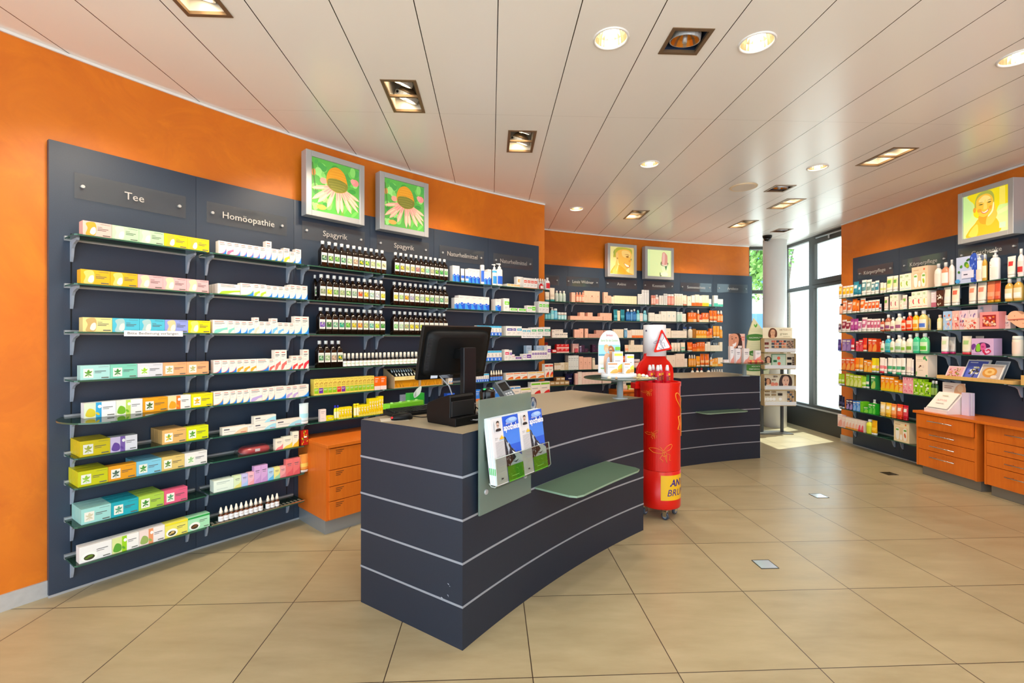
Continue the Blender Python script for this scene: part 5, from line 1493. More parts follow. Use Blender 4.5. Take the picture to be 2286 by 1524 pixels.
G('R3', 3, 'Q5', [('tc', 1610, 1776, .175, 'f0e0c8 f0ece0 f0d4c0')])


# ================================================================== lit pictures
def wt(name, label, cat, p, group=None):
    return thing(name, label, cat, p, 0, group)


def wb(mb, name, t, bevel=0.0):
    """mesh drawn in room coordinates, hung on its thing"""
    o = mb.build(name, t, bevel)
    o.location = -Vector(t.location)
    return o


def coneflower():
    rr = random.Random(2)
    s = [(R_(0, 1, 0, 1), '58ac48')]
    for k in range(46):
        s.append((ell(rr.uniform(.06, .94), rr.uniform(.06, .94), rr.uniform(.04, .12), rr.uniform(.03, .10), 12, rr.uniform(0, 3)), ('3f9440', '6cc054', '84cc66', '4ca24c', '98d878')[k % 5]))
    s = [(p if i == 0 else [(min(max(x, 0), 1), min(max(z, 0), 1)) for x, z in p], c) for i, (p, c) in enumerate(s)]
    s += [(ell(.91, .71, .08, .07, 16), 'ee8c88'), (ell(.86, .73, .05, .05, 14), 'f09c94'), (ell(.24, .60, .07, .06, 14), 'e8a08c'), (ell(.045, .72, .04, .07, 14), 'd88848'), (ell(.2, .09, .1, .05, 14), 'd8a850'), ([(.08, .35), (.10, .35), (.03, .9), (.01, .9)], '4a7838'), (R_(.60, .66, 0, .25), '6aa040')]
    pet = [(.40, .52, .02, .42, .07), (.40, .50, .02, .21, .075), (.42, .48, .13, .17, .085), (.46, .46, .32, .11, .085), (.68, .50, 1.0, .36, .06), (.66, .50, .985, .24, .06), (.52, .44, .54, .03, .075), (.57, .44, .63, .07, .08), (.62, .46, .82, .09, .08), (.65, .48, .97, .14, .065)]
    for x0, z0, x1, z1, w in pet:
        dx, dz = x1 - x0, z1 - z0
        L = hypot(dx, dz)
        nx, nz = -dz / L * w * .5, dx / L * w * .5
        f = lambda t, k: (x0 + dx * t + nx * k, z0 + dz * t + nz * k)
        cl = lambda P: [(min(max(x, 0), 1), min(max(z, 0), 1)) for x, z in P]
        s.append((cl(spl([f(-.1, .5), f(.35, .95), f(.75, 1.0), f(1, .12), f(1, -.12), f(.75, -1.0), f(.35, -.95), f(-.1, -.5)])), 'f0ac94'))
        s.append((cl(spl([f(.0, .3), f(.5, .6), f(.92, .2), f(.92, -.4), f(.5, -.2), f(.0, -.3)])), 'f4cba8'))
        s.append((cl(spl([f(-.05, .25), f(.3, .3), f(.42, 0), f(.3, -.3), f(-.05, -.25)])), 'ee9088'))
    s.append((spl([(.31, .56), (.30, .70), (.36, .84), (.46, .91), (.56, .91), (.67, .83), (.73, .68), (.74, .56), (.68, .47), (.52, .43), (.38, .48)]), 'd89428'))
    s.append((spl([(.32, .55), (.34, .66), (.52, .70), (.72, .64), (.74, .55), (.67, .47), (.52, .435), (.38, .48)]), '7c7a30'))
    for j in range(9):
        for i in range(15):
            x = .33 + .40 * (i + .5 * (j % 2)) / 15
            z = .47 + .05 * j + .02 * (1 - ((x - .52) / .2) ** 2)
            if ((x - .525) / .2) ** 2 + ((z - .66) / .235) ** 2 < .9:
                s.append((ell(x, z, .006, .009, 5), 'f0b840' if j > 3 else 'b0a850'))
    return s


def portrait_side():
    return [(R_(0, 1, 0, 1), 'e8dc90'), (R_(.8, 1, 0, 1), 'e4c878'), (spl([(.14, .62), (.18, .84), (.3, .97), (.55, .99), (.8, .97), (.92, .9), (.86, .7), (.5, .8), (.3, .6), (.22, .62)]), 'b4b040'),
            (spl([(.14, .80), (.2, .9), (.2, .7), (.16, .72)]), '9ca850'), (spl([(.30, .08), (.06, .02), (.02, .06), (.12, .22), (.26, .34), (.62, .30), (.70, .12), (.96, .02), (.9, .0), (.3, .0)]), 'eca83c'),
            (spl([(.28, .75), (.34, .86), (.55, .92), (.80, .9), (.90, .76), (.88, .62), (.90, .52), (.86, .46), (.86, .36), (.74, .22), (.66, .18), (.48, .30), (.36, .40), (.33, .60)]), 'f2b850'),
            (spl([(.5, .86), (.7, .88), (.84, .8), (.84, .66), (.66, .62), (.52, .68)]), 'f6cc78'), (spl([(.25, .62), (.25, .76), (.31, .80), (.35, .70), (.33, .52), (.28, .50)]), 'f0c070'), (ell(.31, .58, .03, .025, 10), 'a07c30'),
            (spl([(.66, .66), (.72, .69), (.78, .68), (.77, .63), (.70, .63)]), '9a6c28'), (spl([(.60, .72), (.7, .75), (.80, .73), (.8, .71), (.7, .73)]), '9a7830'), (spl([(.86, .58), (.9, .60), (.9, .54), (.87, .53)]), '8a8a40'),
            (spl([(.58, .42), (.66, .40), (.76, .33), (.84, .36), (.82, .28), (.74, .25), (.64, .31)]), 'c87c34'), (spl([(.60, .405), (.68, .38), (.80, .32), (.76, .28), (.67, .31)]), 'faf4dc'), (spl([(.80, .56), (.87, .5), (.84, .46), (.78, .48)]), 'e8a040'),
            (spl([(.22, .0), (.10, .1), (.2, .28), (.27, .52), (.31, .5), (.33, .3), (.36, .34), (.32, .12), (.3, 0)]), 'f4c060'), (spl([(.27, .14), (.33, .32), (.345, .31), (.29, .13)], True), 'fbe4a0'), (spl([(.44, .28), (.6, .2), (.66, .02), (.5, .02), (.36, .1)]), 'e8a030')]


def lipstick():
    return [(R_(0, 1, 0, 1), 'e4f2b0'), (R_(.0, .12, 0, 1), 'd8f0b0'), (spl([(.66, .18), (.60, .30), (.60, .42), (.70, .46), (.86, .44), (.90, .34), (.86, .2)]), 'eaf6c4'), (spl([(.57, .44), (.56, .52), (.62, .58), (.86, .54), (.88, .48), (.82, .40), (.66, .40)]), '7a7c58'),
            (spl([(.61, .46), (.62, .84), (.66, .92), (.72, .93), (.82, .84), (.85, .74), (.84, .46), (.74, .41)]), 'dc9a8c'), (spl([(.64, .5), (.65, .84), (.69, .90), (.74, .84), (.72, .5)]), 'ecbcb0'), (spl([(.60, .47), (.64, .43), (.76, .40), (.85, .44), (.84, .47), (.74, .45)]), 'f0e0c8'),
            ([(.73, .40), (.83, .41), (.79, .22)], '4a7a50'), (spl([(.53, .02), (.52, .12), (.54, .16), (.60, .06), (.58, .01)]), '7c8460'), (spl([(.86, .02), (.88, .14), (.87, .06)]), '8a9070'), (spl([(.60, .04), (.57, .14), (.74, .18), (.86, .14), (.84, .03)]), 'eef8d0'),
            (spl([(.36, .52), (.42, .46), (.44, .42), (.41, .45)]), 'd0dcb0')]


def portrait_front():
    return [(R_(0, 1, 0, 1), 'cbe890'), (spl([(.12, 1), (.25, .75), (.24, .5), (.4, .4), (.6, .5), (.72, .45), (.8, .6), (1, .62), (1, 1)]), 'ead818'), (R_(.80, .92, .60, .99), 'f0e05c'), (spl([(.72, .42), (.84, .5), (1, .54), (1, .46), (.8, .40)]), 'dce0a0'), (spl([(.0, .9), (.1, .94), (.2, .7), (.16, .45), (0, .4)]), 'c4e898'),
            (spl([(.10, .0), (.12, .16), (.26, .3), (.36, .40), (.62, .40), (.72, .34), (.80, .18), (.78, .0)]), 'f2b028'), (spl([(.12, .05), (.2, .2), (.32, .28), (.34, .1), (.28, 0)]), 'f6c850'), (spl([(.38, .30), (.36, .46), (.62, .48), (.6, .3), (.5, .24)]), 'e89c28'),
            (spl([(.28, .62), (.27, .80), (.34, .96), (.50, 1.0), (.62, .97), (.69, .84), (.68, .64), (.6, .8), (.36, .8)]), 'a8b048'), (ell(.26, .62, .035, .06, 14), 'eaa030'),
            (spl([(.30, .66), (.30, .82), (.38, .91), (.52, .93), (.62, .87), (.67, .76), (.66, .62), (.62, .50), (.52, .42), (.44, .42), (.36, .48)]), 'f5c040'), (spl([(.36, .82), (.46, .9), (.58, .86), (.62, .76), (.5, .74), (.38, .76)]), 'f8dc80'), (spl([(.48, .78), (.52, .78), (.54, .6), (.49, .585), (.46, .6)]), 'f8d468'),
            (spl([(.35, .712), (.40, .728), (.455, .712), (.41, .695)]), '7a7430'), (spl([(.545, .722), (.59, .74), (.635, .725), (.59, .705)]), '7a7430'), (spl([(.33, .745), (.40, .77), (.46, .755), (.40, .757)]), '8a8030'), (spl([(.54, .765), (.60, .785), (.65, .76), (.60, .77)]), '8a8030'),
            (ell(.37, .58, .05, .04, 14), 'f0a030'), (ell(.62, .60, .04, .04, 14), 'f0a030'), (spl([(.40, .56), (.48, .53), (.58, .575), (.55, .51), (.48, .485), (.43, .51)]), 'e86c50'), (spl([(.42, .548), (.48, .525), (.565, .56), (.53, .515), (.47, .505)]), 'fdf2dc'),
            (spl([(.52, .22), (.54, .40), (.62, .50), (.66, .68), (.70, .66), (.73, .52), (.76, .40), (.70, .28), (.62, .2)]), 'f4be4c'), (spl([(.56, .42), (.64, .52), (.67, .68), (.69, .67), (.67, .5), (.58, .40)]), 'fbecb4'), (R_(.80, .93, .08, .20), 'b8e8b0')]


def lightbox(key, pa, pb, ztop, shapes, label, depth=0.055, emit=0.30):
    L = COLS[key]
    t0, _ = L.hit(pa, 0.05 + depth)
    t1, _ = L.hit(pb, 0.05 + depth)
    wd = t1 - t0
    h = 0.495
    t = thing('light_box', label, 'picture', L.p((t0 + t1) / 2, 0.0, ztop - h), L.ang, 'framed light boxes above the signs')
    yb, yf = -0.02, -0.05 - depth
    fr = MB()
    bw = 0.044
    x0, x1 = -wd / 2, wd / 2
    for q in (rect(x0, x0 + bw, 0, h), rect(x1 - bw, x1, 0, h), rect(x0 + bw, x1 - bw, 0, bw), rect(x0 + bw, x1 - bw, h - bw, h)):
        fr.box(q[0][0], q[1][0], yf, yb, q[0][1], q[2][1], M_ALU)
    fr.box(x0 + .01, x1 - .01, yb, -0.002, 0.03, h - 0.03, M_BLACK)
    fr.build('frame', t, 0.003)
    pc = MB()
    pc.box(x0 + bw, x1 - bw, yf + 0.014, yb, bw, h - bw, mat('e8f0c0', 0.4))
    art(pc, shapes, wd - 2 * bw, h - 2 * bw, yf + 0.0138, z0=bw, emit=emit, rough=0.3, step=0.00006)
    pc.build('picture', t)


lightbox('L2', 683.5, 814, 2.81, coneflower(), 'near framed light box with a pink coneflower')
lightbox('L3', 848.5, 957, 2.81, coneflower(), 'far framed light box with a pink coneflower')
lightbox('B2', 1357, 1421.5, 2.80, portrait_side(), 'framed light box with a smiling face in yellow tones')
lightbox('B3', 1440.5, 1504.5, 2.80, lipstick(), 'framed light box with a pink lipstick')
lightbox('R2', 2138, 2262, 2.80, portrait_front(), 'framed light box with a bare shouldered person on the right wall', 0.085, 0.42)

# ================================================================== sales counters
CC, CR1 = (5.2885, -1.6478), 6.642
ca0, ca1 = ang(CC, (-.219, 2.067)), ang(CC, (.947, 3.377))


def counter(label, c, r, a0, a1, dep, H, P, zs):
    t = wt('sales_counter', label, 'counter', P, 'curved sales counters')

    def poly(g):
        da = g / r
        s = 1 if a0 > a1 else -1
        return plan(arc_pts(c, r - g, a0 + da * s, a1 - da * s, 40) + arc_pts(c, r + dep + g, a1 - da * s, a0 + da * s, 40))
    n = len(zs)
    wb(MB().prism(poly(0), 0, H - 0.004, M_COUNTER), 'body', t)
    wb(MB().prism(poly(-0.0015), H - 0.004, H, M_TOP, mside=M_COUNTER), 'worktop', t)
    for z in zs:
        wb(MB().prism(poly(0.0018), z - 0.0048, z + 0.0048, M_TRIM), 'trim_strip', t)
    return t


HC = 0.954
cnt1 = counter('near curved anthracite sales counter with silver strips', CC, CR1, ca0, ca1, 0.69, HC, Vector((-.219, 2.067, 0)), [HC * k / 5 for k in (1, 2, 3, 4)])
# scuffs on the end of the near counter
sc = MB()
A0 = Vector((-.219, 2.067, 0))
ud = Vector((A0.x - CC[0], A0.y - CC[1], 0)).normalized()
nd = Vector((ud.y, -ud.x, 0))
if nd.y > 0:
    nd = -nd
for px, py, q in ((1001, 1303, .010), (1004, 1308, .006), (1000, 1328, .009), (987, 1334, .012), (1001, 1331, .005)):
    k = (px - CX) / F
    tt = (k * A0.y - A0.x) / (ud.x - k * ud.y)
    y = A0.y + ud.y * tt
    p = at(px, py, y) + nd * 0.0006
    a = ud * q * .6 + Vector((0, 0, q * .25))
    b = Vector((0, 0, q * .5)) - ud * q * .1
    sc.face([p - a, p + b * .4, p + a, p - b * .5], mat('c4cad4', 0.6))
wb(sc, 'scuff_mark', cnt1)
# rear counter: slightly bowed front through two measured corners
q0, q1 = Vector((1.8216, 5.063)), Vector((2.8788, 5.4417))
md_, dr_ = (q0 + q1) / 2, (q1 - q0)
nn = Vector((dr_.y, -dr_.x)).normalized()
hl = dr_.length / 2
sag = 0.028
r2 = (hl * hl + sag * sag) / (2 * sag)
c2 = md_ + nn * (r2 - sag)
counter('rear anthracite sales counter with silver strips', (c2.x, c2.y), r2, ang(c2, q0), ang(c2, q1), 0.7, HC, Vector((1.8216, 5.063, 0)), [HC * k / 5 for k in (1, 2, 3, 4)])


def arc_shelf(label, c, r, px0, px1, z, dep):
    a, b = ang(c, arc_hit(c, r, px0)), ang(c, arc_hit(c, r, px1))
    s = 1 if b > a else -1
    e = 0.06 / r * s
    P = Vector((c[0] + r * cos((a + b) / 2), c[1] + r * sin((a + b) / 2), z))
    t = wt('bag_shelf', label, 'shelf', P, 'frosted bag shelves on the counters')
    front = arc_pts(c, r - dep, a + e, b - e, 24)
    p = arc_pts(c, r - 0.004, b, a, 24) + arc_pts(c, r - dep + 0.05, a, a, 1)[:1] + arc_pts(c, r - dep + 0.015, a + e * .25, a + e * .25, 1)[:1] + front + arc_pts(c, r - dep + 0.015, b - e * .25, b - e * .25, 1)[:1] + arc_pts(c, r - dep + 0.05, b, b, 1)[:1]
    wb(MB().prism(plan(p), z - 0.01, z, mat('5f7862', 0.28), mside=mat('86a088', 0.3)), 'glass_plate', t)
    m = MB()
    for q in (a + (b - a) * .12, a + (b - a) * .88):
        m.tube([(c[0] + (r - 0.001) * cos(q), c[1] + (r - 0.001) * sin(q), z - .016), (c[0] + (r - .03) * cos(q), c[1] + (r - .03) * sin(q), z - .016)], 0.006, M_ALU)
    wb(m, 'bracket', t)


arc_shelf('frosted green bag shelf on the front of the near counter', CC, CR1, 1193, 1352, 0.578, 0.27)
arc_shelf('small frosted bag shelf on the front of the rear counter', (c2.x, c2.y), r2, 1552, 1648, 0.583, 0.17)

# ------------------------------------------------------------------ brochure holder on the near counter
pA, pB = Vector(arc_hit(CC, CR1 - 0.022, 1069)), Vector(arc_hit(CC, CR1 - 0.022, 1184))
BL_ = Line(pA, pB)
bh = thing('brochure_holder', 'frosted glass plate with clear pocket for magazines on the near counter', 'brochure holder', BL_.p(0, 0, 0.570), BL_.ang)
wl = BL_.len
MB().box(0, wl, -0.005, 0.005, 0, 0.526, M_FROST).build('glass_plate', bh, 0.001)
for x, z in ((0.045, 0.10), (wl - 0.055, 0.10)):
    b = MB().loft([(0, 0.0125, 0.0125), (0.028, 0.0125, 0.0125), (0.03, 0.011, 0.011)], M_ALU, 18)
    b.move(Matrix.Translation((x, 0.02, z)) @ Matrix.Rotation(pi / 2, 4, 'X')).build('standoff', bh)
# pocket: back sheet folded round at the foot and up the front
px0, px1 = 0.028, wl + 0.065
pk = MB()
tl = 0.14


def slope(z):
    """how far the pocket stands off the plate at height z (leaning back to the top)"""
    return -0.012 - (0.33 - z) * tl


prof = [(-0.009, 0.50), (-0.011, 0.44)]
zb = 0.148
pk.face([(px0, -0.0085, 0.42), (px1 - .07, -0.0085, 0.42), (px1 - .07, -0.0085, 0.245), (px0, -0.0085, 0.245)], M_CLEAR)
yb_, yf_ = slope(zb) + 0.0, slope(zb) - 0.045
pk.box(px0, px1, 0, 0.0025, 0, 1, M_CLEAR, lambda x, y, z: (x, slope(zb + z * .26) + y, zb + z * .26))
pk.box(px0, px1, 0, 0.003, 0, 1, M_CLEAR, lambda x, y, z: (x, slope(zb + z * .115) - 0.048 - y, zb + z * .115))
pk.tube([(px0, yb_, zb), (px0, yb_ - .012, zb - .012), (px0, yf_ + .01, zb - .012), (px0, yf_ - 0.002, zb), (px0, slope(zb + .115) - .05, zb + .115)], 0.0022, mat('b8c0b8', 0.15))
pk.tube([(px1, yb_, zb), (px1, yb_ - .012, zb - .012), (px1, yf_ + .01, zb - .012), (px1, yf_ - 0.002, zb), (px1, slope(zb + .115) - .05, zb + .115)], 0.0022, mat('b8c0b8', 0.15))
pk.tube([(px0, slope(zb + .115) - .0505, zb + .115), (px1, slope(zb + .115) - .0505, zb + .115)], 0.0018, mat('c8d0c8', 0.15))
pk.box(px0, px1, yf_ - 0.001, yb_, zb - 0.014, zb - 0.011, M_CLEAR)
pk.build('pocket', bh)
mount = [(0, .05), (.08, .16), (.17, .30), (.24, .26), (.30, .40), (.38, .52), (.45, .44), (.52, .55)]


def magazine():
    rr = random.Random(11)
    s = [(R_(0, 1, 0, 1), 'e6e4e6'), (R_(.40, 1, 0, 1), '2f62d8'), (R_(.40, 1, .55, .80), '4a86ec')]
    s.append(([(.40, .70), (.46, .68), (.52, .60), (.58, .57), (.64, .50), (.72, .46), (.80, .40), (.88, .38), (1, .33), (1, .22), (.40, .22)], '33343c'))
    for k in range(60):
        x = rr.uniform(.41, .9)
        zt = .68 - (x - .40) * .55
        z = rr.uniform(.25, max(.27, zt))
        q = rr.uniform(.008, .03)
        s.append(([(x, z), (x + q * 1.6, z - q * .9), (x + q * .6, z - q * 1.9)], ('8c929e', '5a5e68', 'c8ced8', '4a4c52')[k % 4]))
    s += [([(.62, .46), (.72, .42), (.86, .40), (1, .34), (1, .24), (.84, .24), (.62, .27), (.76, .34)], 'e8eef6'), ([(.44, .62), (.50, .58), (.56, .50), (.50, .42), (.47, .52)], 'b4bcc8'), ([(.52, .25), (.66, .31), (.78, .29), (1, .25), (1, .22), (.5, .22)], 'cfd8e6'), ([(.58, .30), (.72, .28), (.86, .30), (.74, .26)], '2a2c34'),
          (R_(.40, 1, 0, .235), '5cac2c')]
    for k in range(70):
        x, z = rr.uniform(.41, .98), rr.uniform(.005, .22)
        s.append(([(x, z), (x + .012, z), (x + .008, z + .016)], ('7cc840', '48981f', '8cd454', '66b830')[k % 4]))
    s += [(ell(.70, .93, .22, .045, 20), '8cb4f4'), (ell(.74, .945, .14, .03, 20), 'b0d0fa'), (R_(.07, .30, .80, .96), 'd8d8da'), (spl([(.11, .805), (.13, .84), (.26, .84), (.28, .805)]), '2c2c30'), (ell(.19, .895, .045, .045, 14), 'd0b0a0'), (spl([(.14, .90), (.15, .95), (.23, .955), (.245, .90), (.22, .93), (.16, .93)]), '3a3430'), (R_(.15, .235, .885, .892), '2a2a2c'),
          (spl([(.20, .69), (.26, .70), (.29, .735), (.32, .70), (.38, .69), (.32, .675), (.26, .675)]), 'f0b418'), (ell(.29, .70, .035, .022, 12), 'f0c828'), (R_(.20, .39, .662, .668), '5ab0d8'), (R_(.05, .16, .70, .707), '8a8a8e'), (R_(.05, .13, .68, .686), '8a8a8e')]
    for k in range(22):
        s.append((R_(.05, .37, .635 - k * .017, .640 - k * .017), '98989c'))
    s += [(R_(.06, .3, .19, .194), '98989c'), (R_(.12, .19, .085, .105), '2a2a2e'), (R_(.20, .32, .09, .094), '98989c'), (R_(.06, .3, .06, .064), '98989c'), (R_(.48, .78, .08, .084), '90d060')]
    return s


mag_art = magazine()
for k in range(2):
    m = thing('magazine', ('stack of pharmacy magazines with mountain cover, nearer the counter corner' if k == 0 else 'stack of pharmacy magazines with mountain cover, by the bag shelf'), 'magazine', BL_.p(px0 + 0.004 + k * 0.213, 0, 0.570), BL_.ang, 'magazines in the counter pocket')
    hz = 0.297
    fn = lambda x, y, z: (x, slope(zb + z) - 0.002 + y, zb - 0.006 + z)
    pg = MB()
    for q in range(4):
        pg.box(0, 0.209, -0.0425 + q * .0105, -0.0330 + q * .0105, 0, hz - .002 * (q % 2), mat(('dfe8f2', 'e8eef4')[q % 2], 0.5), fn)
    pg.build('page_block', m)
    cv = MB()
    art(cv, mag_art, 0.209, hz, 0.0, x0=0, step=0.00005)
    add_text(cv, 'astrea', 0.018, mat('f4f6fa', 0.5), 0.125, -0.005, 0.874 * hz, extrude=0)
    add_text(cv, 'apotheke', 0.040, mat('fafafc', 0.5), 0.146, -0.0051, 0.785 * hz, extrude=0, bold=0.0012, fit=0.126)
    cv.v = [fn(x, y - 0.0428, z) for x, y, z in cv.v]
    cv.build('cover', m)
    if k == 0:
        gs = MB()
        for q in range(4):
            gs.box(-0.0004, 0, -0.042 + q * .0105, -0.036 + q * .0105, .045, .075, mat('58c060', .5), fn)
        gs.build('page_mark', m)

# ================================================================== till equipment on the near counter
P = on_z(1017, 953.5, HC)
pr = thing('receipt_printer', 'black receipt printer with raised hood on the counter edge', 'printer', P + Vector((0, 0, .0005)), radians(50))
yz = Matrix(((0, 1, 0, 0), (1, 0, 0, 0), (0, 0, 1, 0), (0, 0, 0, 1)))
hood = [(.04, .0), (.205, .0), (.214, .03), (.214, .088), (.20, .102), (.12, .130), (.055, .148), (.042, .146), (.036, .136)]
MB().extr(hood, 0.0, 0.16, M_BLACK).move(yz).build('hood', pr, 0.005, 3)
MB().box(0, 0.165, 0.0, 0.045, 0, 0.040, M_BLACK).build('base', pr, 0.002)
MB().box(0.004, 0.158, 0.030, 0.0355, 0.043, 0.118, mat('141416', .5)).build('rear_panel', pr, 0.002)
lb = MB().box(.06, .088, .150, .168, .1185, .1187, mat('b8d8d8', .5), lambda x, y, z: (x, y, z + (.16 - y) * .35))
lb.build('sticker', pr)
cb = MB()
for k, (c, r) in enumerate((('101012', .003), ('d8d8d8', .003), ('101012', .0035), ('c8c8cc', .002))):
    cb.tube([(.10 + .014 * k, 0.0, .02), (.125 + .014 * k, -.02 - .004 * k, .016), (.16 + .012 * k, -.012, .02 + .012 * k), (.19, .03 + .01 * k, .03 + .02 * k), (.20, .08, .006)], r, mat(c, .5))
cb.build('cable', pr)

mo = thing('computer_monitor', 'black flat computer monitor seen from behind on its stand', 'monitor', (-.244, 2.50, HC + .0005), radians(41))
tiltM = Matrix.Translation((0.0, 0.10, 0.345)) @ Matrix.Rotation(radians(15), 4, 'X')
sh = MB().box(-.222, .222, -0.004, .022, -.147, .147, mat('090a0b', .35, spec=.3))
sh.move(tiltM).build('bezel', mo, 0.004)
bk = MB()
sec = [(-.004, .205, .132), (-.022, .19, .118), (-.034, .145, .095)]
bk.loft([(-z, a, b, 9) for z, a, b in sec], mat('0a0b0c', .5, spec=.25), 32)
bk.move(tiltM @ Matrix.Rotation(pi / 2, 4, 'X'))
bk.build('back_shell', mo)
vt = MB()
for k in range(22):
    z = -.085 + k * .0078
    vt.box(-.192, -.172, -.0265, -.020, z, z + .0035, mat('2c2c30', .4))
vt.move(tiltM).build('vent_rib', mo)
st = MB().box(-.150, -.108, -.0205, -.0195, -.134, -.117, mat('e8ecf4', .5))
st.box(-.092, -.01, -.021, -.020, -.138, -.117, mat('30343c', .5))
for k in range(4):
    st.box(-.088, -.03 - .008 * (k % 3), -.0216, -.021, -.134 + k * .0045, -.1325 + k * .0045, mat('c8ccd4', .5))
st.move(tiltM).build('sticker', mo)
MB().box(-.04, .04, -.035, .0, .0, .375, mat('121418', .35, spec=.3)).build('pole', mo, 0.004)
MB().box(-.035, .035, -.01, .075, .315, .365, M_BLACK).build('tilt_hinge', mo)
MB().box(-.042, .10, -.06, .10, 0, .012, M_BLACK).build('foot', mo, 0.003)
MB().tube([tiltM @ Vector((-.098, -.024, -.12)), Vector((-.075, .05, .17)), Vector((-.052, .03, .08)), Vector((-.038, .02, .014))], .0035, mat('9a9aa0', .35)).build('cable', mo)

p = on_z(893, 936, HC)
ms = thing('computer_mouse', 'black computer mouse with red light on the counter', 'mouse', p + Vector((0.01, 0, .0005)), radians(35))
MB().loft([(0, .056, .030, 2.3), (.012, .060, .032, 2.3), (.026, .050, .026, 2.2), (.034, .030, .016, 2)], M_BLACK, 24).build('shell', ms)
MB().loft([(.010, .005, .007), (.016, .006, .008), (.019, .003, .004)], mat('f01820', .3, emit=.8), 14, -.055, -.006).build('light', ms)
MB().tube([(.055, 0, .012), (.10, -.015, .004), (.15, -.03, .004), (.20, .02, .004)], .0025, M_BLACK).build('cable', ms)
kb = thing('keyboard', 'black computer keyboard behind the mouse', 'keyboard', on_z(918, 924, HC) + Vector((.02, .04, .0005)), radians(40))
MB().box(-.17, .17, -.07, .07, 0, .016, M_BLACK, lambda x, y, z: (x, y, z + (.012 if (y > 0 and z > 0.01) else 0))).build('case', kb, .003)
ky = MB()
for j in range(5):
    for i in range(15):
        x, y = -.158 + i * .0213, -.056 + j * .0235
        zz = .0168 + (y + .07) / .14 * .012
        ky.box(x, x + .018, y, y + .019, zz, zz + .006, mat('1c1c1f', .45))
o = ky.build('keys', kb)
o['kind'] = 'stuff'
p0_, p1_ = on_z(869.5, 923, HC), on_z(946, 911, HC)
lt = thing('pill_dispenser', 'long lime green pill dispenser tray on the counter', 'dispenser', p0_ + Vector((0, 0, .0005)), atan2(p1_.y - p0_.y, p1_.x - p0_.x))
ln_ = (p1_ - p0_).length
MB().box(0, ln_, 0, .06, 0, .05, mat('7ed02c', .35)).build('tray', lt, .004)
stud = MB()
for k in range(4):
    stud.loft([(.05, .009, .009), (.056, .008, .008)], mat('b8f080', .3), 12, ln_ * (.14 + .24 * k), .025)
stud.box(-0.002, ln_, -.003, .0, .022, .026, mat('5aa81c', .4))
stud.build('lid_studs', lt)
p = on_z(922, 909, HC)
gc = thing('leaflet_box', 'upright green card box with white leaf on the counter', 'box', p + Vector((0, .06, .0005)), radians(38))
MB().box(-.05, .05, -.03, .03, 0, .082, mat('2cb038', .4)).build('box', gc, .001)
lf = MB()
for a, b in (((-.02, .055), (.028, .125)), ((-.02, .055), (-.01, .100))):
    d = Vector((b[0] - a[0], b[1] - a[1]))
    n_ = Vector((-d.y, d.x)) * .22
    lf.flat(spl([a, (a[0] + d.x * .5 + n_.x, a[1] + d.y * .5 + n_.y), b, (a[0] + d.x * .5 - n_.x, a[1] + d.y * .5 - n_.y)]), -.0306, mat('eef4ea', .5))
lf.build('leaf_emblem', gc)
for px, py, r, lab in ((1088, 921, .045, 'black dome scanner with green lights behind the frosted plate'),):
    p = on_z(px, py, HC)
    s = thing('barcode_scanner', lab, 'scanner', p, radians(20))
    MB().loft([(0, .05, .05), (.02, .046, .046), (.08, .044, .042), (.12, .046, .044), (.136, .036, .034), (.142, .018, .016)], mat('0d0d0f', .22), 28).build('body', s)
    g = MB()
    g.loft([(.134, .010, .006), (.140, .008, .005)], mat('38e070', .3, emit=.8), 10, -.022, -.022)
    g.loft([(.136, .010, .006), (.142, .008, .005)], mat('90e880', .3, emit=.6), 10, .018, -.016)
    g.build('light', s)
p = on_z(1128, 912, HC)
cr = thing('card_terminal', 'grey card payment terminal tilted on its stand', 'card terminal', p, radians(35))
cm = MB().box(-.04, .04, -.075, .075, -.018, .018, mat('5c666e', .4))
cm.box(-.030, .030, .0, .06, .018, .0186, mat('141516', .15))
for j in range(3):
    for i in range(3):
        cm.box(-.026 + i * .019, -.012 + i * .019, -.06 + j * .016, -.049 + j * .016, .018, .0205, mat('c0c4c8', .5))
cm.move(Matrix.Translation((0, 0, .10)) @ Matrix.Rotation(radians(48), 4, 'X') @ Matrix.Rotation(radians(12), 4, 'Z')).build('terminal', cr, .004)
MB().loft([(0, .04, .04), (.01, .04, .04), (.02, .014, .014), (.09, .012, .012)], M_BLACK, 18).build('stand', cr)
p = on_z(1186, 916, HC)
tp = thing('tape_dispenser', 'round white and blue tape roll beside the frosted plate', 'tape', p, radians(55))
tm = MB()
for a, b, c in ((.034, .040, '3c4260'), (.016, .034, 'e4ecf4'), (.006, .016, '3878b0')):
    tm.loft([(-.012, b, b), (.012, b, b)], mat(c, .4), 28)
tm.move(Matrix.Translation((0, 0, .04)) @ Matrix.Rotation(pi / 2, 4, 'X'))
tm.build('roll', tp)
pa = thing('paper_sheet', 'thin white paper sheet under the mouse', 'paper', on_z(880, 936, HC) + Vector((0, 0, .0004)), radians(20))
MB().box(-.07, .07, -.05, .05, 0, .0004, mat('e4dcc8', .6)).build('sheet', pa)
L = COLS['L3']
t0, y0 = L.hit(900.5, 0.0)
sk = thing('wall_socket', 'square white perforated socket plate on the panel', 'socket', L.p(t0, 0, EYE + (HY - 892) / F * y0 - .045), L.ang)
m = MB().box(-.04, .04, -.012, 0, 0, .095, mat('d8dce8', .4))
m.build('plate', sk, .002)
m = MB()
for i in range(5):
    for j in range(5):
        if (i + j) % 2 == 0:
            m.flat(ell(-.016 + i * .008, .03 + j * .009, .0018, .0018, 6), -.0123, M_DARK)
m.build('hole_pattern', sk)


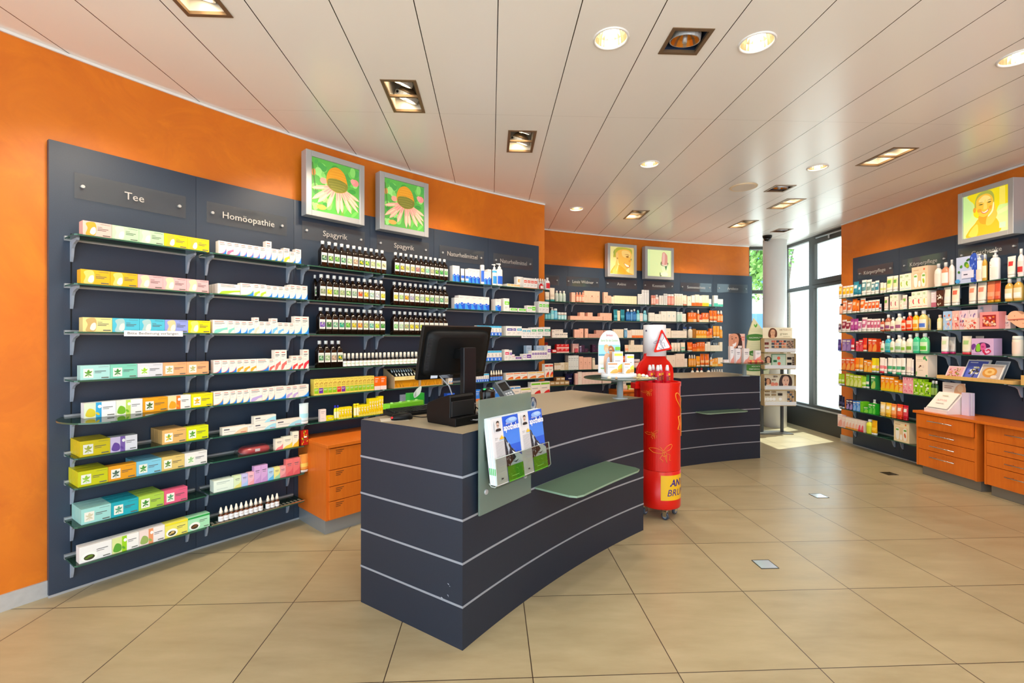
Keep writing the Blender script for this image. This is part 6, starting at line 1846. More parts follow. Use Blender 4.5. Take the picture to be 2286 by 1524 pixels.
# ================================================================== round glass tables on the counters
def glass_table(label, p, rz, r=0.255):
    t = thing('display_table', label, 'display table', p, rz, 'round glass display tables on the counters')
    MB().loft([(.0, .055, .055), (.006, .055, .055), (.007, .022, .022), (.143, .022, .022)], mat('c2c8ce', .3, .3), 24).build('pole', t)
    MB().loft([(.143, r - .003, r - .003), (.145, r, r), (.150, r, r), (.152, r - .003, r - .003)], glassy('display_glass', 'a8c0ac', .02, .10, '8aa88e'), 56, smooth=False).build('glass_top', t)
    return t


T1 = Vector((.768, 3.335, HC))
glass_table('round glass display table on the near counter, holding sun remedies', T1, 0)
TZ = T1.z + .1527


def tpos(px, py=None, dy=0.0):
    y = T1.y + dy
    return Vector(((px - CX) / F * y, y, TZ))


p = tpos(1380)
fo = thing('promotion_tray', 'white oval promotion tray on the round glass table', 'tray', p + Vector((0, -.02, 0)), radians(8))
MB().loft([(0, .125, .085), (.003, .127, .087), (.024, .127, .087), (.026, .124, .084)], mat('eef0f4', .4), 40).build('tray', fo)
zt = .0265
ca = thing('promotion_card', 'arched white summer promotion card with couple at the sea', 'card', p + Vector((-.055, .035, zt)), radians(12))
w_, h_ = .168, .305
arch = [(-.5, 0), (.5, 0), (.5, .62)] + [(.5 * cos(a), .62 + .38 * sin(a)) for a in [pi * k / 20 for k in range(1, 20)]] + [(-.5, .62)]
MB().extr([(x * w_, z * h_) for x, z in arch], 0, .004, mat('eef2f6', .4)).build('card', ca)
pc = MB()
clip = lambda z: .5 if z < .62 else .5 * sqrt(max(0, 1 - ((z - .62) / .38) ** 2))
sea = [(-.49, .42), (.49, .42), (.49, .66), (-.49, .66)]
art(pc, [([(x + .0, z) for x, z in sea], '9ad4e8'), (R_(-.49, .49, .40, .44), '4a9cb8'), (R_(-.49, .49, .20, .40), 'e8e4d8'),
         (spl([(-.22, .02), (-.26, .3), (-.2, .44), (-.04, .46), (.06, .3), (.05, .02)]), 'd8a888'), (spl([(-.02, .02), (-.04, .36), (.06, .5), (.2, .46), (.24, .3), (.2, .02)]), 'c89068'), (spl([(-.1, .02), (-.12, .3), (.0, .36), (.03, .02)]), 'c8d4e8'),
         (ell(-.14, .56, .085, .085, 16), 'e4b898'), (spl([(-.24, .52), (-.24, .64), (-.12, .67), (-.03, .62), (-.06, .57), (-.18, .6)]), 'd8b078'), (ell(.05, .53, .085, .08, 16), 'd8a078'), (spl([(-.04, .52), (-.03, .62), (.08, .64), (.2, .58), (.24, .46), (.15, .48), (.1, .58), (.02, .58)]), 'a86830'), (R_(-.01, .12, .52, .54), '4a3838'),
         (R_(.26, .49, .53, .61), '78c030'), (R_(-.40, -.24, .10, .12), '78b848')], w_, h_, 0, x0=0)
add_text(pc, 'Similasan', .026, mat('c03848', .5), 0, -.003, .86 * h_, extrude=0, fit=.052)
add_text(pc, 'Bereit für den Sommer', .026, mat('78b060', .5), 0, -.003, .735 * h_, extrude=0, fit=.132)
pc.build('print', ca)


def simbox(px0, px1, top, bot, dy, cols, lab, h=None):
    y = T1.y + dy
    x0, x1 = (px0 - CX) / F * y, (px1 - CX) / F * y
    w = x1 - x0
    h = (bot - top) / F * y
    o = put('medicine_box', box_mesh('or', w, .035, h, cols))
    o.location = ((x0 + x1) / 2, y, TZ + zt + .0005)
    o.rotation_euler = (0, 0, radians(10))
    tag(o, lab, 'box', 'sun remedy boxes on the round glass table')


simbox(1354, 1377.5, 808.6, 834, -.055, ['f2f3f6', 'f0904c', 'f0b050'], 'front white remedy box with orange swoosh on the round table')
simbox(1368, 1389, 786, 834, -.005, ['eef2f8', 'e0d848', 'e8d838'], 'tall white remedy box with yellow swoosh before the promotion card')
simbox(1391, 1405, 809, 834, -.05, ['f2f3f6', 'f0904c', 'e8a850'], 'small white remedy box with orange bar, third on the round table')
simbox(1397, 1413.5, 792, 834, -.005, ['eef2f8', 'd8d838', 'e0e048'], 'tall white remedy box with lime swoosh at the end of the tray')
simbox(1386, 1394, 797, 834, .03, ['e86020', 'f0a060', 'e87030'], 'narrow orange remedy box in the gap between the white ones')
rr = random.Random(5)
sd = MB()
for k in range(140):
    a, q = rr.uniform(-.9, .6), rr.uniform(.02, .19)
    x, y = .04 + q * cos(a) * .95, -.06 + q * sin(a) * .75
    s_ = rr.uniform(.004, .009)
    sd.loft([(0, s_, s_), (s_ * .35, s_ * .5, s_ * .5)], mat(('e0c890', 'd4b878', 'ecd8a8')[k % 3], .8), 6, x, y)
o = sd.build('sand')
o.location = (T1.x + .01, T1.y, TZ + .0002)
o['kind'] = 'stuff'
tag(o, 'scattered beach sand on the round glass table', 'sand')
for k, (px, dy, q, c, lab) in enumerate(((1436, -.02, .019, 'f4f0ea', 'white seashell, larger of two at the table rim'), (1444, -.05, .016, 'f0ece6', 'white seashell nearest the red display'), (1427, -.02, .021, 'd8bc80', 'tan knobbly seashell among the sand'), (1360, -.17, .015, 'ead8b8', 'cream seashell before the white tray'), (1376, -.18, .012, 'c8a078', 'small brown seashell before the white tray'))):
    p = tpos(px, dy=dy)
    o = MB().loft([(0, q * .8, q * .6), (q * .35, q, q * .75), (q * .8, q * .75, q * .55), (q * 1.15, q * .3, q * .25)], mat(c, .5), 14).build('seashell')
    o.location = p + Vector((0, 0, .0005))
    o.rotation_euler = (0, 0, k)
    tag(o, lab, 'seashell', 'seashells on the round glass table')

# ================================================================== insect repellent display
DX, DY, DRR = 1.163, 3.69, 0.155
ab = thing('repellent_display', 'tall red bottle shaped insect repellent display on castors', 'display stand', (DX, DY, 0))
ZB0, ZB1 = 0.085, 1.044
MB().loft([(ZB0, DRR - .004, DRR - .004), (ZB0 + .01, DRR, DRR), (.372, DRR, DRR)], M_RED, 56).build('base_drum', ab)
MB().loft([(.374, DRR - .0012, DRR - .0012), (ZB1 - .03, DRR - .0012, DRR - .0012), (ZB1 - .03, DRR + .003, DRR + .003), (ZB1, DRR + .003, DRR + .003), (ZB1, DRR - .012, DRR - .012), (ZB1 - .012, DRR - .014, DRR - .014)], M_RED, 56, smooth=False).build('drum', ab)
byaw = radians(22)
bu_, bn_ = Vector((cos(byaw), sin(byaw), 0)), Vector((sin(byaw), -cos(byaw), 0))
bc_ = Vector((1.155 - DX, 3.80 - DY, 0))
sil = [(-.178, 1.0), (.182, 1.0), (.182, 1.10), (.172, 1.15), (.14, 1.19), (.112, 1.212), (.098, 1.24), (.094, 1.26), (-.094, 1.26), (-.098, 1.24), (-.112, 1.212), (-.14, 1.19), (-.168, 1.15), (-.178, 1.10)]
Rb = Matrix.Translation(bc_) @ Matrix.Rotation(byaw, 4, 'Z')
bk = MB().extr(sil, -.012, .012, M_RED)
bk.tube([(x, -.012, z) for x, z in sil[7:] + sil[:2]], .003, M_RED)
bk.move(Rb).build('back_board', ab)
lg = MB().box(-.21, -.11, -.03, .03, .985, 1.03, M_RED).box(-.185, -.12, -.02, .02, .1, .985, mat('a80c06', .4))
lg.move(Rb).build('side_ledge', ab)
cp = MB().loft([(1.24, .092, .092), (1.488, .088, .088), (1.49, .086, .086)], mat('e9eaee', .22), 40, bc_.x, bc_.y)
cp.build('cap', ab)
ds = MB().loft([(0, .007, .007), (.002, .007, .007)], mat('34345c', .4), 14)
ds.move(Matrix.Translation(bc_ + Vector((-.080, -.045, 1.443))) @ Matrix.Rotation(radians(-60), 4, 'Z') @ Matrix.Rotation(pi / 2, 4, 'X')).build('cap_dot', ab)


def bpt(px, py, y):
    v = at(px, py, y)
    return v - Vector((DX, DY, 0))


YT = 3.685
tri = [bpt(1477.2, 733, YT), bpt(1459, 787.2, YT - .012), bpt(1502, 779, YT + .03)]
cen = sum(tri, Vector()) / 3
out = []
for i in range(3):
    a, b, c = tri[i - 1], tri[i], tri[(i + 1) % 3]
    d1, d2 = (a - b).normalized(), (c - b).normalized()
    for k in range(6):
        t = k / 5
        out.append(b + d1 * .022 * (1 - t) ** 2 + d2 * .022 * t ** 2)
nrm = (tri[1] - tri[0]).cross(tri[2] - tri[0]).normalized()
if nrm.y > 0:
    nrm = -nrm
tr = MB()
for off, sc_, m in ((0, 1.0, mat('e0200c', .35)), (.0012, .74, mat('eceef4', .35))):
    tr.face([cen + (p - cen) * sc_ + nrm * off for p in out], m)
bk_ = MB()
n_ = len(out)
for i in range(n_):
    j = (i + 1) % n_
    tr.face([out[i], out[i] - nrm * .003, out[j] - nrm * .003, out[j]], mat('e0200c', .35))
tr.face([p - nrm * .003 for p in out[::-1]], mat('e0200c', .35))


def nd(x, y):
    """point of the warning sign read from a close crop"""
    return bpt(1300 + x * .11813, 720 + y * .11813, YT - .004) + nrm * .004


INKP = mat('2a2878', .4)
for path in ([(1475, 360), (1480, 280), (1510, 200), (1530, 200), (1540, 240), (1520, 310), (1485, 360)], [(1455, 345), (1390, 345), (1345, 370), (1345, 390), (1380, 395), (1430, 375), (1465, 365)], [(1450, 310), (1462, 335), (1475, 350)], [(1480, 365), (1470, 395), (1478, 410), (1500, 395), (1495, 370), (1480, 362)],
             [(1515, 375), (1545, 385), (1550, 440), (1565, 450)], [(1480, 410), (1500, 450), (1540, 500), (1520, 460), (1500, 415)], [(1440, 455), (1450, 480), (1490, 490), (1495, 515)]):
    q = [nd(*p) for p in path]
    for i in range(1, len(q)):
        tr.tube([q[i - 1], q[i]], .0012, INKP, 5)
tr.build('warning_triangle', ab)


def cyl(px, py):
    s_ = max(-.985, min(.985, (px - 1473) / 44.0))
    th = math.asin(s_)
    y = DY - DRR * cos(th)
    z = EYE + (HY - py) / F * y
    return Vector((sin(th) * (DRR + .0008), -cos(th) * (DRR + .0008), z))


art_ = MB()
OL = mat('f09a28', .4)
last = lambda P: [(1420 + x * .1246, 980 + y * .1246) for x, y in P]
r7 = lambda P: [(1320 + x * .3085, 710 + y * .3085) for x, y in P]
big = [spl([(165, 155), (250, 160), (330, 195), (370, 228), (345, 255), (235, 238), (185, 195)]), spl([(385, 215), (415, 150), (465, 110), (520, 95), (525, 130), (490, 185), (440, 210)]), [(315, 140), (345, 165), (355, 190), (388, 212)], spl([(365, 255), (395, 238), (425, 245), (430, 290), (405, 300), (380, 310), (365, 290)]), [(395, 245), (385, 300)], [(405, 290), (410, 345), (436, 432), (428, 330), (432, 280)],
       [(360, 280), (320, 345), (372, 390), (358, 415)], [(440, 265), (490, 280), (480, 378), (505, 380)]]
for q in big:
    P = last(q)
    closed = len(q) > 8
    art_.tube([cyl(*p) for p in (P + P[:1] if closed else P)], .0016, OL, 5)
art_.build('mosquito_drawing', ab)
for sx, sy, s0 in ((1447, 969, .10), (1439, 876, .075)):
    art_ = MB()
    for q in big:
        P = [(sx - 28 * s0 * 8 * .125 + (x - 330) * s0 * .6, sy + (y - 240) * s0 * .6) for x, y in q]
        closed = len(q) > 8
        art_.tube([cyl(*p) for p in (P + P[:1] if closed else P)], .0010, OL, 4)
    art_.build('mosquito_drawing', ab)
art_ = MB()
for q in (spl([(645, 690), (620, 650), (575, 590), (568, 548), (590, 545), (625, 585), (650, 640), (668, 690)]), [(630, 702), (592, 712), (604, 762), (588, 803), (604, 806)], [(640, 690), (628, 760), (634, 850)], [(640, 660), (640, 780)]):
    P = r7(q)
    closed = len(q) > 8
    art_.tube([cyl(*p) for p in (P + P[:1] if closed else P)], .0040 if not closed else .0034, OL, 6)
art_.build('mosquito_drawing', ab)
lbm = MB()
YEL = mat('ecb81a', .4)
za, zbb = .157, .345
for k in range(24):
    t0_, t1_ = radians(-15 + 118 * k / 24), radians(-15 + 118 * (k + 1) / 24)
    rr_ = DRR + .0008
    lbm.face([(sin(t0_) * rr_, -cos(t0_) * rr_, za), (sin(t1_) * rr_, -cos(t1_) * rr_, za), (sin(t1_) * rr_, -cos(t1_) * rr_, zbb), (sin(t0_) * rr_, -cos(t0_) * rr_, zbb)], YEL, True)
for s_, size, th0, z0, bold in (('ANTI', .070, 11, .264, .0022), ('BRUMM', .072, 1, .190, 0)):
    me = text(s_, size, mat('30147c', .4), 0.0, align='LEFT', shear=.22, bold=bold)
    b = len(lbm.v)
    for v in me.vertices:
        th = radians(th0) + v.co.x / DRR
        lbm.v.append((sin(th) * (DRR + .0018), -cos(th) * (DRR + .0018), v.co.z + z0))
    k = lbm.mid(mat('30147c', .4))
    for p_ in me.polygons:
        lbm.f.append(tuple(b + i for i in p_.vertices))
        lbm.mi.append(k)
        lbm.sm.append(False)
lbm.build('brand_label', ab)
for a in (4, 94, 184, 274):
    q = radians(a - 2)
    x, y = sin(q) * .118, -cos(q) * .118
    cs = MB().box(-.03, .03, -.03, .03, .080, .0855, M_CHROME).box(-.008, .008, -.012, .012, .04, .08, M_CHROME)
    cs.box(-.014, -.011, -.016, .016, .025, .065, M_CHROME).box(.011, .014, -.016, .016, .025, .065, M_CHROME)
    M = Matrix.Translation((x, y, 0)) @ Matrix.Rotation(q + .7, 4, 'Z')
    cs.move(M).build('castor_fork', ab)
    w_ = MB()
    Mw = M @ Matrix.Translation((0, 0, .03)) @ Matrix.Rotation(pi / 2, 4, 'Y')
    w_.loft([(-.010, .027, .027), (-.007, .030, .030), (.007, .030, .030), (.010, .027, .027)], mat('3c4450', .45), 24)
    w_.loft([(-.0105, .018, .018), (.0105, .018, .018)], mat('9098a4', .3), 18)
    w_.move(Mw).build('castor_wheel', ab)
for k, (px, dy, lab) in enumerate(((1450.5, .02, 'leftmost red repellent spray with white nozzle on the red drum'), (1458, .075, 'second red repellent spray, set back on the red drum'), (1468.5, .0, 'third red repellent spray, foremost on the red drum'), (1474.5, .055, 'fourth red repellent spray, half behind the foremost'), (1489.5, .01, 'red repellent spray standing alone on the red drum'))):
    y = 3.64 + dy
    p = Vector(((px - CX) / F * y, y, ZB1 - .0115))
    s = thing('spray_bottle', lab, 'bottle', p, radians(25), 'repellent sprays on the red drum')
    MB().loft([(0, .021, .021), (.002, .022, .022), (.088, .022, .022), (.098, .014, .014)], mat('c81c30', .22), 22).build('body', s)
    MB().loft([(.098, .0145, .0145), (.118, .0135, .0135), (.138, .009, .010), (.142, .008, .009)], mat('eef0f2', .35), 16).build('nozzle', s)
    lb = MB().patch(lambda z: (.022, .022), .062, .080, mat('e8b020', .5), -20, 45, 6, .0008)
    lb.patch(lambda z: (.022, .022), .022, .056, mat('8c1020', .5), -60, 60, 8, .0006)
    for j in range(3):
        lb.patch(lambda z: (.022, .022), .028 + j * .009, .031 + j * .009, mat('e0a030', .5), -10, 40, 5, .0010)
    lb.build('label', s)

# ================================================================== second glass table and cosmetics stand
T2 = at(1662, 838, 5.40)
T2.z = HC
glass_table('round glass display table on the rear counter, holding face care', T2, 0)
tz = HC + .1527


def t2(px, dy):
    y = T2.y + dy
    return Vector(((px - CX) / F * y, y, tz))


p = t2(1645, .12)
cd = thing('portrait_card', 'card with laughing long haired person on the rear glass table', 'card', p, radians(6))
w_, h_ = .20, .335
MB().box(-w_ / 2, w_ / 2, 0, .004, 0, h_, mat('f0c8b8', .45)).build('card', cd)
pc = MB()
face = [(R_(0, 1, 0, 1), 'ecc0b0'), (spl([(.30, 1), (.66, 1), (.80, .8), (.84, .55), (.80, .46), (.34, .46), (.58, .7), (.5, .9)]), '3a201c'), (spl([(.02, .62), (.0, .9), (.2, 1), (.5, .98), (.62, .82), (.56, .62), (.40, .50), (.16, .50)]), 'dc9878'), (spl([(.22, .62), (.34, .66), (.46, .70), (.42, .58), (.30, .55)]), 'fbf2ee'),
        (ell(.2, .82, .05, .02, 8), '4a2c24'), (ell(.44, .86, .05, .02, 8), '4a2c24'), (spl([(.18, .88), (.24, .9), (.1, .89)]), '5a382c'), (R_(.72, .97, .86, .9), 'e07868'), (R_(.78, .95, .76, .84), 'e89080'), (R_(.55, .8, .50, .58), 'f4e8e0'), (spl([(.30, .84), (.34, .70), (.28, .70)]), 'c88060')]
art(pc, face, w_, h_, 0, step=.0004)
pc.build('print', cd)
for k, (px, dy, w_, h_, c, lab) in enumerate(((1620, .02, .06, .035, 'efe6e4', 'flat white face care box at the rim of the rear table'), (1632, .0, .045, .19, 'f0e8e6', 'tall white face care box, first on the rear table'), (1646, -.03, .058, .165, 'ece8ec', 'wide white face care box, middle of the rear table'), (1664, -.02, .07, .165, 'f0e6e2', 'white face care box with red foot, last on the rear table'), (1690, .06, .068, .11, 'f0ecea', 'small white face care box on the red fruit dish'))):
    p = t2(px, dy)
    o = put('cosmetics_box', box_mesh('ov' if k != 0 else 'ln', w_, .04, h_, [c, 'e89888']))
    o.location = p + Vector((0, 0, .0005 if k < 4 else .031))
    o.rotation_euler = (0, 0, radians(8))
    tag(o, lab, 'box', 'face care boxes on the rear glass table')
p = t2(1686, .03)
fd = thing('fruit_dish', 'low red and orange fruit shaped dish on the rear glass table', 'dish', p)
MB().loft([(0.0005, .08, .05), (.006, .10, .06), (.030, .085, .05)], mat('dc6450', .4), 28).build('dish', fd)
m = MB()
for k in range(7):
    m.loft([(.002, .016, .016), (.02, .018, .018), (.028, .008, .008)], mat(('f09068', 'e85040', 'f0b060')[k % 3], .4), 10, -.105 + .02 * k, -.062 + .004 * (k % 2))
m.build('fruit_slices', fd)

kb_ = thing('promotion_board', 'tall pale leaf shaped promotion board with green brush bands', 'promotion board', (at(1689, 800, 7.10).x, 7.10, 0), radians(0))
K = lambda px: (px - 1689) / F * 7.10
Z = lambda py: EYE + (HY - py) / F * 7.10
bo = [(K(1676), 0.0), (K(1694), 0.0), (K(1694), Z(840)), (K(1714), Z(838)), (K(1718), Z(822)), (K(1716), Z(790)), (K(1704), Z(738)), (K(1682.5), Z(709.5)), (K(1671), Z(742)), (K(1664.5), Z(790)), (K(1665), Z(835)), (K(1676), Z(840))]
MB().extr(bo, -.01, .01, mat('dcd6ae', .5)).build('board', kb_)
pr_ = MB()
GR, GRN = 'dcd6ae', mat('3f7a2c', .5)


def band(pa, pb, ya, yb):
    pr_.flat(spl([(K(pa), Z(ya)), (K((pa + pb) / 2), Z(ya - 3)), (K(pb), Z(ya + 1)), (K(pb) + .01, Z((ya + yb) / 2)), (K(pb), Z(yb - 2)), (K((pa + pb) / 2), Z(yb + 1)), (K(pa + 3), Z(yb)), (K(pa - 1), Z((ya + yb) / 2))]), -.0105, GRN)


band(1667, 1708, 748, 759)
band(1672, 1712, 784, 793)
band(1665, 1712, 813, 827)
for k in range(9):
    yy = [734, 737, 740, 765, 769, 773, 777, 780, 800][k]
    pr_.flat(rect(K(1676 - (k % 2) * 2), K(1700), Z(yy), Z(yy) + .003), -.0105, mat('b8b48c', .5))
for s_, px, py, fit in (('NACHHALTIG', 1686, 755, .20), ('NATÜRLICH', 1690, 791, .19), ('HÖCHSTE', 1687, 819, .13), ('PERFORMANCE', 1687, 825, .21)):
    add_text(pr_, s_, .028, mat('f0efe0', .5), K(px), -.012, Z(py), extrude=0, fit=fit)
for a, b in (((1686, 731), (1683, 723)), ((1686, 731), (1689, 722))):
    d = (K(b[0]) - K(a[0]), Z(b[1]) - Z(a[1]))
    pr_.flat(spl([(K(a[0]), Z(a[1])), (K(a[0]) + d[0] * .6 - .012, Z(a[1]) + d[1] * .55), (K(b[0]), Z(b[1])), (K(a[0]) + d[0] * .6 + .012, Z(a[1]) + d[1] * .45)]), -.0105, mat('58a82c', .5))
pr_.build('print', kb_)

SY_ = 6.9
sx = lambda px: (px - 1735) / F * SY_
sz = lambda py: EYE + (HY - py) / F * SY_
cs = thing('cosmetics_stand', 'free standing cosmetics tester stand by the white column', 'display stand', (at(1735, 800, SY_).x, SY_, 0), 0)
for px in (1704.5, 1749.5):
    MB().box(sx(px) - .017, sx(px) + .017, .03, .06, .012, 1.40, mat('55585c', .35, .6)).build('post', cs)
MB().box(sx(1690), sx(1761), -.12, .14, 0, .012, mat('7c7a76', .35, .6)).build('foot_plate', cs)
GOLD = mat('c4ac80', .4, .2)
PALE = mat('dfd3ba', .45)


def tester(name, pa, pb, ya, yb):
    m = MB()
    x0, x1, z1, z0 = sx(pa), sx(pb), sz(ya), sz(yb)
    m.box(x0, x1, -.02, .03, z0, z1, PALE)
    for q in (rect(x0 - .008, x0, z0, z1), rect(x1, x1 + .008, z0, z1), rect(x0, x1, z1, z1 + .008), rect(x0, x1, z0 - .012, z0)):
        m.box(q[0][0], q[1][0], -.06, .03, q[0][1], q[2][1], GOLD)
    m.box(x0, x1, -.075, -.02, z0, z0 + .05, mat('e6e8ec', .25, .2))
    return m, x0, x1, z0, z1


u_, x0, x1, z0, z1 = tester('tray', 1702, 1770, 756, 785)
u_.build('upper_tray', cs)
v_, a0_, a1_, b0_, b1_ = tester('tray', 1702, 1771, 789, 822)
v_.build('middle_tray', cs)
p_, c0_, c1_, d0_, d1_ = tester('tray', 1702, 1771, 836, 868)
p_.build('lower_tray', cs)
q_, e0_, e1_, f0_, f1_ = tester('tray', 1702, 1771, 871, 903)
q_.build('bottom_tray', cs)
hd_ = MB().box(sx(1703), sx(1769), .0, .006, sz(755), sz(731), mat('f4e8c8', .5))
W_, H_ = sx(1769) - sx(1703), sz(731) - sz(755)


def beauty(x, z, s, hair, skin, y):
    out = MB()
    art(out, [(spl([(-.8, -.9), (-.95, .1), (-.5, 1), (.3, 1.05), (.85, .5), (.95, -.4), (.6, -.9)]), hair), (spl([(-.35, -1), (-.3, -.4), (.3, -.4), (.4, -1)]), skin), (spl([(-.5, .2), (-.42, -.35), (-.1, -.7), (.15, -.7), (.42, -.3), (.5, .3), (.3, .75), (-.25, .75)]), skin), (ell(-.2, .12, .1, .045, 8), '3a2c28'), (ell(.24, .12, .1, .045, 8), '3a2c28'), (ell(.02, -.4, .16, .06, 10), 'c04040'), (spl([(-.32, .26), (-.18, .32), (-.08, .26)]), '4a342c'), (spl([(.12, .26), (.26, .32), (.38, .26)]), '4a342c'), (spl([(0, .05), (.06, -.18), (-.05, -.18)]), 'c89078')], s, s, y, x0=x, z0=z, step=.0004)
    return out


hd_.add(beauty(sx(1725), sz(743.5), .068, '6a3c24', 'e4b088', -.0005))
add_text(hd_, 'ARTDECO', .03, mat('a87848', .5), sx(1753), -.0012, sz(737.5), extrude=0, fit=.17)
add_text(hd_, 'green', .045, mat('8a8450', .5), sx(1750), -.0012, sz(747), extrude=0, fit=.11)
add_text(hd_, 'couture', .024, mat('a89868', .5), sx(1756), -.0012, sz(752), extrude=0, fit=.10)
hd_.build('header_card', cs)
ty = -.0205
prd = MB()


def blocks(xa, xb, za, zb, nx, nz, cols, dep=.018, gap=.25):
    m = MB()
    dx, dz = (xb - xa) / nx, (zb - za) / nz
    for i in range(nx):
        for j in range(nz):
            m.box(xa + dx * (i + gap / 2), xa + dx * (i + 1 - gap / 2), ty - dep, ty, za + dz * (j + gap / 2), za + dz * (j + 1 - gap / 2), mat(cols[(i + j) % len(cols)], .35))
    return m


g = lambda a, b, c, d: (sx(a), sx(b), sz(d), sz(c))
for nm, bl_ in (('lipstick_testers', [(g(1704, 1713.5, 763, 770), 4, 1, ('6a3028', '8a4038')), (g(1704, 1713.5, 774, 781), 4, 1, ('7a2c28', '9a5048')), (g(1720, 1752, 759, 770), 6, 2, ('384858', 'd87860', 'e89070')), (g(1720, 1752, 771, 782), 6, 2, ('d89068', '40505c', 'e0a070')), (g(1754, 1768, 760, 782), 5, 6, ('5a4840', 'c89878', '8a6858'))]),
                ('eye_testers', [(g(1704, 1707, 797, 814), 1, 4, ('201c1c', '4a3030')), (g(1755, 1764, 796, 803), 4, 1, ('181818',)), (g(1755, 1764, 808, 815), 4, 1, ('181818',)), (g(1766, 1770, 796, 815), 1, 4, ('5a4840',))]),
                ('powder_testers', [(g(1704, 1708, 842, 861), 1, 2, ('303034',)), (g(1724, 1734, 838, 842), 1, 1, ('8a7868',)), (g(1720, 1730, 845, 849), 1, 1, ('8a7868',)), (g(1704, 1717, 870.5, 875), 1, 1, ('9a8060',)), (g(1719, 1731, 872, 876), 1, 1, ('a88c68',)), (g(1704, 1717, 878, 883), 1, 1, ('8a7458',)), (g(1719, 1731, 878, 883), 1, 1, ('988060',)), (g(1734, 1744, 876, 883), 2, 1, ('3a3028',)), (g(1755, 1769, 872, 898), 3, 5, ('c8a070', '404858', 'b89068')) ])):
    m = MB()
    for r_, nx, nz, cols in bl_:
        m.add(blocks(*r_, nx, nz, cols))
    if nm == 'powder_testers':
        for px, py, r in ((1723, 857, 4.5), (1731, 857, 4)):
            m.flat(ell(sx(px), sz(py), r / F * SY_, r / F * SY_, 18), ty - .004, mat('d88068', .4))
        for px in (1706, 1712, 1719, 1726, 1740):
            m.flat(ell(sx(px), sz(890), 3.6 / F * SY_, 3.6 / F * SY_, 14), ty - .003, mat('f2eee6', .3))
    o = m.build(nm, cs)
    o['kind'] = 'stuff'
m = MB().box(*g(1720, 1752, 790, 816)[:2], ty - .006, ty, *g(1720, 1752, 790, 816)[2:], mat('4f8a62', .4))
a_, b_, c_, d_ = g(1721.5, 1751, 791.5, 815)
m.box(a_, b_, ty - .0065, ty - .005, c_, d_, mat('b8c8b4', .4))
for px, py in ((1736, 799), (1737, 811)):
    m.flat(ell(sx(px), sz(py), .024, .024, 16), ty - .007, mat('d86048', .4))
m.flat(rect(sx(1724), sx(1732), sz(808), sz(803)), ty - .007, mat('1f6a40', .4))
m.build('palette_print', cs)
for px, py, s_, c1_, c2_ in ((1713.5, 803, .05, '3a2420', 'dca888'), (1752, 851, .10, '3c2c2c', 'd8ac94'), (1713, 851, .045, '7a4830', 'd8a078')):
    beauty(sx(px), sz(py), s_, c1_, c2_, ty - .001).build('portrait_print', cs)

# ================================================================== orange drawer cabinets
def drawer_fronts(t, x0, x1, zs, dep, handle, pull=None):
    for k in range(len(zs) - 1):
        z0, z1 = zs[k] + .0025, zs[k + 1] - .0025
        ex = -.022 if pull == k else 0.0
        d = MB().box(x0, x1, -dep - .019 + ex, -dep + ex, z0, z1, M_ORANGE).build('drawer', t, .0012)
        if handle:
            h = MB()
            yy = -dep - .052 + ex
            zc = z1 - .052
            c = (x0 + x1) / 2
            h.tube([(c - .125, yy, zc), (c + .125, yy, zc)], .005, M_CHROME)
            for q in (-.085, .085):
                h.tube([(c + q, yy, zc), (c + q, -dep - .018 + ex, zc)], .004, M_CHROME)
            h.build('handle', d)
        else:
            n = MB()
            for j in range(3):
                n.box(x0 + .045, x0 + .105 - .012 * j, -dep - .0195, -dep - .019, z1 - .018 - .012 * j, z1 - .013 - .012 * j, mat('6a3a18', .5))
            n.build('print', d)


for key, lab in (('L2', 'low orange drawer cabinet beside the near counter'), ('L3', 'low orange drawer cabinet hidden behind the near counter')):
    La = COLS[key]
    s0 = .03 if key == 'L2' else .004
    cab = thing('drawer_cabinet', lab, 'cabinet', La.p(s0, 0, 0), La.ang, 'orange drawer cabinets')
    cw = La.len - .032 - s0
    MB().box(.0, cw, -.455, -.006, .10, .612, M_ORANGE).build('body', cab)
    MB().box(.006, cw, -.43, -.006, 0, .10, mat('a2a6aa', .35, .5)).build('plinth', cab)
    MB().box(-.002, cw, -.482, -.006, .612, .636, M_ORANGE).build('top_board', cab, .002)
    drawer_fronts(cab, .018, cw - .012, [.105, .235, .34, .455, .607], .455, False)
Lb = COLS['B2']
cb2 = thing('drawer_cabinet', 'orange drawer cabinet at the rear wall behind the glass table', 'cabinet', Lb.p(.05, 0, 0), Lb.ang, 'orange drawer cabinets')
MB().box(0, .52, -.36, -.006, .10, .618, M_ORANGE).build('body', cb2)
MB().box(0, .52, -.34, -.006, 0, .10, mat('a2a6aa', .35, .5)).build('plinth', cb2)
MB().box(-.004, .524, -.385, -.006, .618, .642, M_ORANGE).build('top_board', cb2, .002)
drawer_fronts(cb2, .02, .50, [.105, .235, .34, .455, .612], .36, False)
for k, (x, z, w_, h_, d_, c, ds_) in enumerate(((.10, .642, .13, .06, .09, 'eed8c0 c8b0a0', 'flat cream box on the rear orange cabinet'), (.115, .703, .075, .07, .06, 'b8b8b4 f0e0d0', 'grey and cream box stacked on the flat cream box'), (.235, .642, .09, .06, .08, 'a8cc28 e8f0c0', 'lime box on the rear orange cabinet'))):
    o = put('cosmetics_box', box_mesh('2t', w_, d_, h_, c.split()))
    o.location = Lb.p(.05 + x, .20, z + .0006)
    o.rotation_euler = (0, 0, Lb.ang)
    tag(o, ds_, 'box', 'boxes on the rear orange cabinet')

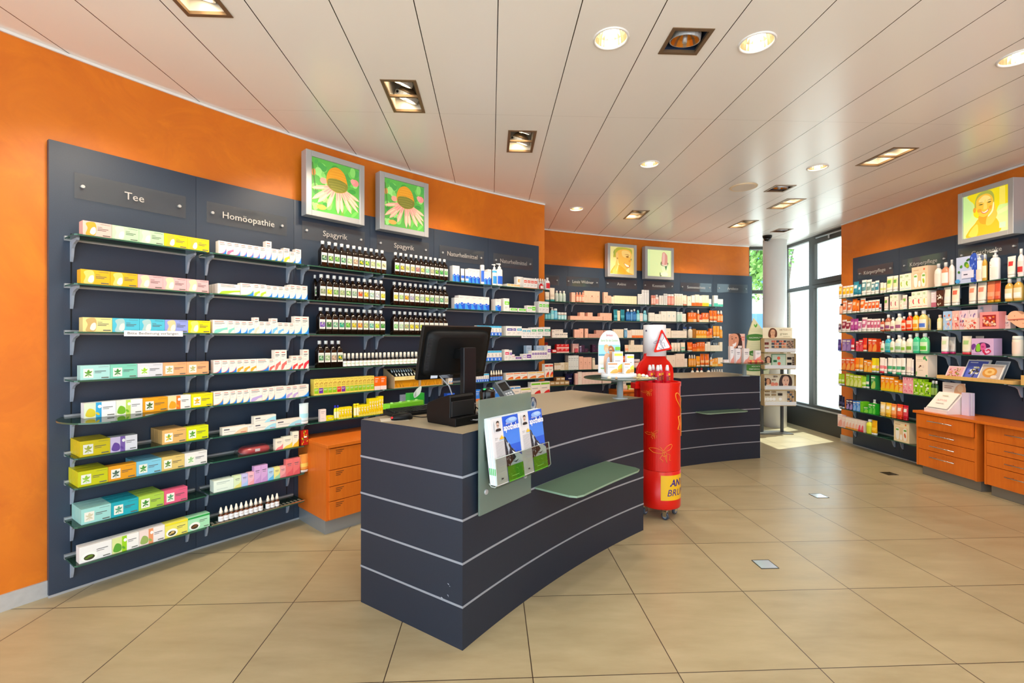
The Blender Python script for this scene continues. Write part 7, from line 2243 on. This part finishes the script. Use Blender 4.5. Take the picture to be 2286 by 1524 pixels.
tR = 1.30                                               # the right hand cabinets, below the gift shelves
wt_ = thing('cabinet_worktop', 'continuous orange worktop over the drawer cabinets of the right wall', 'worktop', RW.p(tR, 0, .626), RW.ang)
MB().box(-.012, 1.36, -.385, -.003, 0, .024, M_ORANGE).build('board', wt_, .0015)
for k, (x0_, x1_, lab) in enumerate(((0.0, .60, 'orange drawer cabinet next to the body care shelves, top drawer ajar'), (.665, 1.30, 'orange drawer cabinet cut by the picture edge'))):
    c = thing('drawer_cabinet', lab, 'cabinet', RW.p(tR + x0_, 0, 0), RW.ang, 'orange drawer cabinets')
    w_ = x1_ - x0_
    MB().box(0, w_, -.335, -.004, .095, .625, M_ORANGE).build('body', c)
    MB().box(.012, w_ - .012, -.30, -.004, 0, .095, mat('8f8a80', .35, .5)).build('plinth', c)
    MB().box(0, .018, -.354, -.335, .095, .625, M_ORANGE).box(w_ - .018, w_, -.354, -.335, .095, .625, M_ORANGE).build('side_panel', c)
    drawer_fronts(c, .02, w_ - .02, [.097, .265, .375, .485, .622], .335, True, 3 if k == 0 else None)
pl = Vector(on_z(2107, 917, .65))
bs = thing('leaflet_stand', 'slanted cardboard leaflet stand on the orange worktop', 'leaflet stand', RW.p(tR + .185, .235, .6505), RW.ang)
m = MB()
prof = [(-.10, 0), (.09, 0), (.09, .19), (.06, .19), (-.085, .035), (-.10, .035)]
mm = MB().extr([(y, z) for y, z in prof], -.12, .12, mat('ece0dc', .5))
mm.move(Matrix(((0, 1, 0, 0), (1, 0, 0, 0), (0, 0, 1, 0), (0, 0, 0, 1))))
mm.build('tray', bs)
lv = MB()
for k in range(3):
    o_ = .002 + .003 * k
    lv.face([(-.105, -.082 - o_ * .7, .042 + o_), (.105, -.082 - o_ * .7, .042 + o_), (.105, .050 - o_ * .7, .19 + o_), (-.105, .050 - o_ * .7, .19 + o_)], mat('f4e8dc', .5))
lv.build('leaflet', bs)
tx = MB()
add_text(tx, 'ATIVIA', .034, mat('e0a8a0', .5), 0, 0, .085, extrude=0)
tx.flat(rect(-.04, .04, .055, .062), 0, mat('c0b0a8', .5)).flat(rect(-.03, .03, .15, .156), 0, mat('a8a070', .5))
tx.v = [(x, -.0925 + z * .665 - .003, .05 + z * .745 + .004) for x, y, z in tx.v]
tx.build('print', bs)
hc = MB().box(-.11, .115, .085, .089, .19, .295, mat('f0e0d4', .5))
art(hc, [(spl([(.55, 0), (.6, .6), (.8, .95), (1, .9), (1, 0)]), 'e8b088'), (ell(.80, .5, .13, .34, 14), 'f0c8a0'), (R_(.08, .5, .62, .68), 'b08878'), (R_(.08, .42, .44, .52), 'b08878')], .225, .105, .085, x0=-.11, z0=.19)
hc.build('header_card', bs)
bk2 = thing('leaflet_stack', 'narrow pale lilac leaflets standing behind the slanted stand', 'leaflets', RW.p(tR + .355, .13, .6505), RW.ang)
for k in range(3):
    MB().box(-.035 + k * .004, .035, -.075 + k * .02, -.058 + k * .02, 0, .215, mat(('d8c8e0', 'e4dce8', 'dcd0e4')[k], .5)).build('leaflet', bk2)

# ------------------------------------------------------------------ recipe books on a wooden tray
Lc = COLS['R2']
ta, _ = Lc.hit(2092, .22)
tb, _ = Lc.hit(2262, .22)
tw = tb - ta
ty_ = thing('book_tray', 'beech wood tray on the lowest gift shelf', 'tray', Lc.p(ta, 0, ZR[4] + .0006), Lc.ang)
m = MB().box(0, tw, -.225, -.03, 0, .012, M_BEECH).box(0, tw, -.225, -.213, .012, .034, M_BEECH).box(0, tw, -.042, -.03, .012, .034, M_BEECH)
m.box(0, .012, -.213, -.042, .012, .034, M_BEECH).box(tw - .012, tw, -.213, -.042, .012, .034, M_BEECH)
m.build('tray', ty_, .001)
foods = {'salad': [(R_(.06, .94, .1, .94), 'e0a8b0')] + [(ell(RND.uniform(.14, .86), RND.uniform(.15, .8), .07, .035, 7, RND.uniform(0, 3)), ('8a9a30', 'c86830', 'd8c060', 'a83c40')[k % 4]) for k in range(26)],
         'blossom': [(R_(.05, .95, .06, .94), '5a68c8'), (R_(.14, .5, .84, .88), 'e8e8f4')] + [(ell(.3 + .4 * RND.random(), .3 + .35 * RND.random(), .07, .04, 8, RND.uniform(0, 3)), ('f0eee0', 'e0d8b0', '3a3430')[k % 3]) for k in range(18)] + [([(.46, .1), (.5, .1), (.62, .5), (.58, .5)], '3c3a30')],
         'pastry': [(R_(.05, .95, .06, .94), 'c8b4a8'), (ell(.45, .5, .32, .30, 20), 'd8923c'), (ell(.45, .52, .22, .19, 18), 'ecc078'), (ell(.45, .53, .1, .08, 14), 'd8983c'), (ell(.7, .25, .14, .1, 12), 'e8d8c8')],
         'grey': [(R_(.05, .95, .06, .94), 'b8b4b0'), (R_(.55, .85, .80, .9), '3a3a40')], 'ink': [(R_(.05, .95, .06, .94), 'c4c8d0'), (ell(.35, .72, .2, .1, 14), '5a6a88'), (ell(.4, .7, .1, .06, 10), 'd0d4dc')]}
for nm, u0, u1, h_, o_, c, lab in (('grey', .27, .47, .20, .085, 'f0eeea', 'grey recipe booklet at the rear of the wooden tray'), ('ink', .53, .70, .195, .085, 'eceef2', 'pale recipe booklet with dark print, rear of the wooden tray'), ('salad', .06, .30, .125, .185, 'eed0d0', 'pink recipe booklet with salad on the wooden tray'), ('blossom', .27, .56, .20, .165, 'f0eef0', 'blue recipe booklet with white blossoms on the wooden tray'), ('pastry', .52, .80, .165, .195, 'f2ece4', 'recipe booklet with golden pastry on the wooden tray')):
    x0_, x1_ = u0 * tw, u1 * tw
    w_ = x1_ - x0_
    b = thing('recipe_booklet', lab, 'booklet', Lc.p(ta + (x0_ + x1_) / 2, o_, ZR[4] + .0135), Lc.ang, 'recipe booklets on the wooden tray')
    M = Matrix.Rotation(radians(-24), 4, 'X')
    MB().box(-w_ / 2, w_ / 2, .001, .007, 0, h_, mat('f0eee6', .5)).move(M).build('page_block', b)
    cv = MB().box(-w_ / 2, w_ / 2, 0, .001, 0, h_, mat(c, .4))
    art(cv, foods[nm], w_, h_, 0)
    cv.move(M).build('cover', b)

# ------------------------------------------------------------------ heart box, candle dish, edge of a second tray on the last panel
Ld = COLS['R3']
th, _ = Ld.hit(2268, .19)
hb = MB().extr([(x * .105, z * .105 + .066) for x, z in spl([(0, -.62), (-.7, -.15), (-.98, .3), (-.78, .72), (-.38, .8), (0, .5), (.38, .8), (.78, .72), (.98, .3), (.7, -.15)])], -.03, .03, mat('f0b490', .4))
for k in range(12):
    hb.flat(ell(RND.uniform(-.07, .07), RND.uniform(.04, .12), .003, .005, 6, RND.uniform(0, 3)), -.0304, mat('c05838', .5))
hb.tube([(-.10, -.031, .075), (0, -.034, .08), (.10, -.031, .075)], .004, mat('e06850', .5))
o = hb.build('heart_box')
o.location = Ld.p(th + .035, .15, ZR[2] + .0012)
o.rotation_euler = (0, 0, Ld.ang + .15)
tag(o, 'peach heart shaped gift box on the third shelf of the right wall', 'gift box')
th2, _ = Ld.hit(2279, .2)
wb2 = MB().box(0, .25, -.2, -.05, 0, .085, M_BEECH).build('wooden_crate')
wb2.location = Ld.p(max(th2, 0.03), 0, ZR[4] + .0006)
wb2.rotation_euler = (0, 0, Ld.ang)
tag(wb2, 'wooden crate cut by the picture edge on the fifth right shelf', 'crate')

# ------------------------------------------------------------------ small extras on the left shelves
Le = COLS['L1']
ta, y_ = Le.hit(541, .17)
tb, _ = Le.hit(606, .17)
po = thing('first_aid_pouch', 'flat red pouch in clear wrap on the seventh shelf under homeopathy sign', 'pouch', Le.p((ta + tb) / 2, .12, ZL[6] + .0006), Le.ang)
w_ = tb - ta
MB().loft([(0, w_ * .44, .05, 4), (.012, w_ * .5, .055, 4), (.03, w_ * .48, .05, 4), (.042, w_ * .40, .04, 4)], mat('b81424', .35), 28).build('pouch', po)
MB().loft([(-.0002, w_ * .60, .062, 5), (.014, w_ * .62, .066, 4), (.046, w_ * .46, .05, 4)], glassy('clear_wrap', 'f0ecec', .1, .04, 'f0e8e8'), 28).build('wrapper', po)
wq = MB().box(-.016, .016, -.056, -.0555, .012, .03, mat('e8e0e0', .5)).build('emblem', po)
tr9 = thing('perforated_tray', 'perforated steel tray under the dropper bottles', 'tray', Le.p(.02, 0, ZL[8] + .0003), Le.ang)
m = MB().box(0, Le.len - .04, -.208, -.206, 0, .008, M_CHROME)
for k in range(40):
    x = .012 + k * (Le.len - .07) / 40
    for j in range(2):
        m.flat([(x, 0), (x + .008, 0), (x + .008, .0001), (x, .0001)], -.2083, M_DARK)
m.build('front_lip', tr9)
m = MB()
for k in range(22):
    for j in range(3):
        m.loft([(.0002, .009, .009), (.0004, .009, .009)], mat('8a8880', .4), 8, .02 + k * (Le.len - .08) / 21, -.19 + .022 * j, smooth=False)
m.build('hole_pattern', tr9)
Lf = COLS['L3']
ox, oy, sc_ = CROPS['F']
e0, _ = Lf.hit(ox + 1015 * sc_, .205)
e1, _ = Lf.hit(ox + 1308 * sc_, .205)
e2, _ = Lf.hit(ox + 1568 * sc_, .205)
for k, (a, b, lab) in enumerate(((e0, e1, 'wooden tester box of oil vials, nearer of two'), (e1 + .004, e2, 'wooden tester box of oil vials half behind the monitor'))):
    t = thing('tester_box', lab, 'tester box', Lf.p(a, 0, ZL[4] + .0006), Lf.ang, 'wooden tester boxes')
    w_ = b - a
    prof = [(-.205, 0), (-.02, 0), (-.02, .165), (-.04, .165), (-.196, .100), (-.205, .100)]
    m = MB()
    for x in (0, w_ - .006):
        s_ = MB().extr(prof, 0, .006, mat('b8a078', .5))
        s_.move(Matrix(((0, 1, 0, x), (1, 0, 0, 0), (0, 0, 1, 0), (0, 0, 0, 1))))
        m.add(s_)
    m.box(.006, w_ - .006, -.2, -.19, 0, .006, mat('b8a078', .5)).box(.006, w_ - .006, -.03, -.02, 0, .16, mat('b8a078', .5))
    m.build('side', t)
    f = MB().box(.006, w_ - .006, -.205, -.200, .068, .100, mat('ecd890', .5))
    f.flat(rect(w_ * .42, w_ * .58, .084, .087), -.2054, mat('a89860', .5))
    f.build('front_board', t)
    f = MB().box(.006, w_ - .006, -.192, -.188, .006, .068, mat('d08c10', .3))
    for q in range(14):
        x = RND.uniform(.03, w_ - .03)
        f.flat([(x, .01), (x + .004, .01), (x + RND.uniform(-.04, .04), .062)], -.1925, mat(('7a4a10', 'e8b030', 'a86818')[q % 3], .5))
    f.build('picture', t)
    f = MB().box(.006, w_ - .006, 0, .004, 0, .16, mat('16140f', .5), lambda x, y, z: (x, -.196 + z * .92 + y * -.38, .094 + z * .38 - y))
    f.build('vial_tray', t)
    for j, n_ in ((0, 7), (1, 9)):
        for i in range(n_):
            x = .02 + (w_ - .04) * (i + .5) / n_
            v = MB().loft([(0, .0055, .0055), (.045, .0055, .0055), (.047, .004, .004)], mat(('e8e8d8', 'c8d8dc')[j], .35), 10)
            d = Vector((.25, .9, .36)).normalized()
            v.move(Matrix.Translation((x, -.186 + j * .07, .107 + j * .029)) @ d.to_track_quat('Z', 'X').to_matrix().to_4x4())
            v.build('oil_vial', t)

# ------------------------------------------------------------------ floor sockets
for px, py, c, lab in ((1708, 1259.5, 'dde6f2', 'square steel floor socket nearest the camera'), (1828, 1106.5, 'd8d4cc', 'square steel floor socket in the middle of the aisle'), (1985, 1057, '6a5c40', 'dark square floor socket near the right cabinets')):
    p = on_z(px, py, 0)
    s = thing('floor_socket', lab, 'floor socket', p, YAW, 'floor sockets in the tiles')
    MB().box(-.052, .052, -.052, .052, 0.0002, .0022, mat(c, .16, .55)).build('lid', s)
    m = MB()
    for q in (rect(-.055, .055, -.055, -.051), rect(-.055, .055, .051, .055), rect(-.055, -.051, -.051, .051), rect(.051, .055, -.051, .051)):
        m.box(q[0][0], q[1][0], q[0][1], q[2][1], .0002, .003, mat('3a3a3c', .4, .5))
    m.build('frame', s)
